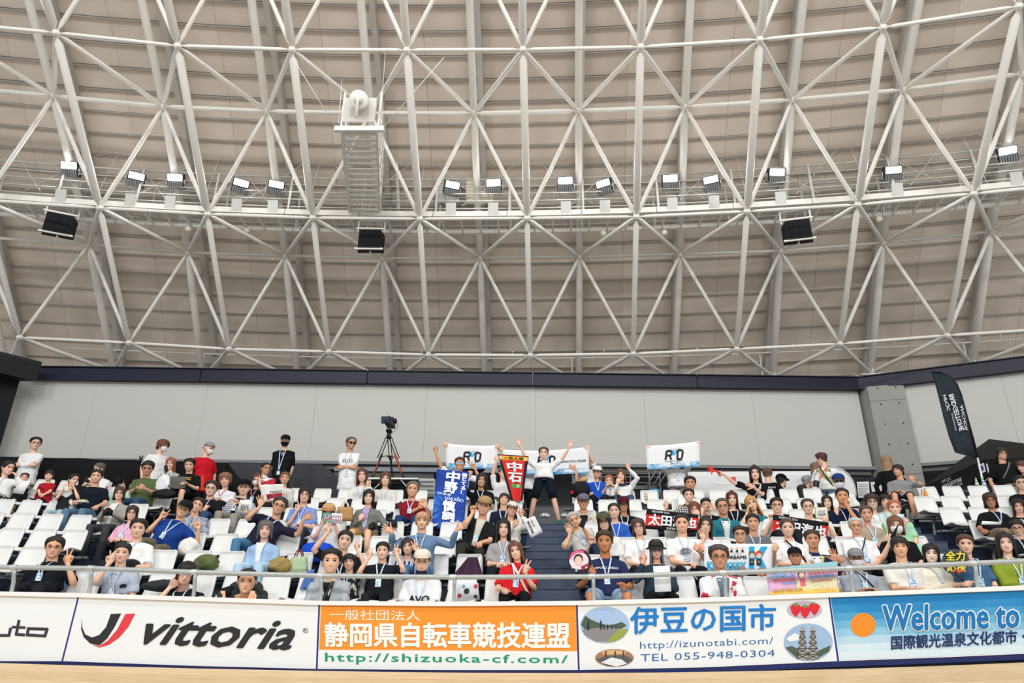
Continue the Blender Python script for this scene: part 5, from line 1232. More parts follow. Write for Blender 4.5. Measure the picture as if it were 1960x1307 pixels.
P('w44','smiling woman with dark fringe and a V sign beside the man in denim',2,780,1030,1060,('bob','#2a1d19'),(0,0,-8),up=('#bcc8e6','short',('stripe','#2d3550',5.0)),fem=True,smile=True,dr=.25,R=(797,1048,.12,'peace',-20),L='lap')
P('m45','person in a white cap with a mask under the chin and dark red sleeves',1,808,1055,1094,('short','#3a3330'),(0,0,0),up=('#eeeff0','long',('blotch','#e6e8ea',1.0)),hat=('cap','#ebe3d4'),gl='#c9a25a',dr=.05,L='rest',R='rest',belly=.04)
chest('AVO',mat('#2a2c30'),.42,.6,.12,.03); chest_shape([(-.03,.6),(.0,.4),(.03,.6),(.015,.6),(.0,.5),(-.015,.6)],mat('#2ba6dd'))
q = person.last; mb = MB(); rg = []
for z in (-.62,-.55,-.47,-.41): rg.append([q['HM'] @ Vector((headpt(a,.12 if z<-.5 else .06+.5+z+.0,.03).x*(1.05), headpt(a,.12,.05).y, z)) for a in [-1.2+.24*i for i in range(11)]])
mb.slab(rg,.004); put('face_mask',mb,mat('#20263a',.7),q['root'])
P('m46','man in a tan cap and open black shirt with one fist raised',3,926.7,952,985,('short','#2a2220'),(-3,0,10),up=('#1d1f22','short'),low=('#34342f','long'),collar='#d9d4c9',hat=('cap','#b2936b'),smile=True,hip=908,L=(905,975,.1,'fist',-5),R='knee',sk='#dba07a')
P('m47','long-haired man in a black T-shirt holding up the corner of the blue banner',6,922,906,932,('long','#1b1614'),(0,0,6),up=('#16181b','short'),L=(900,906,.05,'grip',10),R='lap',smile=True,sk='#c98f6a')
P('m48','man in reflective sunglasses and white T-shirt with one arm raised in a V sign',7,880,874,900,('crop','#3a241b'),(0,0,0),up=('#f2f3f3','short'),gl='blue',L=(833,861,.1,'peace',-15),R=(907,893,.1,'peace',-30),smile=True,legs='stand',rad=rr(7)+.1,stand=floor_z(7)-.35,lan=False,sk='#c98f6a')
P('m49','man in a white T-shirt and khaki trousers behind the red pennant, arm raised',7,964,893,916,('short','#5a4a40'),(20,0,0),up=('#eceded','short'),low=('#6b5f4e','long'),L=(951,877,.05,'grip',5),R='lap',lan=False,rad=rr(7)+.05)
P('w50','dark-haired person in a navy jacket gazing upwards',5,965,944,968,('fringe','#1c1613'),(0,18,6),up=('#1d2533','long'),R='lap',L='lap',sk='#d8a382')
P('w51','woman in a cream sweater and white brimmed hat making a V sign, flag in hand',3,980,962,988,('crop',K_),(10,4,10),up=('#f1eee6','long'),fem=True,hat=('cap','#e4ddd0'),smile=True,hip=972,R=(998.6,982,.1,'peace',6),L=(983,1003.5,.2,'grip'),badge=False,sk='#cf9a78')
P('w52','woman with long straight black hair in a grey top behind the woman in red',2,964,994,1026,('verylong','#171210'),(0,0,0),up=('#a9a4a3','short'),fem=True,smile=True)
P('w53','woman with long brown hair in a red polo shirt making a V sign',1,987,1037,1070,('verylong','#54342a'),(-6,0,-12),up=('#d8222a','polo'),low=('#17181b','long'),fem=True,smile=True,R=(1007.5,1089,.22,'peace',28),L=(962,1122,.3,'relax')); strap(-1,mat('#ece6d8'),.016)
P('w54','woman in white polo and dark shorts at the top of the stairs, arms thrown up',7,1040.5,855.5,878.5,('tied','#3a2a22'),(0,0,0),up=('#f4f5f4','polo'),low=('#151d2c','shorts'),legs='wide',rad=rr(7)-.48,fem=True,smile=True,L=(992.5,848,.05,'spread',-30),R=(1092,852,.05,'spread',30),lan=False,sh='#1f7a5e')
P('b_l','person hidden behind the white banner, left of the woman on the stairs',7,1006,868,890,('short',K_),(0,0,0),up=('#eceded','short'),low=('#141517','long'),legs='stand',rad=rr(7)+.9,stand=floor_z(7),L=(962,862,.24,'grip'),R='side')
# --- right of the stairs
P('w55','person in a bright blue T-shirt and white cap shouting with one arm out',7,1143,893,915,('tied',K_),(-8,0,8),up=('#1f56c4','short'),low=('#15161a','long'),hat=('cap','#f0f1f0'),smile=True,L=(1098,896,.1,'open',-60),R=(1113,946,.2,'relax'),lan='#f0f2f5',badge=False,fem=True,sk='#d59a76')
P('b_r','person in a white T-shirt holding up the right end of the wide banner',7,1124,872,892,('short',K_),(0,0,0),up=('#eceded','short'),low=('#2a2c33','long'),legs='stand',rad=rr(7)+.9,stand=floor_z(7),R=(1124,858,.24,'grip'),L='side',lan=False)
P('m57','man with gingery hair in a white shirt with a black collar cord',7,1165.6,909,931.6,('crop','#8a5030'),(0,0,0),up=('#eef0f1','short'),lan='#2a2a2e',smile=True,dr=-.2,badge=False)
P('w58','woman in a white sweater and navy scarf raising a V sign',7,1188.5,898,921,('bob','#5a3528'),(-6,4,0),up=('#f3f2ee','long'),low=('#44597a','long'),fem=True,R=(1203,893,.1,'peace',0),L=(1182,922,.2,'grip'),lan=False)
chest_shape([(-.1,.98),(.1,.98),(.11,.86),(.0,.78),(-.11,.86)],mat('#23365c'),'scarf',.02)
P('m59','bearded man in a patterned cap and beige print shirt over black',5,1116.6,947,974,('short','#1b1715'),(3,0,0),up=('#d8cfbe','short',('blotch','#a5967c',16.0)),hat=('cap','#4b4d5c','check','#8d90a0',10.0),collar='#17171a',gl='#8a8a8e',belly=.04,sk='#cb9068')
P('w60','woman with tied-back hair in a cobalt blue shirt, smiling',4,1175.7,963,991,('tied','#1d1613'),(-3,0,-3),up=('#3566c9','short'),fem=True,smile=True)
P('m61','long-haired man in glasses and a red-crowned cap, black T-shirt',5,1193.7,952,978,('long','#15110f'),(0,-4,0),up=('#17181b','short'),hat=('cap','#5a1f2a'),gl='#6a6a6e',sk='#c08763')
P('m62','grey-haired man tilting his head, off-white shirt, one palm out, phone held up',3,1098,980,1009,('grey','#8d8c8a'),(6,-4,-22),up=('#d9d6cd','short'),low=('#26364a','long'),L=(1089,1016,.12,'open',-20),R=(1114,1003,.25,'grip'),sk='#d6a07c',hip=1122,smile=True)
P('w63','smiling woman in an olive cap and glasses with a raised fist, white T-shirt',3,1156,982,1014,('verylong','#1f1714'),(-5,0,-5),up=('#f2f1ee','short'),fem=True,smile=True,hat=('cap','#5c5f45'),gl='#2a2422',dr=.1,L=(1131,1034,.15,'fist',0),R='lap',lan=False)
P('m64','tanned man in a navy lettered T-shirt and pale denim shorts, front row',1,1157,1015,1055.5,('crop','#2e1c14'),(-3,0,0),up=('#2a3358','short'),low=('#9db9d3','shorts'),L=(1128,1096,.22,'grip'),R=(1198,1117,.3,'grip'),sk='#b9774f',knees=.2)
chest('EMPORIO ARMANI',mat('#e8ecf2'),.64,.70,.135,.01)
P('w65','woman with glasses and a short bob in a plain white T-shirt',2,1221.6,992,1023,('bob','#3a2a26'),(-3,0,-6),up=('#f4f4f3','short'),low=('#202124','long'),fem=True,smile=True,gl='#4a3a36')
P('w66','person in a dark bucket hat with silver-blue hair making a V sign, holding paper',1,1256,1036,1068,('verylong','#5f6478'),(0,0,0),up=('#2b3f4b','long'),low=('#1b1c1f','long'),fem=True,hat=('bucket','#35362f'),gl='#8a8a8e',L=(1230,1070,.15,'peace',-8),R=(1278,1119,.3,'grip'),collar=None,lan=False,sk='#d9a287')
P('m67','man in a white T-shirt with a black swirl print holding the towel edge',2,1304.8,984,1018,('buzz','#17120f'),(0,0,0),up=('#f6f6f5','short'),low=('#1a1b1e','long'),smile=True,L='lap',R=(1338,1050,.3,'grip'),sk='#e2a784')
for i in range(4):
    ro_ = .075 - .018 * i; q = person.last; F = q['F']; mb = MB(); pts_ = [F(.52 + ro_ * 1.25 * sin(a), .0 + ro_ * cos(a), .008) for a in [2 * pi * j / 20 + i for j in range(18)]]; mb.tube(pts_, .004, 4); put('swirl_print', mb, BLACK, q['root'])
P('w68','woman with dark wavy hair waving her open hand, white blouse',3,1351,989,1020,('long','#261b17'),(-3,0,8),up=('#f3f2ef','short'),fem=True,smile=True,dr=.12,L=(1345,1027,.15,'open',-15),R='lap',lan=False)
P('m69','older man with glasses in a teal jacket and white shirt',4,1383,954,984,('grey','#3f3a37'),(0,0,-4),up=('#2a7d8e','longc'),low=('#5a4a3c','long'),collar='#f0f2f3',gl='#5a5550',L='lap',R='lap',sk='#cf936c')
P('m70','dark-haired man in a checked shirt behind the black towel making a V sign',5,1318,935,960,('spiky','#1d1613'),(3,0,0),up=('#d9d9d8','short',('check','#2c2d31',9.0)),L=(1274,968,.15,'peace',-10),R='lap',smile=True,collar='#17181b')
P('w71','woman with glasses and reddish bob holding up the black and red towel',4,1329,961,988,('bob','#5a3026'),(0,0,0),up=('#3a3c44','short'),fem=True,gl='#b06a5a',smile=True,L=(1242,980,.2,'grip'),R=(1336,985,.2,'grip'))
P('m72','person in a black T-shirt peeking with both hands near the eyes',5,1351,953,977,('crop',K_),(0,-5,0),up=('#17181b','short'),L=(1344,977,.12,'pinch',10),R=(1366,970,.12,'open',-50),dr=.05)
P('m73','man with a goatee in a white logo T-shirt, sixth row right of the stairs',6,1321,911,938,('crop',K_),(0,0,0),up=('#f3f4f4','short'),sk='#c48a63',lan=False,hip=1318)
chest('phila',mat('#28304a'),.6,.68,.07,.02,.3)
P('b_74','person in a white T-shirt and grey trousers behind the right-hand RKD banner',7,1292,868,890,('short',K_),(0,0,0),up=('#f0f1f1','short'),low=('#86888c','long'),legs='stand',rad=rr(7)+.6,stand=floor_z(7),L=(1241,855,.29,'grip'),R=(1336,847,.29,'grip'))
P('w75','woman in a black T-shirt holding out a red hand-shaped clapper',7,1445,892,918,('long','#1d1614'),(-3,0,0),up=('#17181b','short'),low=('#1a1b20','long'),fem=True,legs='stand',rad=rr(7)-.1,stand=floor_z(7)-.35,L=(1380,906,.1,'grip',-70),R=(1438,930,.25,'open',-60)); strap(1,mat('#d8d2b0'),.012)
P('m76','person seen from behind in a black T-shirt with white back lettering',7,1469,896,918,('short','#4a352a'),(170,0,0),by=170,up=('#15171a','short'),low=('#1a1b20','long'),legs='stand',rad=rr(7)+1.2,stand=floor_z(7)-.35,lan=False,L='side',R='side')
q = person.last; letters('JAPAN', lambda u, v: q['T'](.7 + .1 * v, (u - .5) * -.22, -.13), mat('#e8eaec'), q['root'], .02)
P('m77','dark-haired person in a charcoal shirt with a black cap, turned away behind the seats',7,1496,909,932,('crop',K_),(130,0,0),by=130,up=('#3b3a3b','short'),legs='stand',rad=rr(7)+1.4,stand=floor_z(7)-.55,lan=False,hat=('cap','#141518'),L='side',R='side')
P('m78','grey-haired person in a blue T-shirt sitting behind the last row',7,1546,910,932,('grey','#75757a'),(120,0,0),by=120,up=('#1f4fb4','short'),rad=rr(7)+1.0,stand=floor_z(7)-.3,lan=False)
P('w79','person with long dark hair, only the head showing, left of the grey-haired one',7,1536,928,948,('long','#17120f'),(110,0,0),by=110,up=('#2a2c33','short'),rad=rr(7)+.7,stand=floor_z(7)-.4,lan=False)
P('w81','woman with light brown hair half hidden behind the photographer in a vest',7,1561,885,906,('long','#6b4c3c'),(140,0,0),by=140,up=('#d8d6d0','long'),low=('#a5a39c','long'),legs='stand',rad=rr(7)+1.3,stand=floor_z(7)-.3,lan=False,fem=True,L='side',R='side')
P('w80','photographer with dark red hair, striped vest and orange camera strap, turned away',7,1572,866,889,('crop','#3a1c1c'),(-120,0,0),by=-30,up=('#f0f0ee','short'),low=('#7d9ab8','long'),legs='stand',rad=rr(7)+.6,stand=floor_z(7)-.1,fem=True,lan=False,L='side',R='side')
chest_shape([(-.15,.1),(.15,.1),(.14,.88),(.06,.9),(.03,.6),(-.03,.6),(-.06,.9),(-.14,.88)],mat('#8a8a5a',.8,0,0,20,'hstripe','#c9b98a',10.0),'vest',.012); strap(1,mat('#f06a24'),.014); strap(-1,mat('#1c1d20'),.014)
P('m82','man in a blue cap, sunglasses and white mask wearing a wide white T-shirt',7,1605.5,908,935,('short','#2a2522'),(-3,0,0),up=('#f2f3f2','short'),hat=('cap','#2a4080'),gl='sun',mask='#f1f3f4',belly=.05,L='lap',R=(1643,975,.2,'grip'),lan=False,sk='#c98f6a'); strap(1,mat('#1c1d20'),.008)
P('w83','smiling woman with long dark red hair in a black top',5,1401,941,967,('long','#4a1f1c'),(0,0,0),up=('#1a1a1d','short'),fem=True,smile=True)
P('w84','woman with very long blonde hair resting her cheek on her hand, teal shirt',5,1438,949,976,('verylong','#b07c48'),(0,-3,-18),up=('#1f7d94','short'),fem=True,smile=True,L=(1431,976,.1,'relax',10),R='lap',lan=False)
P('m85','man with black-rimmed glasses in a white T-shirt giving a thumbs up',4,1486.7,952,981,('crop',K_),(0,0,0),up=('#f3f3f1','short'),gl='#141416',belly=.04,L=(1476,990,.18,'fist',0),R='lap')
P('m86','man with glasses in a white shirt behind the right end of the black towel',4,1546,955,983,('grey','#2f2b29'),(0,0,0),up=('#f0f1f2','short'),gl='#9a9aa0',R=(1582,998,.1,'grip'),L='lap')
P('g87','girl with a fringe in a white lettered T-shirt making a V sign',5,1583,948.5,972,('long','#1d1614'),(0,0,0),up=('#f0efec','short'),fem=True,size=.86,R=(1602,978,.12,'peace',15),L='lap',lan=False,smile=True)
chest('HANES HAPPY',mat('#3a3a3a'),.5,.66,.09,.01)
P('m88','pouting man in a navy polo shirt holding a V sign to his cheek',5,1612,934,964,('buzz',K_),(0,0,4),up=('#15203a','polo'),low=('#8a7d5f','long'),dr=.1,R=(1622,964,.12,'peace',4),L='lap',sk='#cf9168')
P('m89','dark-haired man in a grey waistcoat over a polo shirt',3,1440.8,983,1014,('crop',K_),(0,0,0),up=('#70757a','short'),L='lap',R='lap',sk='#d59b75')
P('m90','man with glasses holding a long white and blue banner in front of him',2,1416,1006,1038,('crop','#1d1815'),(0,0,0),up=('#5b5348','short'),low=('#8f7f73','long'),gl='#3a3a40',L=(1346,1047,.3,'grip',-5),R=(1483,1047,.3,'grip',5),sk='#d9a07c')
P('m91','thin man with glasses in a white floral short-sleeved shirt, front row',1,1376.5,1043,1086,('spiky','#3a322c'),(0,0,0),up=('#eef0f0','polo',('blotch','#c8394a',7.0)),low=('#9c8a5f','long'),gl='#2a2422',collar='#6f8396',dr=.05,L='rest',R='rest',sk='#c98c66',lan=False)
P('w92','round-faced woman in a wide white T-shirt with a black bag strap',2,1507,993,1026,('tied','#3a2a22'),(0,0,0),up=('#f4f4f3','short'),low=('#1c1d20','long'),fem=True,smile=True,belly=.06,L='lap',R='lap',badge=False); strap(-1,mat('#1c1d20'),.014)
P('m93','man in a navy jacket with yellow collar lining and a white T-shirt',2,1555,1014,1048,('short','#2a2522'),(0,0,0),up=('#22305a','longc'),low=('#1d1e22','long'),collar='#f2f2ee',R=(1597,1067,.2,'open',-10),L='lap',sk='#c58a64')
chest_shape([(-.1,.96),(-.07,.97),(-.035,.62),(-.055,.6)],mat('#e3dc3f'),'collar_lining',.012); chest_shape([(.07,.97),(.1,.96),(.055,.6),(.035,.62)],mat('#e3dc3f'),'collar_lining',.012)
P('m94','man in a black cap peering over a pastel hand-lettered banner',1,1522,1050,1081,('short','#2a2522'),(0,6,0),up=('#4a4c52','short'),hat=('cap','#1c1e22'),dr=.05,L=(1464,1094,.3,'grip'),R=(1602,1072,.3,'grip'),sk='#c58a64',lan=False)
P('m95','old man with white hair and glasses in a white polo shirt',2,1638,991,1021,('grey','#9a9996'),(0,0,0),up=('#f2f3f3','polo'),low=('#2c2e33','long'),gl='#a08a6a',L='lap',R='lap',sk='#d59b78',belly=.03); strap(1,mat('#1c1d20'),.008)
P('w96','elderly woman with short dark hair in a beige blouse',3,1658,968,997,('tied','#3a302c'),(0,0,0),up=('#b5a690','short'),fem=True,sk='#cf977a')
P('w97','woman with dark curly hair and glasses laughing, white top under a checked shirt',5,1669,946,974,('curly','#2a1d1a'),(0,0,0),up=('#efeff0','long'),fem=True,smile=True,gl='#6a5a58')
P('g98','girl in a pale mint T-shirt behind the woman with a face sticker card',5,1695,946,972,('fringe','#1a1412'),(0,0,0),up=('#c4e2d8','short'),fem=True,size=.88)
P('w99','woman with light brown hair in a mint dress with a tan shoulder bag strap',3,1712,957,986,('tied','#8a4f34'),(0,0,0),up=('#a9dcb8','short'),low=('#a9dcb8','skirt'),fem=True,smile=True,L=(1728,1000,.2,'grip'),R='lap',lan=False); strap(1,mat('#c2a077'),.02)
P('w100','woman in a white mask and black top holding a small black flag',2,1714,988,1022,('bob','#5e3a28'),(0,0,0),up=('#16171a','short'),fem=True,mask='#f1f3f5',L=(1702,1034,.2,'grip'),R='lap',lan=False)
P('m101','young man with a dark fringe in an off-white T-shirt, front row',1,1722,1027,1064,('fringe',K_),(0,0,0),up=('#e9e6de','short'),low=('#3a3330','long'),L='lap',R='rest',sk='#dba27c')
P('w102','woman with a black bob and red lipstick in a cream sleeveless top',1,1782,1041,1075.5,('bob','#0f0d0d'),(-3,0,4),up=('#ece6d2','none'),fem=True,L='lap',R='lap',badge=False,sk='#ecc3a9')
P('m103','man in a grey cap and white mask with a grey shirt, front row right',1,1639,1052,1085,('short','#5a5654'),(0,0,0),up=('#9fa9b4','polo'),hat=('cap','#8f9396'),mask='#eef1f2',gl='#7a7a80',L='lap',R='rest',sk='#b9835f'); strap(-1,mat('#1c1d20'),.01)
P('w104','woman with short brown hair in a blue denim blouse holding a decorated fan',1,1848,1023,1058,('crop','#3e2620'),(-3,0,3),up=('#45688c','short'),low=('#34506e','long'),fem=True,L=(1843,1113,.25,'grip'),R='lap')
P('w105','woman with long black hair in a yellow-green blouse at the right edge',1,1924,1020,1056,('long','#1a1412'),(-3,0,0),up=('#8fa034','long'),low=('#3a4048','long'),fem=True,smile=False,L='lap',R='lap',sk='#e6b79b')
P('w106','woman with glasses in a black T-shirt and khaki trousers, white papers on her lap',4,1895,943,971,('bob','#2e1d18'),(-3,-4,0),up=('#14171b','short'),low=('#8d8069','long'),fem=True,gl='#8a6a5a',L=(1880,1010,.3,'relax'),R='knee',lan='#c6d4ea',badge=False,sk='#b77c58')
P('m107','smiling young man with glasses in a black sweatshirt at the right edge',6,1955,909,936,('crop',K_),(-8,-5,0),up=('#17181b','long'),gl='#5a5a5e',smile=True,lan=False)
P('m108','long-haired person in a black T-shirt near the right edge, looking down',5,1949,954,980,('long','#15110f'),(-5,-12,0),up=('#16191d','short'),lan=False,sk='#dba68a')
P('c109','boy with glasses in a dark T-shirt looking down at the right edge',3,1947,994,1022,('crop',K_),(-12,-14,0),up=('#1c2024','short'),gl='#3a3a3e',size=.85)
P('m110','standing man with glasses in a black T-shirt and grey cross strap',7,1916.5,857,880,('fringe','#1b1715'),(25,4,0),up=('#15171a','short'),low=('#a39c84','long'),legs='stand',rad=rr(7)+.5,stand=floor_z(7)-.05,gl='#6a6a6e',L='side',R='side',lan=False,sk='#cf9a7a'); strap(1,mat('#6d7268'),.016,.98,.2,.08,.14)
P('m111','woman with brown hair at the right edge beside the standing man in black',7,1956,882,904,('fringe','#4a2c22'),(-40,-6,0),up=('#232428','short'),rad=rr(7)+.4,stand=floor_z(7)-.1,lan=False,fem=True)
P('m113','barefoot man in a grey T-shirt and navy shorts looking back over his shoulder',7,1719,889,911.7,('fringe','#1b1715'),(-38,8,0),by=-20,up=('#8f8f92','short'),low=('#1c2234','shorts'),hip=1716,L='lap',R=(1744,916,.1,'relax',0),lan=False,sk='#cc9470')
P('w114','standing woman with long light brown hair in a long black coat, turned away',7,1697,872,894,('long','#7d6248'),(160,0,0),by=160,up=('#16181b','long'),low=('#16181b','long'),legs='stand',rad=rr(7)+1.3,stand=floor_z(7)-.1,fem=True,lan=False,L='side',R='side')
P('b_1','person hidden behind the white banner above the man in reflective sunglasses',7,902,866,888,('short',K_),(0,0,0),up=('#26324a','short'),low=('#6b5f4e','long'),legs='stand',rad=rr(7)+.85,stand=floor_z(7),L=(856,853,.24,'grip'),R=(949,856,.24,'grip'),lan=False)
# ================================================================ banners, props, things behind the last row
def cloth_quad(name, q, r, m, label, cat, waves=(.012, 3), nx=14, nz=8, th=.004, dr=None, group=None, sag=0, base=None):
    """q: TL TR BR BL pixel corners at distance r from the plan centre (dr: per-corner extra distance)"""
    t = thing(name, (0, 0, 0), label, cat, group); c = [at_r(x, y, r + (dr[i] if dr else 0)) for i, (x, y) in enumerate(q)]; b = (c[2] + c[3]) / 2
    BASE[t.name] = b; t.location = b
    n = -radial(b)
    def fn(u, v, e=0.0):
        p = (c[0] * (1 - u) + c[1] * u) * v + (c[3] * (1 - u) + c[2] * u) * (1 - v)
        w = waves[0] * (sin(u * waves[1] * 2 * pi + v * 2) + .5 * sin(u * waves[1] * 4.3 * pi + 1 + v * 4)) * (1.1 - v * .7)
        return p + n * (w + e) - Vector((0, 0, sag * 4 * u * (1 - u) * v))
    mb = MB(); mb.slab([[fn(i / nx, j / nz) for j in range(nz + 1)] for i in range(nx + 1)], th, -n); put('sheet', mb, m, t)
    t_ = lambda u, v: fn(u, v, .006); t_.c = c
    return t, t_, fn
def refine(pts, k=3):
    out = []
    for i, p in enumerate(pts):
        q = pts[(i + 1) % len(pts)]; out += [(p[0] + (q[0] - p[0]) * j / k, p[1] + (q[1] - p[1]) * j / k) for j in range(k)]
    return out
def tri_poly(pts, fn, m, t, name='printed_shape', k=3):   # star-shaped fill that follows the waves
    pts = refine(pts, k); cx = sum(p[0] for p in pts) / len(pts); cy = sum(p[1] for p in pts) / len(pts); mb = MB(); n = len(pts)
    rings_ = [[fn(cx + (x - cx) * s, cy + (y - cy) * s) for x, y in pts] for s in (1, .66, .33)]
    vs = [p for r in rings_ for p in r] + [fn(cx, cy)]; fs = []
    for a in (0, 1): fs += [(a * n + i, a * n + (i + 1) % n, (a + 1) * n + (i + 1) % n, (a + 1) * n + i) for i in range(n)]
    fs += [(2 * n + i, 2 * n + (i + 1) % n, 3 * n) for i in range(n)]
    mb.add(vs, fs); return put(name, mb, m, t, smooth=False)
def rect(x0, y0, x1, y1): return [(x0, y0), (x1, y0), (x1, y1), (x0, y1)]
ban = mat('#f5f6f7', .75, 0, .1, 8); ink = mat('#23272f', .7); cyan = mat('#2da9df', .7); fadeb = mat('#f3f6f8', .75, 0, 0, 8, 'fade', '#4aa9dc', 6.0); fadeb2 = mat('#8fc6e6', .75, 0, 0, 8, 'fade', '#2a90d0', 9.0)
def rkd(t, f, x0, x1, y0, y1):
    g = rectfn(f, x0, x1, y0, y1)
    letters('THE TRACK CYCLING TEAM', rectfn(g, .2, .8, .94, 1.0), ink, t, 0)
    def L_(pts): 
        for (a, b), (c, d) in zip(pts, pts[1:]):
            l = math.hypot(c - a, (d - b) * .6); nx, ny = -(d - b) * .6 / l * .05, (c - a) / l * .08; tri_poly([(a + nx, b + ny), (c + nx, d + ny), (c - nx, d - ny), (a - nx, b - ny)], g, ink, t, 'lettering', 2)
    L_([(.06, .22), (.13, .86), (.40, .86), (.38, .56), (.12, .54)]); L_([(.28, .54), (.36, .22)])
    L_([(.66, .22), (.70, .86), (.90, .86), (.95, .74), (.90, .3), (.84, .22), (.66, .22)])
    tri_poly([(.42, .9), (.52, .9), (.49, .55), (.40, .55)], g, cyan, t, 'lettering', 2); tri_poly([(.60, .9), (.70, .9), (.54, .5), (.50, .62)], g, cyan, t, 'lettering', 2)
    letters('TEAM RAKUTEN K DREAMS', rectfn(g, .02, .96, .06, .16), ink, t, .0)
    mb = MB(); pts = [g(.5 + .2 * cos(a), .12 + .2 * sin(a)) for a in [-pi + pi * i / 12 for i in range(13)]]; mb.tube(pts, .006, 4); put('emblem_arc', mb, ink, t)
RB7 = rr(7) + .25
t, f, _ = cloth_quad('banner', [(853,848),(952,852),(951,897),(854,897)], RB7 + .35, ban, 'white banner with dark RKD emblem, above the man in reflective sunglasses', 'banner', group='white team banners', sag=.03)
tri_poly(rect(.01, .0, .99, .22), f, fadeb, t, 'blue_fade', 6); tri_poly(rect(.01, .0, .99, .07), lambda u, v: f(u, v) - radial(f(u, v)) * .003, fadeb2, t, 'blue_fade', 6); rkd(t, f, .32, .70, .22, .76)
t, f, _ = cloth_quad('banner', [(960,860),(1127,855),(1128,906),(962,910)], RB7 + .4, ban, 'wide white banner behind the woman on the stairs, with team name', 'banner', group='white team banners', sag=.05, nx=20)
tri_poly(rect(.01, .0, .99, .22), f, fadeb, t, 'blue_fade', 8); tri_poly(rect(.01, .0, .99, .07), lambda u, v: f(u, v) - radial(f(u, v)) * .003, fadeb2, t, 'blue_fade', 8)
letters('TEAM RAKUTEN K DREAMS', rectfn(f, .64, .965, .44, .54), ink, t, .012, .15); letters('TEAM RAKUTEN K DREAMS', rectfn(f, .06, .38, .44, .54), ink, t, .012, .15); rkd(t, f, .40, .62, .3, .8)
t, f, _ = cloth_quad('banner', [(1236,853),(1339,844),(1340,892),(1239,899)], RB7 + .05, ban, 'white banner with dark RKD emblem held up on the right of the stairs', 'banner', group='white team banners', sag=.02)
tri_poly(rect(.01, .0, .99, .22), f, fadeb, t, 'blue_fade', 6); tri_poly(rect(.01, .0, .99, .07), lambda u, v: f(u, v) - radial(f(u, v)) * .003, fadeb2, t, 'blue_fade', 6); rkd(t, f, .33, .70, .22, .80)
# blue vertical banner
t, f, _ = cloth_quad('banner', [(836,898),(898,903),(885,1026),(826,1008)], rr(5) - .25, mat('#1747ae', .55, 0, .05, 8, 'fade', '#0f2f86', 2.0), 'tall shiny blue banner with white Japanese characters', 'banner', (.012, 1.5), 10, 16, dr=(.5, .5, -.2, -.2))
for i in range(26):
    a = -1.5 + 3.0 * ((i * 0.618) % 1); L0 = .12 + .1 * ((i * .37) % 1); L1 = L0 + .25 + .35 * ((i * .71) % 1); w = .006 + .008 * ((i * .53) % 1)
    cx, cy = .42, .34; dx, dy = -cos(a), sin(a) * .5
    x0, y0, x1, y1 = cx + dx * L0, cy + dy * L0, cx + dx * L1, cy + dy * L1
    x1 = max(.01, x1); y1 = min(.99, max(.01, y1)); tri_poly([(x0, y0), (x1, y1 - w), (x1, y1 + w)], f, mat('#3f8be6'), t, 'ray', 2)
for x, y, r_ in ((.86, .88, .05), (.82, .18, .09), (.75, .55, .05), (.9, .62, .02), (.93, .35, .02)): tri_poly([(x + (r_ if k % 2 == 0 else r_ * .3) * cos(pi * k / 4), y + (r_ if k % 2 == 0 else r_ * .3) * .5 * sin(pi * k / 4)) for k in range(8)], f, mat('#bfe0ff'), t, 'sparkle', 1)
f2 = lambda u, v: f(u, v) - radial(f(u, v)) * .004
wt = mat('#f7fafc')
for ch, x0, x1, y0, y1 in (('中', .33, .72, .81, .98), ('野', .30, .68, .61, .79), ('慎', .30, .68, .31, .48), ('詞', .31, .68, .165, .30)): letters(ch, rectfn(f2, x0, x1, y0, y1), wt, t, .05)
letters('信\nじ\nて\nる\n！', rectfn(f2, .79, .95, .62, .97), wt, t, .05); letters('信\nじ\nて\nる\n！', rectfn(lambda u, v: f2(u, v) - radial(f2(u, v)) * .004, .80, .94, .625, .965), mat('#d8285a'), t, .0)
letters('SHINJI', rectfn(f2, .10, .52, .545, .60), mat('#d4ecff'), t, .02); letters('NAKANO', rectfn(f2, .34, .92, .49, .54), mat('#d4ecff'), t, .02)
# red tapering pennant
t, f, _ = cloth_quad('pennant', [(953,869),(1012,873),(1000,958),(978,958)], rr(6) - .1, mat('#1c1f26', .6), 'red pennant with black edges and white brush characters', 'banner', (.014, 1.2), 8, 12)
tri_poly([(.06, .98), (.90, .98), (.84, .0), (.20, .0)], f, mat('#e3261f', .55), t, 'red_field', 6)
tri_poly(rect(.02, .88, .98, .97), f2 if False else (lambda u, v: f(u, v) - radial(f(u, v)) * .003), mat('#f2b52d'), t, 'yellow_band', 4)
f3 = lambda u, v: f(u, v) - radial(f(u, v)) * .006
letters('一走人魂', rectfn(f3, .17, .83, .89, .96), ink, t, .02); letters('中', rectfn(f3, .25, .78, .64, .84), wt, t, .05); letters('石', rectfn(f3, .22, .80, .40, .60), wt, t, .05)
tri_poly(rect(.30, .27, .78, .36), lambda u, v: f(u, v) - radial(f(u, v)) * .003, mat('#3fae49'), t, 'green_band', 3); letters('湊', rectfn(f3, .55, .72, .28, .35), wt, t, .02)
for x in (.05, .93): tri_poly([(x + (.05 if k % 2 == 0 else .022) * cos(pi * k / 5 + .3), .925 + (.035 if k % 2 == 0 else .015) * sin(pi * k / 5 + .3)) for k in range(10)], f3, wt, t, 'star', 1)
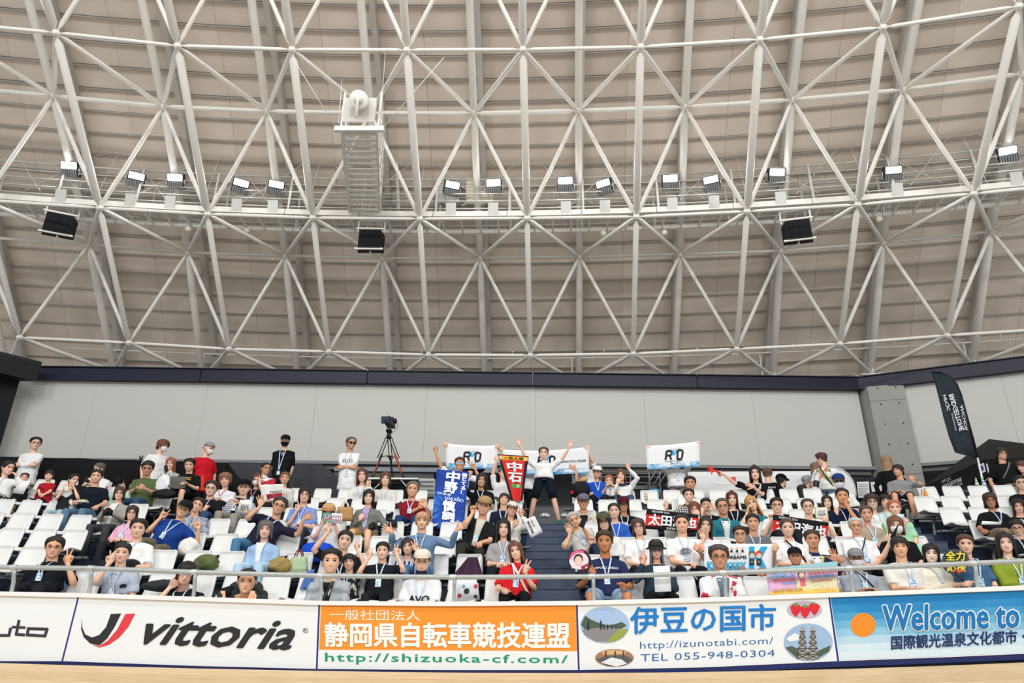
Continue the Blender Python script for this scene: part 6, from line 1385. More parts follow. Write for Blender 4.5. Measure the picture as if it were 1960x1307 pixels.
# black and red towels
for q, r, lb in (([(1238,973),(1337,985),(1334,1019),(1234,1012)], rr(4) - .5, 'black and red towel with white characters held beside the glasses woman, left of the pair'), ([(1480,984),(1586,1000),(1581,1038),(1478,1023)], rr(4) - .5, 'black and red towel with white characters held by two men, right of the pair')):
    t, f, _ = cloth_quad('towel', q, r, mat('#15161a', .8, 0, .2, 30), lb, 'towel', (.008, 2), group='black and red towels')
    tri_poly([(0, .70), (.3, .72), (.3, .18), (0, .16)], f, mat('#e3261f', .7), t, 'red_field', 4); tri_poly([(.86, .80), (.999, .80), (.999, .16), (.86, .16)], f, mat('#e3261f', .7), t, 'red_field', 4)
    f3 = lambda u, v, f=f: f(u, v) - radial(f(u, v)) * .004
    letters('太田海也', rectfn(f3, .06, .97, .22, .76), wt, t, .04); letters('OKAYAMA 121st', rectfn(f3, .10, .44, .84, .94), wt, t, .02); letters('KAIYA OTA', rectfn(f3, .42, .72, .04, .16), wt, t, .02)
# white and blue K banner: drawn figures are left out, plain round badges hold their places
t, f, _ = cloth_quad('banner', [(1348,1040),(1479,1041),(1478,1092),(1347,1093)], rr(2) - .62, mat('#f8f9fa', .7), 'long white banner with bright blue K letters behind the floral-shirted man', 'banner', (.006, 1.5))
cy_ = mat('#22b4ea', .7)
tri_poly(rect(.655, .08, .735, .90), f, cy_, t, 'lettering', 3); tri_poly([(.735, .48), (.83, .90), (.93, .90), (.80, .42), (.92, .06), (.83, .06)], f, cy_, t, 'lettering', 2)
tri_poly([(.05, .9), (.15, .93), (.13, .8), (.06, .78)], f, cy_, t, 'lettering', 2)
letters('K', rectfn(f, .05, .13, .06, .34), cy_, t, .04); letters('KKKK', rectfn(f, .33, .62, .06, .32), cy_, t, .04); letters('DREAMS', rectfn(f, .33, .62, .44, .56), ink, t, .03); letters('WE LOVE', rectfn(f, .42, .54, .60, .64), ink, t, .0); letters('K', rectfn(f, .13, .17, .06, .34), cy_, t, .04)
for i, (x, y) in enumerate([(.40, .78), (.48, .78), (.56, .78), (.38, .18), (.45, .18), (.52, .18), (.58, .18)]):
    g3 = lambda u, v, f=f: f(u, v) - radial(f(u, v)) * .004
    tri_poly([(x + .02 * cos(a), y + .05 * sin(a) + .04) for a in [2 * pi * k / 10 for k in range(10)]], g3, mat('#e9c8a8'), t, 'printed_badge', 1); tri_poly([(x - .018, y - .10), (x + .018, y - .10), (x + .015, y - .02), (x - .015, y - .02)], g3, mat('#2c2d33'), t, 'printed_badge', 1)
for x, c_, hc in ((.70, '#ecd0b4', '#6d6a66'), (.80, '#ecd0b4', '#d2542a')):
    g3 = lambda u, v, f=f: f(u, v) - radial(f(u, v)) * .004; g4 = lambda u, v, f=f: f(u, v) - radial(f(u, v)) * .007
    tri_poly([(x + .05 * cos(a), .62 + .13 * sin(a)) for a in [2 * pi * k / 12 for k in range(12)]], g3, mat(hc), t, 'printed_badge', 1); tri_poly([(x + .038 * cos(a), .55 + .10 * sin(a)) for a in [2 * pi * k / 12 for k in range(12)]], g4, mat(c_), t, 'printed_badge', 1)
    tri_poly([(x - .035, .2), (x + .035, .2), (x + .03, .44), (x - .03, .44)], g3, mat('#35363d'), t, 'printed_badge', 1); tri_poly([(x + .012 * cos(a), .33 + .035 * sin(a)) for a in [2 * pi * k / 8 for k in range(8)]], g4, mat('#e9b92a'), t, 'printed_badge', 1)
# pastel hand-lettered banner
t, f, _ = cloth_quad('banner', [(1466,1088),(1602,1074),(1606,1134),(1472,1141)], rr(1) - .58, mat('#f0b9d8', .6, 0, 0, 5, 'fade', '#c5a6e2', 1.6), 'pastel rainbow banner with bubbly hand-drawn lettering in the front row', 'banner', (.008, 1))
tri_poly(rect(.0, .82, 1, 1), f, mat('#8fdccf', .6, 0, 0, 5, 'fade', '#a9c4ee', 1.5), t, 'colour_band', 5); tri_poly(rect(.0, .0, 1, .16), f, mat('#f6d06a', .6), t, 'colour_band', 5); tri_poly(rect(.40, .16, .98, .5), f, mat('#dfe8a0', .6, 0, 0, 5, 'fade', '#f2c6d6', 2), t, 'colour_band', 5)
g3 = lambda u, v: f(u, v) - radial(f(u, v)) * .004
letters('GIRLS', rectfn(g3, .03, .40, .62, .82), mat('#8fc6ee'), t, .05); letters('CHAMPION', rectfn(g3, .58, .97, .66, .84), mat('#e8584c'), t, .05); letters('GRAND PRIX', rectfn(g3, .08, .40, .48, .58), mat('#ee7c74'), t, .03); letters('SATO MINA', rectfn(g3, .60, .95, .50, .62), mat('#5aa8dc'), t, .03)
letters('GRAND PRIX SLAM', rectfn(g3, .06, .48, .12, .24), mat('#d9b040'), t, .03); letters('CONFERENCE', rectfn(g3, .20, .42, .38, .45), mat('#7ab0e0'), t, .02); letters('CHAMPION', rectfn(g3, .62, .90, .38, .46), mat('#e8788c'), t, .02)
for i in range(40):
    x, y = (i * .618) % 1 * .94 + .03, (i * .381) % 1 * .9 + .04; c_ = ['#e8485c', '#3d6fd0', '#46b48c', '#f0a030', '#a04fc0'][i % 5]; a = i * 1.3; tri_poly([(x, y), (x + .02 * cos(a), y + .03 * sin(a)), (x + .015 * cos(a + .6), y + .03 * sin(a + .6))], g3, mat(c_), t, 'confetti', 1)
tri_poly([(.49 + .055 * cos(a), .68 + .13 * sin(a)) for a in [2 * pi * k / 14 for k in range(14)]], g3, mat('#6a4638'), t, 'printed_badge', 1); tri_poly([(.49 + .04 * cos(a), .64 + .09 * sin(a)) for a in [2 * pi * k / 14 for k in range(14)]], lambda u, v: f(u, v) - radial(f(u, v)) * .007, mat('#f4d3bb'), t, 'printed_badge', 1); tri_poly([(.46, .28), (.54, .28), (.53, .53), (.46, .53)], g3, mat('#ec6a7a'), t, 'printed_badge', 1)
# tissot cloth, signed boards, cards, papers
t, f, _ = cloth_quad('cloth_bag', [(497,928),(543,926),(541,955),(504,961)], rr(6) - .55, mat('#eeede8', .85, 0, .2, 20), 'white cloth bag with black and red print held up by its corners', 'bag', (.01, 1))
tri_poly(rect(.22, .1, .98, .42), f, mat('#b52a3c'), t, 'red_field', 2); tri_poly(rect(.2, .42, .98, .62), f, mat('#f6f6f4'), t, 'white_field', 2); letters('TISSOT', rectfn(g3 if False else (lambda u, v: f(u, v) - radial(f(u, v)) * .003), .38, .96, .45, .58), ink, t, .02); letters('UCI', rectfn(lambda u, v: f(u, v) - radial(f(u, v)) * .003, .24, .48, .2, .36), ink, t, .02)
def card(name, q, r, color, label, cat, group=None, th=.006, border=None, scribble=None, base=None):
    t, f, _ = cloth_quad(name, q, r, mat(border or color, .6), label, cat, (0, 1), 2, 2, th, group=group)
    if border: tri_poly(rect(.06, .05, .94, .95), f, mat(color, .6), t, 'card_face', 1)
    if scribble:
        g3 = lambda u, v: f(u, v) - radial(f(u, v)) * .003
        for k in range(scribble):
            pts = [g3(.2 + .6 * i / 8, .25 + .5 * ((k * .37) % 1) + .08 * sin(i * 2.1 + k * 2)) for i in range(9)]; mb = MB(); mb.tube(pts, .0035, 4); put('ink_line', mb, ink, t)
    return t, f
card('signed_board', [(459,956),(483,958),(480,983),(454,980)], rr(5) - .50, '#f3f3ef', 'white signed board held by the man in the checked shirt', 'signed board', scribble=5)
card('signed_board', [(1559,971),(1584,970),(1585,990),(1561,992)], rr(5) - .42, '#f2f2ec', 'gold-edged white signed board held beside the girl making a V sign', 'signed board', border='#d8b45a', scribble=4)
t, f = card('calendar_card', [(618,981),(655,983),(655,1002),(618,999)], rr(3) - .48, '#f2f4f4', 'green and white calendar card hiding the face of the woman in a straw hat', 'card')
tri_poly(rect(.0, .0, .48, 1), f, mat('#5fae7c'), t, 'card_face', 1); tri_poly(rect(.08, .15, .44, .85), lambda u, v: f(u, v) - radial(f(u, v)) * .003, mat('#9fb6c8', .5, 0, 0, 8, 'blotch', '#c8586a', 22.0), t, 'card_photo', 1)
for i in range(5):
    for j in range(2): tri_poly(rect(.53 + .09 * i, .2 + .38 * j, .58 + .09 * i, .42 + .38 * j), lambda u, v: f(u, v) - radial(f(u, v)) * .003, mat('#c67f96'), t, 'date_block', 1)
card('paper_sheet', [(38,919),(58,921),(44,946),(23,943)], rr(6) - .58, '#f6f7f8', 'large blank sheet of white paper held by the toddler', 'paper')
card('paper_sheet', [(1250,1083.5),(1282,1082.5),(1285,1131.5),(1254,1133)], rr(1) - .62, '#f4f6f7', 'tall blank white paper held by the person in the bucket hat', 'paper')
card('juice_pack', [(122,930),(132,930),(132,940),(123,940)], rr(5) - .38, '#e9e6de', 'small yellow and white drink pack held by the girl with the bow', 'drink', border='#e2cf3a')
card('paper_sheets', [(1881,997),(1917,999),(1916,1004),(1879,1004)], rr(4) - .62, '#eef0f0', 'white papers lying on the lap of the woman in khaki trousers', 'paper', th=.03)
t, f = card('sticker_card', [(1718,983),(1731,984),(1730,998),(1717,997)], rr(3) - .42, '#cfe6f2', 'pale blue card held near the face of the woman in mint', 'card')
# small flags on sticks
def flag(q, r, m, stick, label, txts=()):
    t, f, _ = cloth_quad('hand_flag', q, r, m, label, 'flag', (.008, 1), 6, 5, .003)
    mb = MB(); mb.tube([at_r(stick[0], stick[1], r + .01), at_r(stick[2], stick[3], r + .01)], .005, 6); put('stick', mb, WHITE, t)
    return t, f
t, f = flag([(1002,996),(1023,987),(1039,1018),(1016,1030)], rr(3) - .45, mat('#f1f2f3', .7), (982,1006,1006,998), 'small white flag with dark lettering beside the stairs')
letters('BRIDGESTONE', lambda u, v: f(.22 + .18 * v, .88 - .7 * u), mat('#33363c'), t, .02); letters('HPCJC', lambda u, v: f(.5 + .16 * v, .9 - .45 * u), mat('#c99a3c'), t, .02)
t, f = flag([(1719,1003),(1720.5,1002),(1713,1030),(1703,1028)], rr(2) - .42, mat('#14161a', .7), (1720,1002,1699,1040), 'small black flag on a white stick held by the masked woman')
# round fans
def fan(cx, cy, rx, ry, r, m, label, hx, hy):
    t = thing('round_fan', at_r(hx, hy, r), label, 'fan'); n = -radial(at_r(cx, cy, r)); pts = [at_r(x, y, r) for x, y in ell(cx, cy, rx, ry, 28)]
    mb = MB(); mb.add(pts + [p - n * .008 for p in pts], [tuple(range(28))[::-1], tuple(range(28, 56))] + [(i, (i + 1) % 28, (i + 1) % 28 + 28, i + 28) for i in range(28)]); put('fan_face', mb, m, t, smooth=False)
    mb = MB(); mb.tube([at_r(cx, cy + ry, r), at_r(hx, hy, r)], .011, 8); put('handle', mb, mat('#2a2a2e'), t)
    return t, lambda x, y, e=.004: at_r(x, y, r) + n * e
t, f = fan(1109, 1074, 23, 22, rr(1) - .45, mat('#23242a', .5), 'round black fan with a face photo and pink glitter lettering', 1128, 1098)
F2 = lambda x, y: f(x, y); poly(ell(1108, 1073, 18.5, 17), F2, mat('#f2dfe2'), t, 'fan_print'); poly([(1090,1068),(1094,1058),(1104,1053),(1116,1053),(1118,1058),(1104,1058),(1096,1064),(1092,1072)], lambda x, y: f(x, y, .006), mat('#ec5f9a'), t, 'fan_print')
poly(ell(1107, 1070, 9, 10), lambda x, y: f(x, y, .006), mat('#3d2c28'), t, 'fan_print'); poly(ell(1107, 1073, 7.2, 8.6), lambda x, y: f(x, y, .008), mat('#efcbb4'), t, 'fan_print'); poly([(1104,1078),(1111,1077),(1108,1080)], lambda x, y: f(x, y, .01), mat('#fdfdfd'), t, 'fan_print'); poly([(1112,1084),(1126,1078),(1128,1086),(1114,1092)], lambda x, y: f(x, y, .01), mat('#a3304c'), t, 'fan_print')
for x, y in ((1096, 1086), (1103, 1092), (1122, 1086)): poly([(x + (3 if k % 2 == 0 else 1.3) * cos(pi * k / 5), y + (3 if k % 2 == 0 else 1.3) * sin(pi * k / 5)) for k in range(10)], lambda x_, y_: f(x_, y_, .012), mat('#d9eef0'), t, 'fan_print')
t, f = fan(1829, 1075, 27, 24, rr(1) - .40, mat('#51555c', .5, 0, 0, 6, 'fade', '#3b3f46', 12.0), 'round grey fan with thick yellow characters beside the woman with red lipstick', 1845, 1113)
letters('全力', lambda u, v: f(1808 + 38 * u, 1074 - 20 * v, .006), mat('#2c2d22'), t, .07); letters('全力', lambda u, v: f(1809 + 36 * u, 1073 - 18 * v, .014), mat('#f0e14a'), t, .03)
letters('応援', lambda u, v: f(1812 + 36 * u, 1094 - 17 * v, .006), mat('#e9dc5a'), t, .03); letters('Fight', lambda u, v: f(1824 + 22 * u, 1097 - 8 * v, .02), mat('#e2503f'), t, .03)
# red hand clapper
mb = MB(); q = rr(7) - .25; P0 = at_r(1378, 905, q); P1 = at_r(1366, 900, q); mb.tube([P0, P1], .02, 8); n = -radial(P0)
c = at_r(1363, 899, q); mb.sect([(P1, Vector((0, .008, 0)), Vector((0, 0, .03))), (c, Vector((0, .01, 0)), Vector((0, 0, .055))), (c + (c - P1), Vector((0, .008, 0)), Vector((0, 0, .045)))], 8)
for k in range(5):
    e = at_r([1358, 1355, 1354, 1356, 1362][k], [891, 894, 898, 903, 907][k], q); mb.tube([c, e], [.014, .011], 6)
put('hand_clapper', mb, mat('#f0352b', .4), None, label='bright red plastic hand-shaped clapper held out over the top row', cat='clapper')
# ---- bags and small things on the seats
def lump(name, px, py, r, w, h, d, m, label, cat, seed=0, parts=None):
    c = at_r(px, py, r); n = radial(c); lat = Vector((n.y, -n.x, 0)); R = random.Random(seed); t = thing(name, c - Vector((0, 0, h)), label, cat)
    mb = MB(); rings_ = []
    ph = [R.uniform(0, 6.28) for _ in range(6)]
    for i in range(13):
        v = -1 + 2 * i / 12; k = max(.08, (1 - abs(v) ** 3.2)) ** .5 * (1.06 - .22 * v); row = []
        for j in range(26):
            a = 2 * pi * j / 26; wob = 1 + .09 * sin(3 * a + ph[0] + v * 3) + .06 * sin(5 * a + ph[1] - v * 4) + .05 * sin(8 * a + ph[2] + v * 9)
            row.append(c + lat * cos(a) * w * k * wob + n * sin(a) * d * k * wob + Vector((0, 0, v * h * (1 + .05 * sin(2 * a + ph[3])))))
        rings_.append(row)
    mb.loft(rings_); put('body', mb, m, t); return t, c, lat, n
def handles(t, c, lat, n, w, h, m, r=.008, up=.1):
    mb = MB(); mb.tube(bez(c - lat * w + Vector((0, 0, h)), c + Vector((0, 0, h + up * 2)), c + lat * w + Vector((0, 0, h)), 8), r, 6); put('handle', mb, m, t)
B_ = mat('#15161a', .7, 0, .4, 12)
t, c, l, n = lump('shoulder_bag', 315, 945, rr(6) - .3, .2, .09, .12, B_, 'black soft bag on a seat right of the man in olive green', 'bag', 3); handles(t, c, l, n, .1, .08, B_)
t, c, l, n = lump('plastic_bag', 313, 925, rr(6) - .25, .12, .17, .07, mat('#eef0f2', .4, 0, .5, 14), 'white plastic carrier bag standing behind the black bag', 'bag', 5)
for s_ in (-1, 1): mb = MB(); mb.tube(bez(c + l * s_ * .03 + Vector((0, 0, .13)), c + l * s_ * .09 + Vector((0, 0, .34)), c + l * s_ * .11 + Vector((0, 0, .13)), 6), .01, 6); put('handle', mb, mat('#eef0f2', .4), t)
lump('holdall', 395, 1076, rr(2) - .3, .15, .1, .12, mat('#5f6b42', .8, 0, .5, 12), 'olive green soft holdall behind the rail, left of an empty seat', 'bag', 6)
lump('folded_jacket', 362, 1048, rr(3) - .45, .14, .14, .13, mat('#eceae6', .85, 0, .5, 12), 'crumpled white jacket beside the man in royal blue', 'jacket', 8)
lump('folded_jacket', 316, 1121, rr(1) - .3, .24, .07, .14, mat('#2b3136', .85, 0, .5, 12), 'crumpled dark grey jacket on a front row seat', 'jacket', 9)
t, c, l, n = lump('leather_bag', 536, 1081, rr(2) - .32, .15, .1, .12, mat('#a08a50', .5, 0, .5, 10), 'tan leather bag on the seat beside the woman in light blue', 'bag', 11); handles(t, c, l, n, .07, .06, mat('#a08a50'), .01, .05)
# straight-sided paper and straw bags
def boxbag(name, q, r, d, m, label, cat='bag', hm=None, hh_=10):
    t, f, fn = cloth_quad(name, q, r, m, label, cat, (.004, 1), 4, 4, d)
    if hm:
        n = -radial(fn(.5, 1)); a = fn(.25, 1); b = fn(.75, 1); k = fn(.5, 1) + Vector((0, 0, hh_ / 100 * 2)); mb = MB(); mb.tube(bez(a, k, b, 8), .009, 6); put('handle', mb, hm, t)
        mb = MB(); mb.tube(bez(a - n * d, k - n * d, b - n * d, 8), .009, 6); put('handle', mb, hm, t)
    return t, f
boxbag('paper_bag', [(556,1066),(585,1064),(586,1092),(556,1093)], rr(2) - .36, .09, mat('#b9d0a8', .7, 0, .2, 20), 'pale green paper shopping bag standing on a second row seat', hm=mat('#7a3a48'), hh_=9)
boxbag('straw_tote', [(645,970),(673,970),(674,996),(652,996)], rr(4) - .35, .1, mat('#c49a64', .85, 0, .4, 60), 'tan straw tote bag with round white handles', hm=mat('#e9dfc8'), hh_=9)
t, f = boxbag('printed_tote', [(876,1118),(914,1115),(917,1148),(874,1150)], rr(1) - .4, .12, mat('#d9dbdc', .6), 'light grey tote with red and black round prints on a front row seat')
for x, y, r_, c_ in ((.12, .3, .12, '#d2353a'), (.9, .8, .12, '#d2353a'), (.45, .55, .17, '#2a2b30'), (.85, .2, .1, '#2a2b30'), (.3, .85, .1, '#5aa6c8')): tri_poly([(x + r_ * cos(a) * .8, y + r_ * sin(a)) for a in [2 * pi * k / 12 for k in range(12)]], f, mat(c_), t, 'print', 1)
t, f, _ = cloth_quad('draped_coat', [(896,1066),(914,1066),(925,1104),(868,1100)], rr(2) - .32, mat('#4a2b45', .8, 0, .5, 10), 'dark purple coat draped over the back of a front row seat', 'coat', (.02, 3), 12, 8, .02)
t, f, _ = cloth_quad('draped_shirt', [(588,1092),(602,1089),(598,1128),(574,1128)], rr(1) - .1, mat('#5b7fc4', .8, 0, .5, 10), 'blue garment hanging over a front row seat beside the man in grey', 'garment', (.02, 2), 8, 6, .02)
t, c, l, n = lump('backpack', 1110, 937, rr(7) - .35, .17, .17, .12, mat('#17181b', .8, 0, .4, 12), 'black backpack with a red pompom beside the person in bright blue', 'bag', 21)
mb = MB(); mb.ball(at_r(1095, 943, rr(7) - .5), .035, 10); put('pompom', mb, mat('#d8202a', .7), t)
mb = MB(); mb.sect([(c + Vector((0, 0, .16)) + l * .05, l * .1, n * .06), (c + Vector((0, 0, .22)) + l * .09, l * .08, n * .05), (c + Vector((0, 0, .26)) + l * .1, l * .03, n * .03)], 10); put('stuffed_scarf', mb, mat('#c9a673', .8), t)
for x, w, lb in ((1043, .2, 'crumpled silver foil bag between the feet of the woman on the stairs'), (1080, .14, 'smaller crumpled silver foil bag at the right of the top stair')):
    lump('foil_bag', x, 986, rr(7) - .42, w * .5, .045, .05, mat('#d5d8da', .25, .6, .9, 16), lb, 'bag', int(x))
# bucket with a blue lid and bottles
t = thing('snack_bucket', at_r(1254, 962, rr(7) + .1), 'clear plastic bucket with a bright blue lid behind a seat', 'bucket'); c = at_r(1254, 962, rr(7) + .1)
mb = MB(); mb.tube([c, c + Vector((0, 0, .24))], [.09, .105], 18, False); put('bucket_wall', mb, mat('#7fb0c8', .25, 0, 0, 9, 'blotch', '#d9d2a0', 14.0), t, auto=.8)
mb = MB(); mb.tube([c + Vector((0, 0, .24)), c + Vector((0, 0, .265))], .115, 18, False); put('lid', mb, mat('#2a9fd8', .35), t, auto=.8)
def bottle(px, py, r, m, capc, label, h=.2):
    c = at_r(px, py, r); t = thing('bottle', c, label, 'bottle', 'drink bottles'); mb = MB(); mb.tube([c, c + Vector((0, 0, h * .12)), c + Vector((0, 0, h * .62)), c + Vector((0, 0, h * .8)), c + Vector((0, 0, h * .88))], [.03, .033, .033, .014, .013], 12, False); put('flask', mb, m, t)
    mb = MB(); mb.tube([c + Vector((0, 0, h * .88)), c + Vector((0, 0, h))], .015, 10, False); put('bottle_cap', mb, mat(capc, .4), t, auto=.8)
bottle(1237, 958, rr(7) - .42, mat('#cfd8c8', .2, 0, 0, 9, 'hstripe', '#c98a3c', 6.0), '#e9e9e9', 'clear bottle with amber drink standing on a top row seat', .2)
bottle(1774, 955, rr(7) - .38, mat('#e3a53c', .2), '#8fc03c', 'orange drink bottle with a green cap beside the barefoot man')
bottle(1768, 954, rr(7) - .34, mat('#e9b7bc', .3), '#e0486a', 'pink bottle just behind the orange drink bottle', .17)
bottle(1873, 938, rr(7) + .15, mat('#e3ece8', .3, 0, 0, 9, 'hstripe', '#2c8a6c', 5.0), '#e0d04a', 'white sports bottle at the foot of the feather flag, left of two', .24)
bottle(1887, 938, rr(7) + .15, mat('#dfe8ee', .3, 0, 0, 9, 'hstripe', '#3c6fb0', 5.0), '#4aa06c', 'white sports bottle at the foot of the feather flag, right of two', .23)
# traffic cone
c = at_r(383, 941, rr(7) + .05); t = thing('traffic_cone', c, 'orange-red traffic cone standing behind the top row', 'cone'); mb = MB(); mb.tube([c + Vector((0, 0, .02)), c + Vector((0, 0, .32)), c + Vector((0, 0, .34))], [.085, .022, .018], 16, False); put('cone_body', mb, mat('#f0402a', .5), t, auto=.8); mb = MB(); mb.box(c + Vector((0, 0, .01)), (.13, 0, 0), (0, .13, 0), (0, 0, .015)); put('cone_base', mb, mat('#e23a26', .5), t, smooth=False)
# laptop
c = at_r(339, 923, rr(7) - .55); t = thing('laptop', c - Vector((0, 0, .1)), 'open silver-grey laptop on the lap of the man in black', 'laptop'); n = -radial(c); lat = Vector((-n.y, n.x, 0)); up = (UP * .95 + n * .2).normalized(); mb = MB(); mb.box(c, lat * .17, up * .115, n * .006); put('lid', mb, mat('#8f8d8a', .35, .5), t, smooth=False); mb = MB(); mb.box(c - up * .115 - n * .12, lat * .17, n * .12, UP * .008); put('keyboard_base', mb, mat('#9a9896', .35, .5), t, smooth=False)
# phone, cameras
def slabthing(name, px, py, r, w, h, m, label, cat, tilt=0):
    c = at_r(px, py, r); n = -radial(c); lat = Vector((-n.y, n.x, 0)); a = math.radians(tilt); x = lat * cos(a) + UP * sin(a); y = UP * cos(a) - lat * sin(a); mb = MB(); mb.box(c, x * w, y * h, n * .005); mb.box(c + x * w * .4 + y * h * .7 + n * .006, x * w * .3, y * h * .14, n * .002); put(name, mb, m, None, smooth=False, label=label, cat=cat)
slabthing('phone', 1116, 1000, rr(3) - .52, .038, .075, mat('#141519', .3), 'black phone held beside the cheek of the tilting grey-haired man', 'phone', -25)
slabthing('phone', 318, 897, rr(7) - .46, .035, .07, mat('#17181c', .3), 'black phone raised by the woman with long brown hair', 'phone', 20)
slabthing('phone', 165, 919, rr(7) - .35, .035, .07, mat('#17181c', .3), 'dark phone held by the man in the red-trimmed jersey', 'phone', 60)
slabthing('phone', 850, 1139, rr(1) - .6, .03, .07, mat('#17181c', .3), 'dark phone held upright behind the boards by the person in a white cap', 'phone', -15)
def slr(px, py, r, label):
    c = at_r(px, py, r); n = -radial(c); lat = Vector((-n.y, n.x, 0)); t = thing('camera', c - Vector((0, 0, .05)), label, 'camera', 'hand-held cameras'); mb = MB(); mb.box(c, lat * .065, UP * .045, n * .035); mb.box(c + UP * .05, lat * .03, UP * .02, n * .03); put('camera_body', mb, mat('#131417', .5), t, smooth=False); mb = MB(); mb.tube([c + n * .03, c + n * .09, c + n * .1], [.036, .038, .03], 14, False); put('lens', mb, mat('#1d1f24', .4), t, auto=.8)
slr(752, 1003, rr(4) - .5, 'black camera in the hand of the woman in the grey cardigan'); slr(206, 981, rr(4) - .55, 'black camera on the lap of the woman with glasses in grey'); slr(714, 1008, rr(4) - .55, 'small black camera on the mustard shorts of the woman in grey')
t = thing('telephoto_lens', at_r(1561, 930, rr(7) + .3), 'long white telephoto lens hanging at the photographer in the striped vest', 'camera'); a = at_r(1565, 910, rr(7) + .3); b = at_r(1559, 945, rr(7) + .3)
for k in range(3): mb = MB(); mb.tube([a.lerp(b, k / 3), a.lerp(b, (k + .9) / 3)], [.05 + .01 * k, .055 + .01 * k], 14, False); put('barrel', mb, mat(['#e6e6e2', '#2b2c30', '#dcdcd8'][k], .4), t, auto=.8)
# calendar/salad tray
c = at_r(158, 960, rr(5) - .55); t = thing('salad_tray', c, 'clear tray of green salad on the lap of the man in the navy V-neck', 'food'); mb = MB(); mb.box(c, (.08, 0, 0), (0, .05, 0), (0, 0, .012)); put('tray', mb, mat('#dfe3df', .2), t, smooth=False)
for k in range(8): mb = MB(); mb.ball(c + Vector((-.055 + .016 * k, .02 * sin(k * 2), .02)), .018, 6); put('leaf', mb, mat('#a9c86a' if k % 3 else '#d8e08a', .6), t)
# ---- behind the last row
ZC_ = floor_z(7)
def wallq(q, r, m, name, parent, th=.03): mb = MB(); g = [[None, None], [None, None]]; c = [at_r(x, y, r) for x, y in q]; mb.slab([[c[3], c[0]], [c[2], c[1]]], th, (0, 1, 0)); return put(name, mb, m, parent, smooth=False)
# black curtain on a line with clips
t = thing('black_curtain', at_r(220, 940, rr(7) + 1.55), 'long black curtain hung along the concourse behind the left top rows', 'curtain')
rC = rr(7) + 1.6; g = []; top_y = lambda x: float(np.interp(x, [-40, 0, 270, 435], [869, 872, 880, 885]))
NX = 70
for i in range(NX + 1):
    x = -40 + 475 * i / NX; p = at_r(x, top_y(x), rC); n = radial(p); col = []
    for j in range(7):
        v = j / 6; z = p.z * (1 - v) + (ZC_ + .02) * v; w = .035 * sin(i * .9 + sin(i * .31) * 2) * (v * .8 + .15); col.append(Vector((p.x, p.y, z)) + n * w - Vector((0, 0, .02 * abs(sin(i * .22)) * (1 - v))))
    g.append(col)
mb = MB(); mb.slab(g, .006, (0, 1, 0)); put('curtain_cloth', mb, mat('#0e0f12', .85, 0, .4, 8), t)
a = at_r(435, 885, rC); b = at_r(484, 955, rC - .9); mb = MB(); g = []
for i in range(13):
    u = i / 12; p = a.lerp(Vector((b.x, b.y, a.z - .9)), u); col = [Vector((p.x, p.y, p.z * (1 - v) + ZC_ * v)) + radial(p) * .03 * sin(i * 1.2 + v) for v in (0, .3, .6, 1)]; g.append(col)
mb.slab(g, .006, (0, 1, 0)); put('curtain_cloth', mb, mat('#0e0f12', .85, 0, .4, 8), t)
for x in (269, 375):
    p = at_r(x, top_y(x), rC - .03); mb = MB()
    for s_ in (-1, 1): mb.tube([p + Vector((.04 * s_, 0, .09)), p, p + Vector((-.035 * s_, 0, -.08))], [.014, .018, .012], 6)
    put('clamp', mb, mat('#17181b', .5), t)
# dark grey stair enclosure wedge
rW = rr(7) + 2.2; t = thing('stair_enclosure', at_r(560, 940, rW), 'dark grey slanting enclosure wall behind the standing man in black', 'enclosure')
P_ = lambda x, y, r: at_r(x, y, r)
mb = MB(); c = [P_(440, 884, rW), P_(616, 889, rW - .2), P_(652, 925, rW - .2), Vector((0, 0, 0))]; lo = lambda p: Vector((p.x, p.y, ZC_))
c3 = P_(652, 925, rW - .2); c1 = c[1]; c0_ = c[0]; bk = Vector((0, 1.2, 0))
mb.add([c0_, c1, c3, lo(c3), lo(c1), lo(c0_), c0_ + bk, c1 + bk, c3 + bk, lo(c3) + bk], [(0, 5, 4, 1), (1, 4, 3, 2), (0, 1, 7, 6), (1, 2, 8, 7), (2, 3, 9, 8)]); put('enclosure_wall', mb, mat('#44474c', .8, 0, .05, 20), t, smooth=False)
rr_ = rr(7) + 3.2
t = thing('counter', P_(820, 930, rr(7) + 2.6), 'grey counter band and display shelf behind the last row near the tripod', 'counter'); wallq([(640,893),(1000,897),(1000,905),(640,901)], rr_, mat('#8f979d', .5), 'counter_band', t, .1); wallq([(640,903),(830,905),(830,921),(640,920)], rr_ + .05, mat('#5d605f', .7), 'counter_panel', t, .05); wallq([(797,915),(832,916),(832,950),(797,950)], rr(7) + 2.2, mat('#c6c9c4', .5), 'shelf_unit', t, .3)
for k in range(4): wallq([(800,920+8*k),(830,920.5+8*k),(830,922+8*k),(800,921.5+8*k)], rr(7) + 2.15, mat('#6f736f', .6), 'shelf_edge', t, .02)
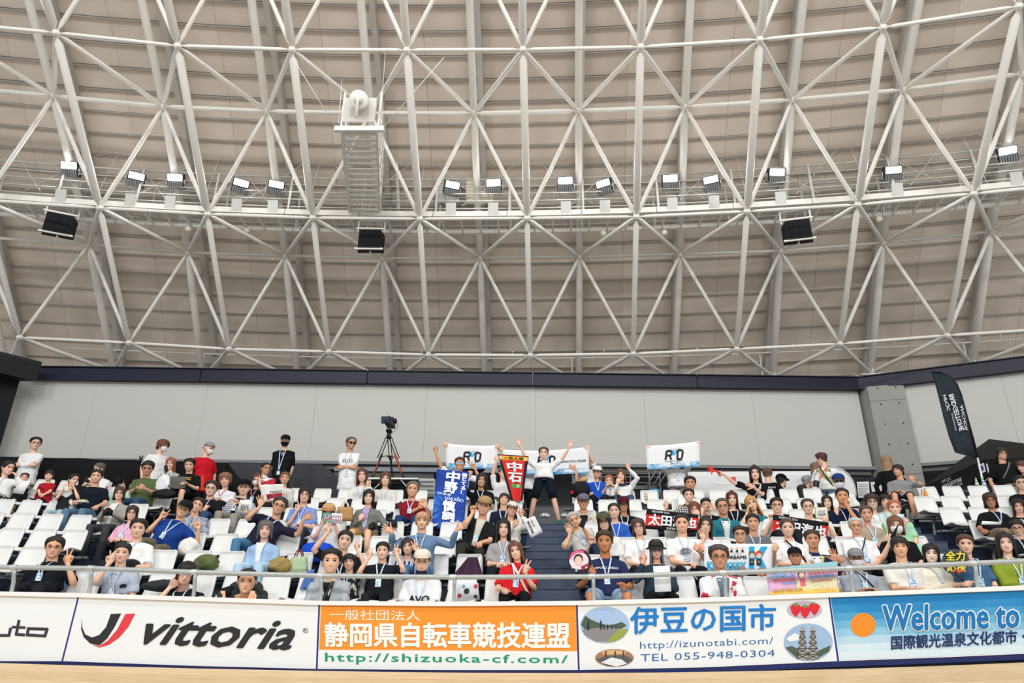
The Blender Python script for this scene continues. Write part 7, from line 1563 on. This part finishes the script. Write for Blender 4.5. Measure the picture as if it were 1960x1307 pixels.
# table with the tripod
zt = at_r(745, 919, rr(7) + 1.15).z; t = thing('folding_table', Vector((at_r(745, 919, rr(7) + 1.15).x, at_r(745, 919, rr(7) + 1.15).y, ZC_)), 'white folding table with tubular legs under the camera tripod', 'table'); A = at_r(701, 918, rr(7) + .95); Bq = at_r(800, 921, rr(7) + .95); A.z = Bq.z = zt; n = radial(A); mb = MB(); mb.box((A + Bq) / 2 + n * .32, (Bq - A) / 2, n * .34, (0, 0, .018)); put('tabletop', mb, WHITE, t, smooth=False)
mb = MB(); mb.box((A + Bq) / 2 + n * .3 - UP * .06, (Bq - A) * .44, n * .2, (0, 0, .03)); put('under_shelf', mb, mat('#26282c'), t, smooth=False)
for u in (.08, .92):
    p = A.lerp(Bq, u); q_ = A.lerp(Bq, u + (.25 if u < .5 else -.25)); mb = MB(); mb.tube([p - UP * .02 + n * .05, Vector((p.x, p.y, ZC_ + .02)) + n * .05], .016, 8); put('leg', mb, mat('#d8dadb', .3, .6), t); mb = MB(); mb.tube([p - UP * .02 + n * .6, Vector((p.x, p.y, ZC_ + .02)) + n * .6], .016, 8); put('leg', mb, mat('#d8dadb', .3, .6), t); mb = MB(); mb.tube([q_ - UP * .03, Vector((p.x, p.y, zt - .35))], .012, 6); put('brace', mb, mat('#e4e6e7', .3, .6), t)
TC = (A + Bq) / 2 + n * .3; TC = at_r(744, 917, rr(7) + 1.2); TC.z = zt + .02
t = thing('camera_tripod', TC, 'tall black video tripod with orange ties carrying a broadcast camera', 'tripod'); hd = at_r(744, 837, rr(7) + 1.2); lat = Vector((n.y, -n.x, 0)); spider = at_r(740, 872, rr(7) + 1.2)
for i, (lx, ly) in enumerate(((-.36, -.1), (.36, -.1), (.05, .3))):
    ft = TC + lat * lx + n * ly; kn = hd.lerp(ft, .5) + lat * lx * .1
    for s_ in (-1, 1): mb = MB(); mb.tube([hd + lat * s_ * .03 + lat * lx * .1, kn + lat * s_ * .035], .012, 6); put('upper_tube', mb, mat('#1a1b1e', .4), t)
    mb = MB(); mb.tube([hd.lerp(ft, .42), ft], [.026, .02], 8); put('leg', mb, mat('#1a1b1e', .4), t); mb = MB(); mb.tube([ft, ft + UP * .05], .028, 8); put('foot', mb, BLACK, t); mb = MB(); mb.tube([spider, kn], .01, 6); put('spreader_arm', mb, mat('#2a1c1c', .5), t)
mb = MB(); mb.tube([hd.lerp(TC + lat * .36 - n * .1, .42) - n * .03, hd.lerp(TC + lat * .36 - n * .1, .85) - n * .03], .014, 6); put('orange_tie', mb, mat('#f05a28', .6), t); mb = MB(); mb.tube([hd.lerp(TC - lat * .36 - n * .1, .6) - n * .03, hd.lerp(TC - lat * .36 - n * .1, .9) - n * .03], .012, 6); put('orange_tie', mb, mat('#c8402a', .6), t)
mb = MB(); mb.tube([hd - UP * .03, hd + UP * .02, hd + UP * .09, hd + UP * .12], [.05, .06, .045, .05], 12, False); mb.box(hd + UP * .15, lat * .06, n * .09, UP * .03); put('fluid_head', mb, mat('#17181b', .4), t)
cc = at_r(745, 808, rr(7) + 1.2); t = thing('video_camera', hd + UP * .18, 'black broadcast video camera with a big lens on the tripod', 'camera'); f_ = -n; lat_ = lat
mb = MB(); mb.box(cc + lat * .02 + n * .05, lat * .09, n * .2, UP * .09); put('camera_body', mb, mat('#17191d', .45), t, smooth=False); mb = MB(); mb.box(cc - lat * .06 - n * .2, lat * .09, n * .05, UP * .075); put('matte_box', mb, mat('#2c3a46', .4), t, smooth=False); mb = MB(); mb.tube([cc - lat * .05 - n * .2, cc - lat * .05 - n * .27], [.055, .062], 18, False); put('lens', mb, mat('#0c1622', .15), t, auto=.7); mb = MB(); mb.tube([cc - lat * .05 - n * .268, cc - lat * .05 - n * .272], [.045, .04], 18, False); put('lens_glass', mb, mat('#12304c', .08), t)
mb = MB(); mb.box(cc + lat * .13 + UP * .03 - n * .02, lat * .045, n * .08, UP * .04); put('viewfinder', mb, BLACK, t, smooth=False); mb = MB(); mb.tube([cc + n * .15 + UP * .1, cc + UP * .14 + n * .05, cc + UP * .12 - n * .12], .014, 6); put('top_handle', mb, BLACK, t); mb = MB(); mb.tube(bez(cc + lat * .14, cc + lat * .3 - UP * .05, cc + lat * .1 - UP * .25, 8), .006, 5); put('cable', mb, BLACK, t)
# stair rails right of the middle
t = thing('concourse_railing', P_(1200, 950, rr(7) + 1.7), 'galvanised railings and stair handrails behind the top row right of the stairs', 'railing'); gv = mat('#83898c', .4, .6); r0 = rr(7) + 1.7
for y in (905.5, 912, 923): mb = MB(); mb.tube([P_(1094, y, r0), P_(1180, y + .5, r0), P_(1262, y + 1, r0)], .014, 6); put('rail_bar', mb, gv, t)
for x in (1096, 1150, 1206, 1242, 1262): p = P_(x, 904, r0); mb = MB(); mb.tube([p, Vector((p.x, p.y, ZC_))], .016, 6); put('stanchion', mb, gv, t)
for x in (1240, 1252, 1262, 1276): mb = MB(); mb.tube([P_(x + 16, 900, r0 - .1), P_(x - 2, 930, r0 - .1)], .015, 6); put('stair_handrail', mb, gv, t)
mb = MB(); mb.box((P_(1200, 934, r0 + .1)), (P_(1262, 934, r0 + .1) - P_(1150, 934, r0 + .1)) / 2, (0, .1, 0), (0, 0, .04)); put('landing_edge', mb, mat('#6d7274', .6), t, smooth=False)
# white sheeting and pop-up ring
t, f, _ = cloth_quad('white_sheet', [(1316,903),(1600,901),(1600,955),(1316,955)], rr(7) + 1.9, mat('#eef0f1', .6, 0, .1, 6), 'long white sheeting stretched behind the top row on the right', 'sheet', (.008, 2), 20, 5, .01)
tri_poly([(.16, .62), (.30, .82), (.30, .55), (.22, .5)], f, mat('#f7f7f6'), t, 'stuck_paper', 1); tri_poly(rect(.295, .6, .33, .8), lambda u, v: f(u, v) - radial(f(u, v)) * .004, mat('#e2685e'), t, 'stuck_paper', 1)
t = thing('popup_screen', P_(1610, 955, rr(7) + 1.5), 'white half-round pop-up screen behind the masked man in the blue cap', 'screen'); mb = MB(); pts = [P_(1590 + 48 * sin(a), 945 - 52 * cos(a), rr(7) + 1.5) for a in [0 + 1.7 * k / 12 for k in range(13)]]; cpt = P_(1590, 960, rr(7) + 1.5)
mb.add(pts + [cpt], [(i + 1, i, 13) for i in range(12)]); mb.add([p + Vector((0, .02, 0)) for p in pts] + [cpt + Vector((0, .02, 0))], [(i, i + 1, 13) for i in range(12)]); put('screen_cloth', mb, mat('#eceeef', .6), t, smooth=False); mb = MB(); mb.tube(pts, .018, 6); put('rim', mb, mat('#c9cccd', .5), t)
t = thing('notice_panel', P_(1665, 955, rr(7) + 2.4), 'dark panel with white notices pinned up left of the pillar', 'notice board'); wallq([(1632,912),(1692,914),(1692,960),(1632,960)], rr(7) + 2.42, mat('#24262b', .7), 'panel', t)
for q in ([(1640,922),(1663,921.5),(1665,952),(1643,953)], [(1666,922.5),(1688,922),(1689,940),(1669,941)]): wallq(q, rr(7) + 2.36, mat('#eef0f0', .6), 'notice', t, .006)
letters('関係者 テント', (lambda f: (lambda u, v: at_r(*f(u, v), rr(7) + 2.35)))(quadmap([(1670,927),(1686,926.5),(1686,930),(1670,930.5)])), ink, t, 0)
for k in range(6): mb = MB(); mb.tube([P_(1644, 927 + 4 * k, rr(7) + 2.35), P_(1661, 926.6 + 4 * k, rr(7) + 2.35)], .004, 4); put('printed_line', mb, mat('#9a9ca0'), t)
# black pop-up tent
rt = rr(7) + 1.6; t = thing('canopy_tent', P_(1880, 960, rt), 'black pop-up canopy tent with a white-lettered valance at the far right', 'tent'); tm = mat('#131417', .7, 0, .15, 6)
apex = P_(1893, 840, rt + 1.2); e = [P_(1762, 938, rt - .3), P_(2075, 895, rt - .6), P_(2075, 880, rt + 2.8), P_(1800, 905, rt + 2.8)]; e[0].z = e[1].z = (e[0].z + e[1].z) / 2 if False else e[0].z
cor = P_(1772, 932, rt); far = P_(2080, 905, rt)
c1 = P_(1768, 931, rt + .2); c2 = P_(1886, 879, rt - .9); c3_ = P_(2120, 868, rt - .2); c4 = c3_ + (c1 - c2)
mb = MB(); mb.add([apex, c1, c2, c3_, c4] + [p - UP * .0 for p in (apex,)], [(0, 1, 2), (0, 2, 3), (0, 3, 4), (0, 4, 1)]); put('roof_cloth', mb, tm, t, smooth=False)
def val(a, b, h, nm='valance'):
    mb = MB(); g = [[a.lerp(b, i / 8) - UP * h, a.lerp(b, i / 8)] for i in range(9)]; mb.slab(g, .004); return put(nm, mb, tm, t, smooth=False)
val(c1, c2, .34); val(c2, c3_, .34)
nv = (c2 - c1).cross(UP).normalized(); nv = nv if nv.dot(-c1) > 0 else -nv
vf = lambda u, v: c1.lerp(c2, u) - UP * (.34 * (1 - v)) + nv * .012
letters('HPCJC', rectfn(vf, .30, .45, .62, .88), mat('#d9dbdd'), t, 0); letters('BRIDGESTONE', rectfn(vf, .30, .60, .34, .58), mat('#d9dbdd'), t, .03); letters('ANCHOR', rectfn(vf, .42, .60, .12, .28), mat('#d9dbdd'), t, 0)
poly(rect(.88, .3, .97, .85), vf, mat('#f0f1f3'), t, 'printed_label'); poly([(.925 + .026 * cos(a), .57 + .16 * sin(a)) for a in [2 * pi * k / 10 for k in range(10)]], lambda u, v: vf(u, v) + nv * .003, mat('#2a3fa0'), t, 'printed_label')
for p in (c1, c2, c3_): mb = MB(); mb.tube([p - UP * .1, Vector((p.x, p.y, ZC_))], .02, 8); put('tent_leg', mb, mat('#b9c3c8', .35, .6), t)
for a_, b_ in ((c1 - UP * .35, c2.lerp(c1, .5) - UP * .75), (c1 - UP * .75, c2.lerp(c1, .5) - UP * .35), (c2 - UP * .35, c3_.lerp(c2, .6) - UP * .75), (c2 - UP * .75, c3_.lerp(c2, .6) - UP * .35), (c2 - UP * .35, c2.lerp(c1, .5) - UP * .75), (c2 - UP * .75, c2.lerp(c1, .5) - UP * .35)):
    mb = MB(); mb.tube([a_, b_], .013, 6); put('truss_bar', mb, mat('#9fc4cf', .3, .6), t)
# feather flag
rf = rr(7) + .3; t = thing('feather_flag', P_(1880, 940, rf), 'tall curved dark feather flag with mirrored white lettering on a white pole', 'flag'); fm = mat('#1f2a33', .7, 0, .3, 6)
outl = [(1782,711),(1800,712),(1818,720),(1832,735),(1840,755),(1852,800),(1863,840),(1872,876)]; inn = [(1782,711),(1786,720),(1790,735),(1797,762),(1806,800),(1816,835),(1828,866),(1868,877)]
mb = MB(); G_ = []
for (a_, b_) in zip(outl, inn): G_.append([P_(b_[0] + (a_[0] - b_[0]) * k / 5, b_[1] + (a_[1] - b_[1]) * k / 5, rf + .03 * sin(k * 1.4 + a_[1] * .03)) for k in range(6)])
mb.slab(G_, .003, (0, 1, 0)); put('flag_cloth', mb, fm, t)
mb = MB(); mb.tube([P_(x, y, rf) for x, y in outl], [.008, .01, .012, .014, .015, .016, .018, .02], 6); put('flag_sleeve', mb, mat('#101215', .7), t)
mb = MB(); mb.tube([P_(1871, 876, rf), P_(1880, 916, rf), P_(1887, 950, rf)], [.018, .022, .024], 8, False); put('pole', mb, mat('#e9ebec', .35, .2), t, auto=.8)
mb = MB(); b = P_(1887, 950, rf); b.z = ZC_ + .03; mb.box(b, (.2, 0, 0), (0, .2, 0), (0, 0, .025)); put('flag_base', mb, BLACK, t, smooth=False)
wl_ = mat('#dfe3e6', .6)
def fl(txt, q, bold=0): f_ = quadmap(q); letters(txt, lambda u, v: P_(*f_(v, u), rf - .05), wl_, t, bold)
def along(x0, y0, x1, y1, w, mirror=True):            # text runs from (x0,y0) to (x1,y1); w = letter height px
    L = math.hypot(x1 - x0, y1 - y0); dx, dy = (x1 - x0) / L, (y1 - y0) / L; nx, ny = dy, -dx
    if mirror: nx, ny = -nx, -ny
    return lambda u, v: P_(x0 + dx * L * u + nx * w * (v - .5), y0 + dy * L * u + ny * w * (v - .5), rf - .06)
letters('BRIDGESTONE', along(1820, 755, 1841, 824, 9), wl_, t, .03); letters('HPCJC', along(1808, 756, 1817, 786, 8), wl_, t, .02); letters('ANCHOR', along(1840, 775, 1850, 824, 6), wl_, t, .01); letters('HIGH PERFORMANCE CENTER', along(1822, 790, 1830, 824, 3), wl_, t, 0)
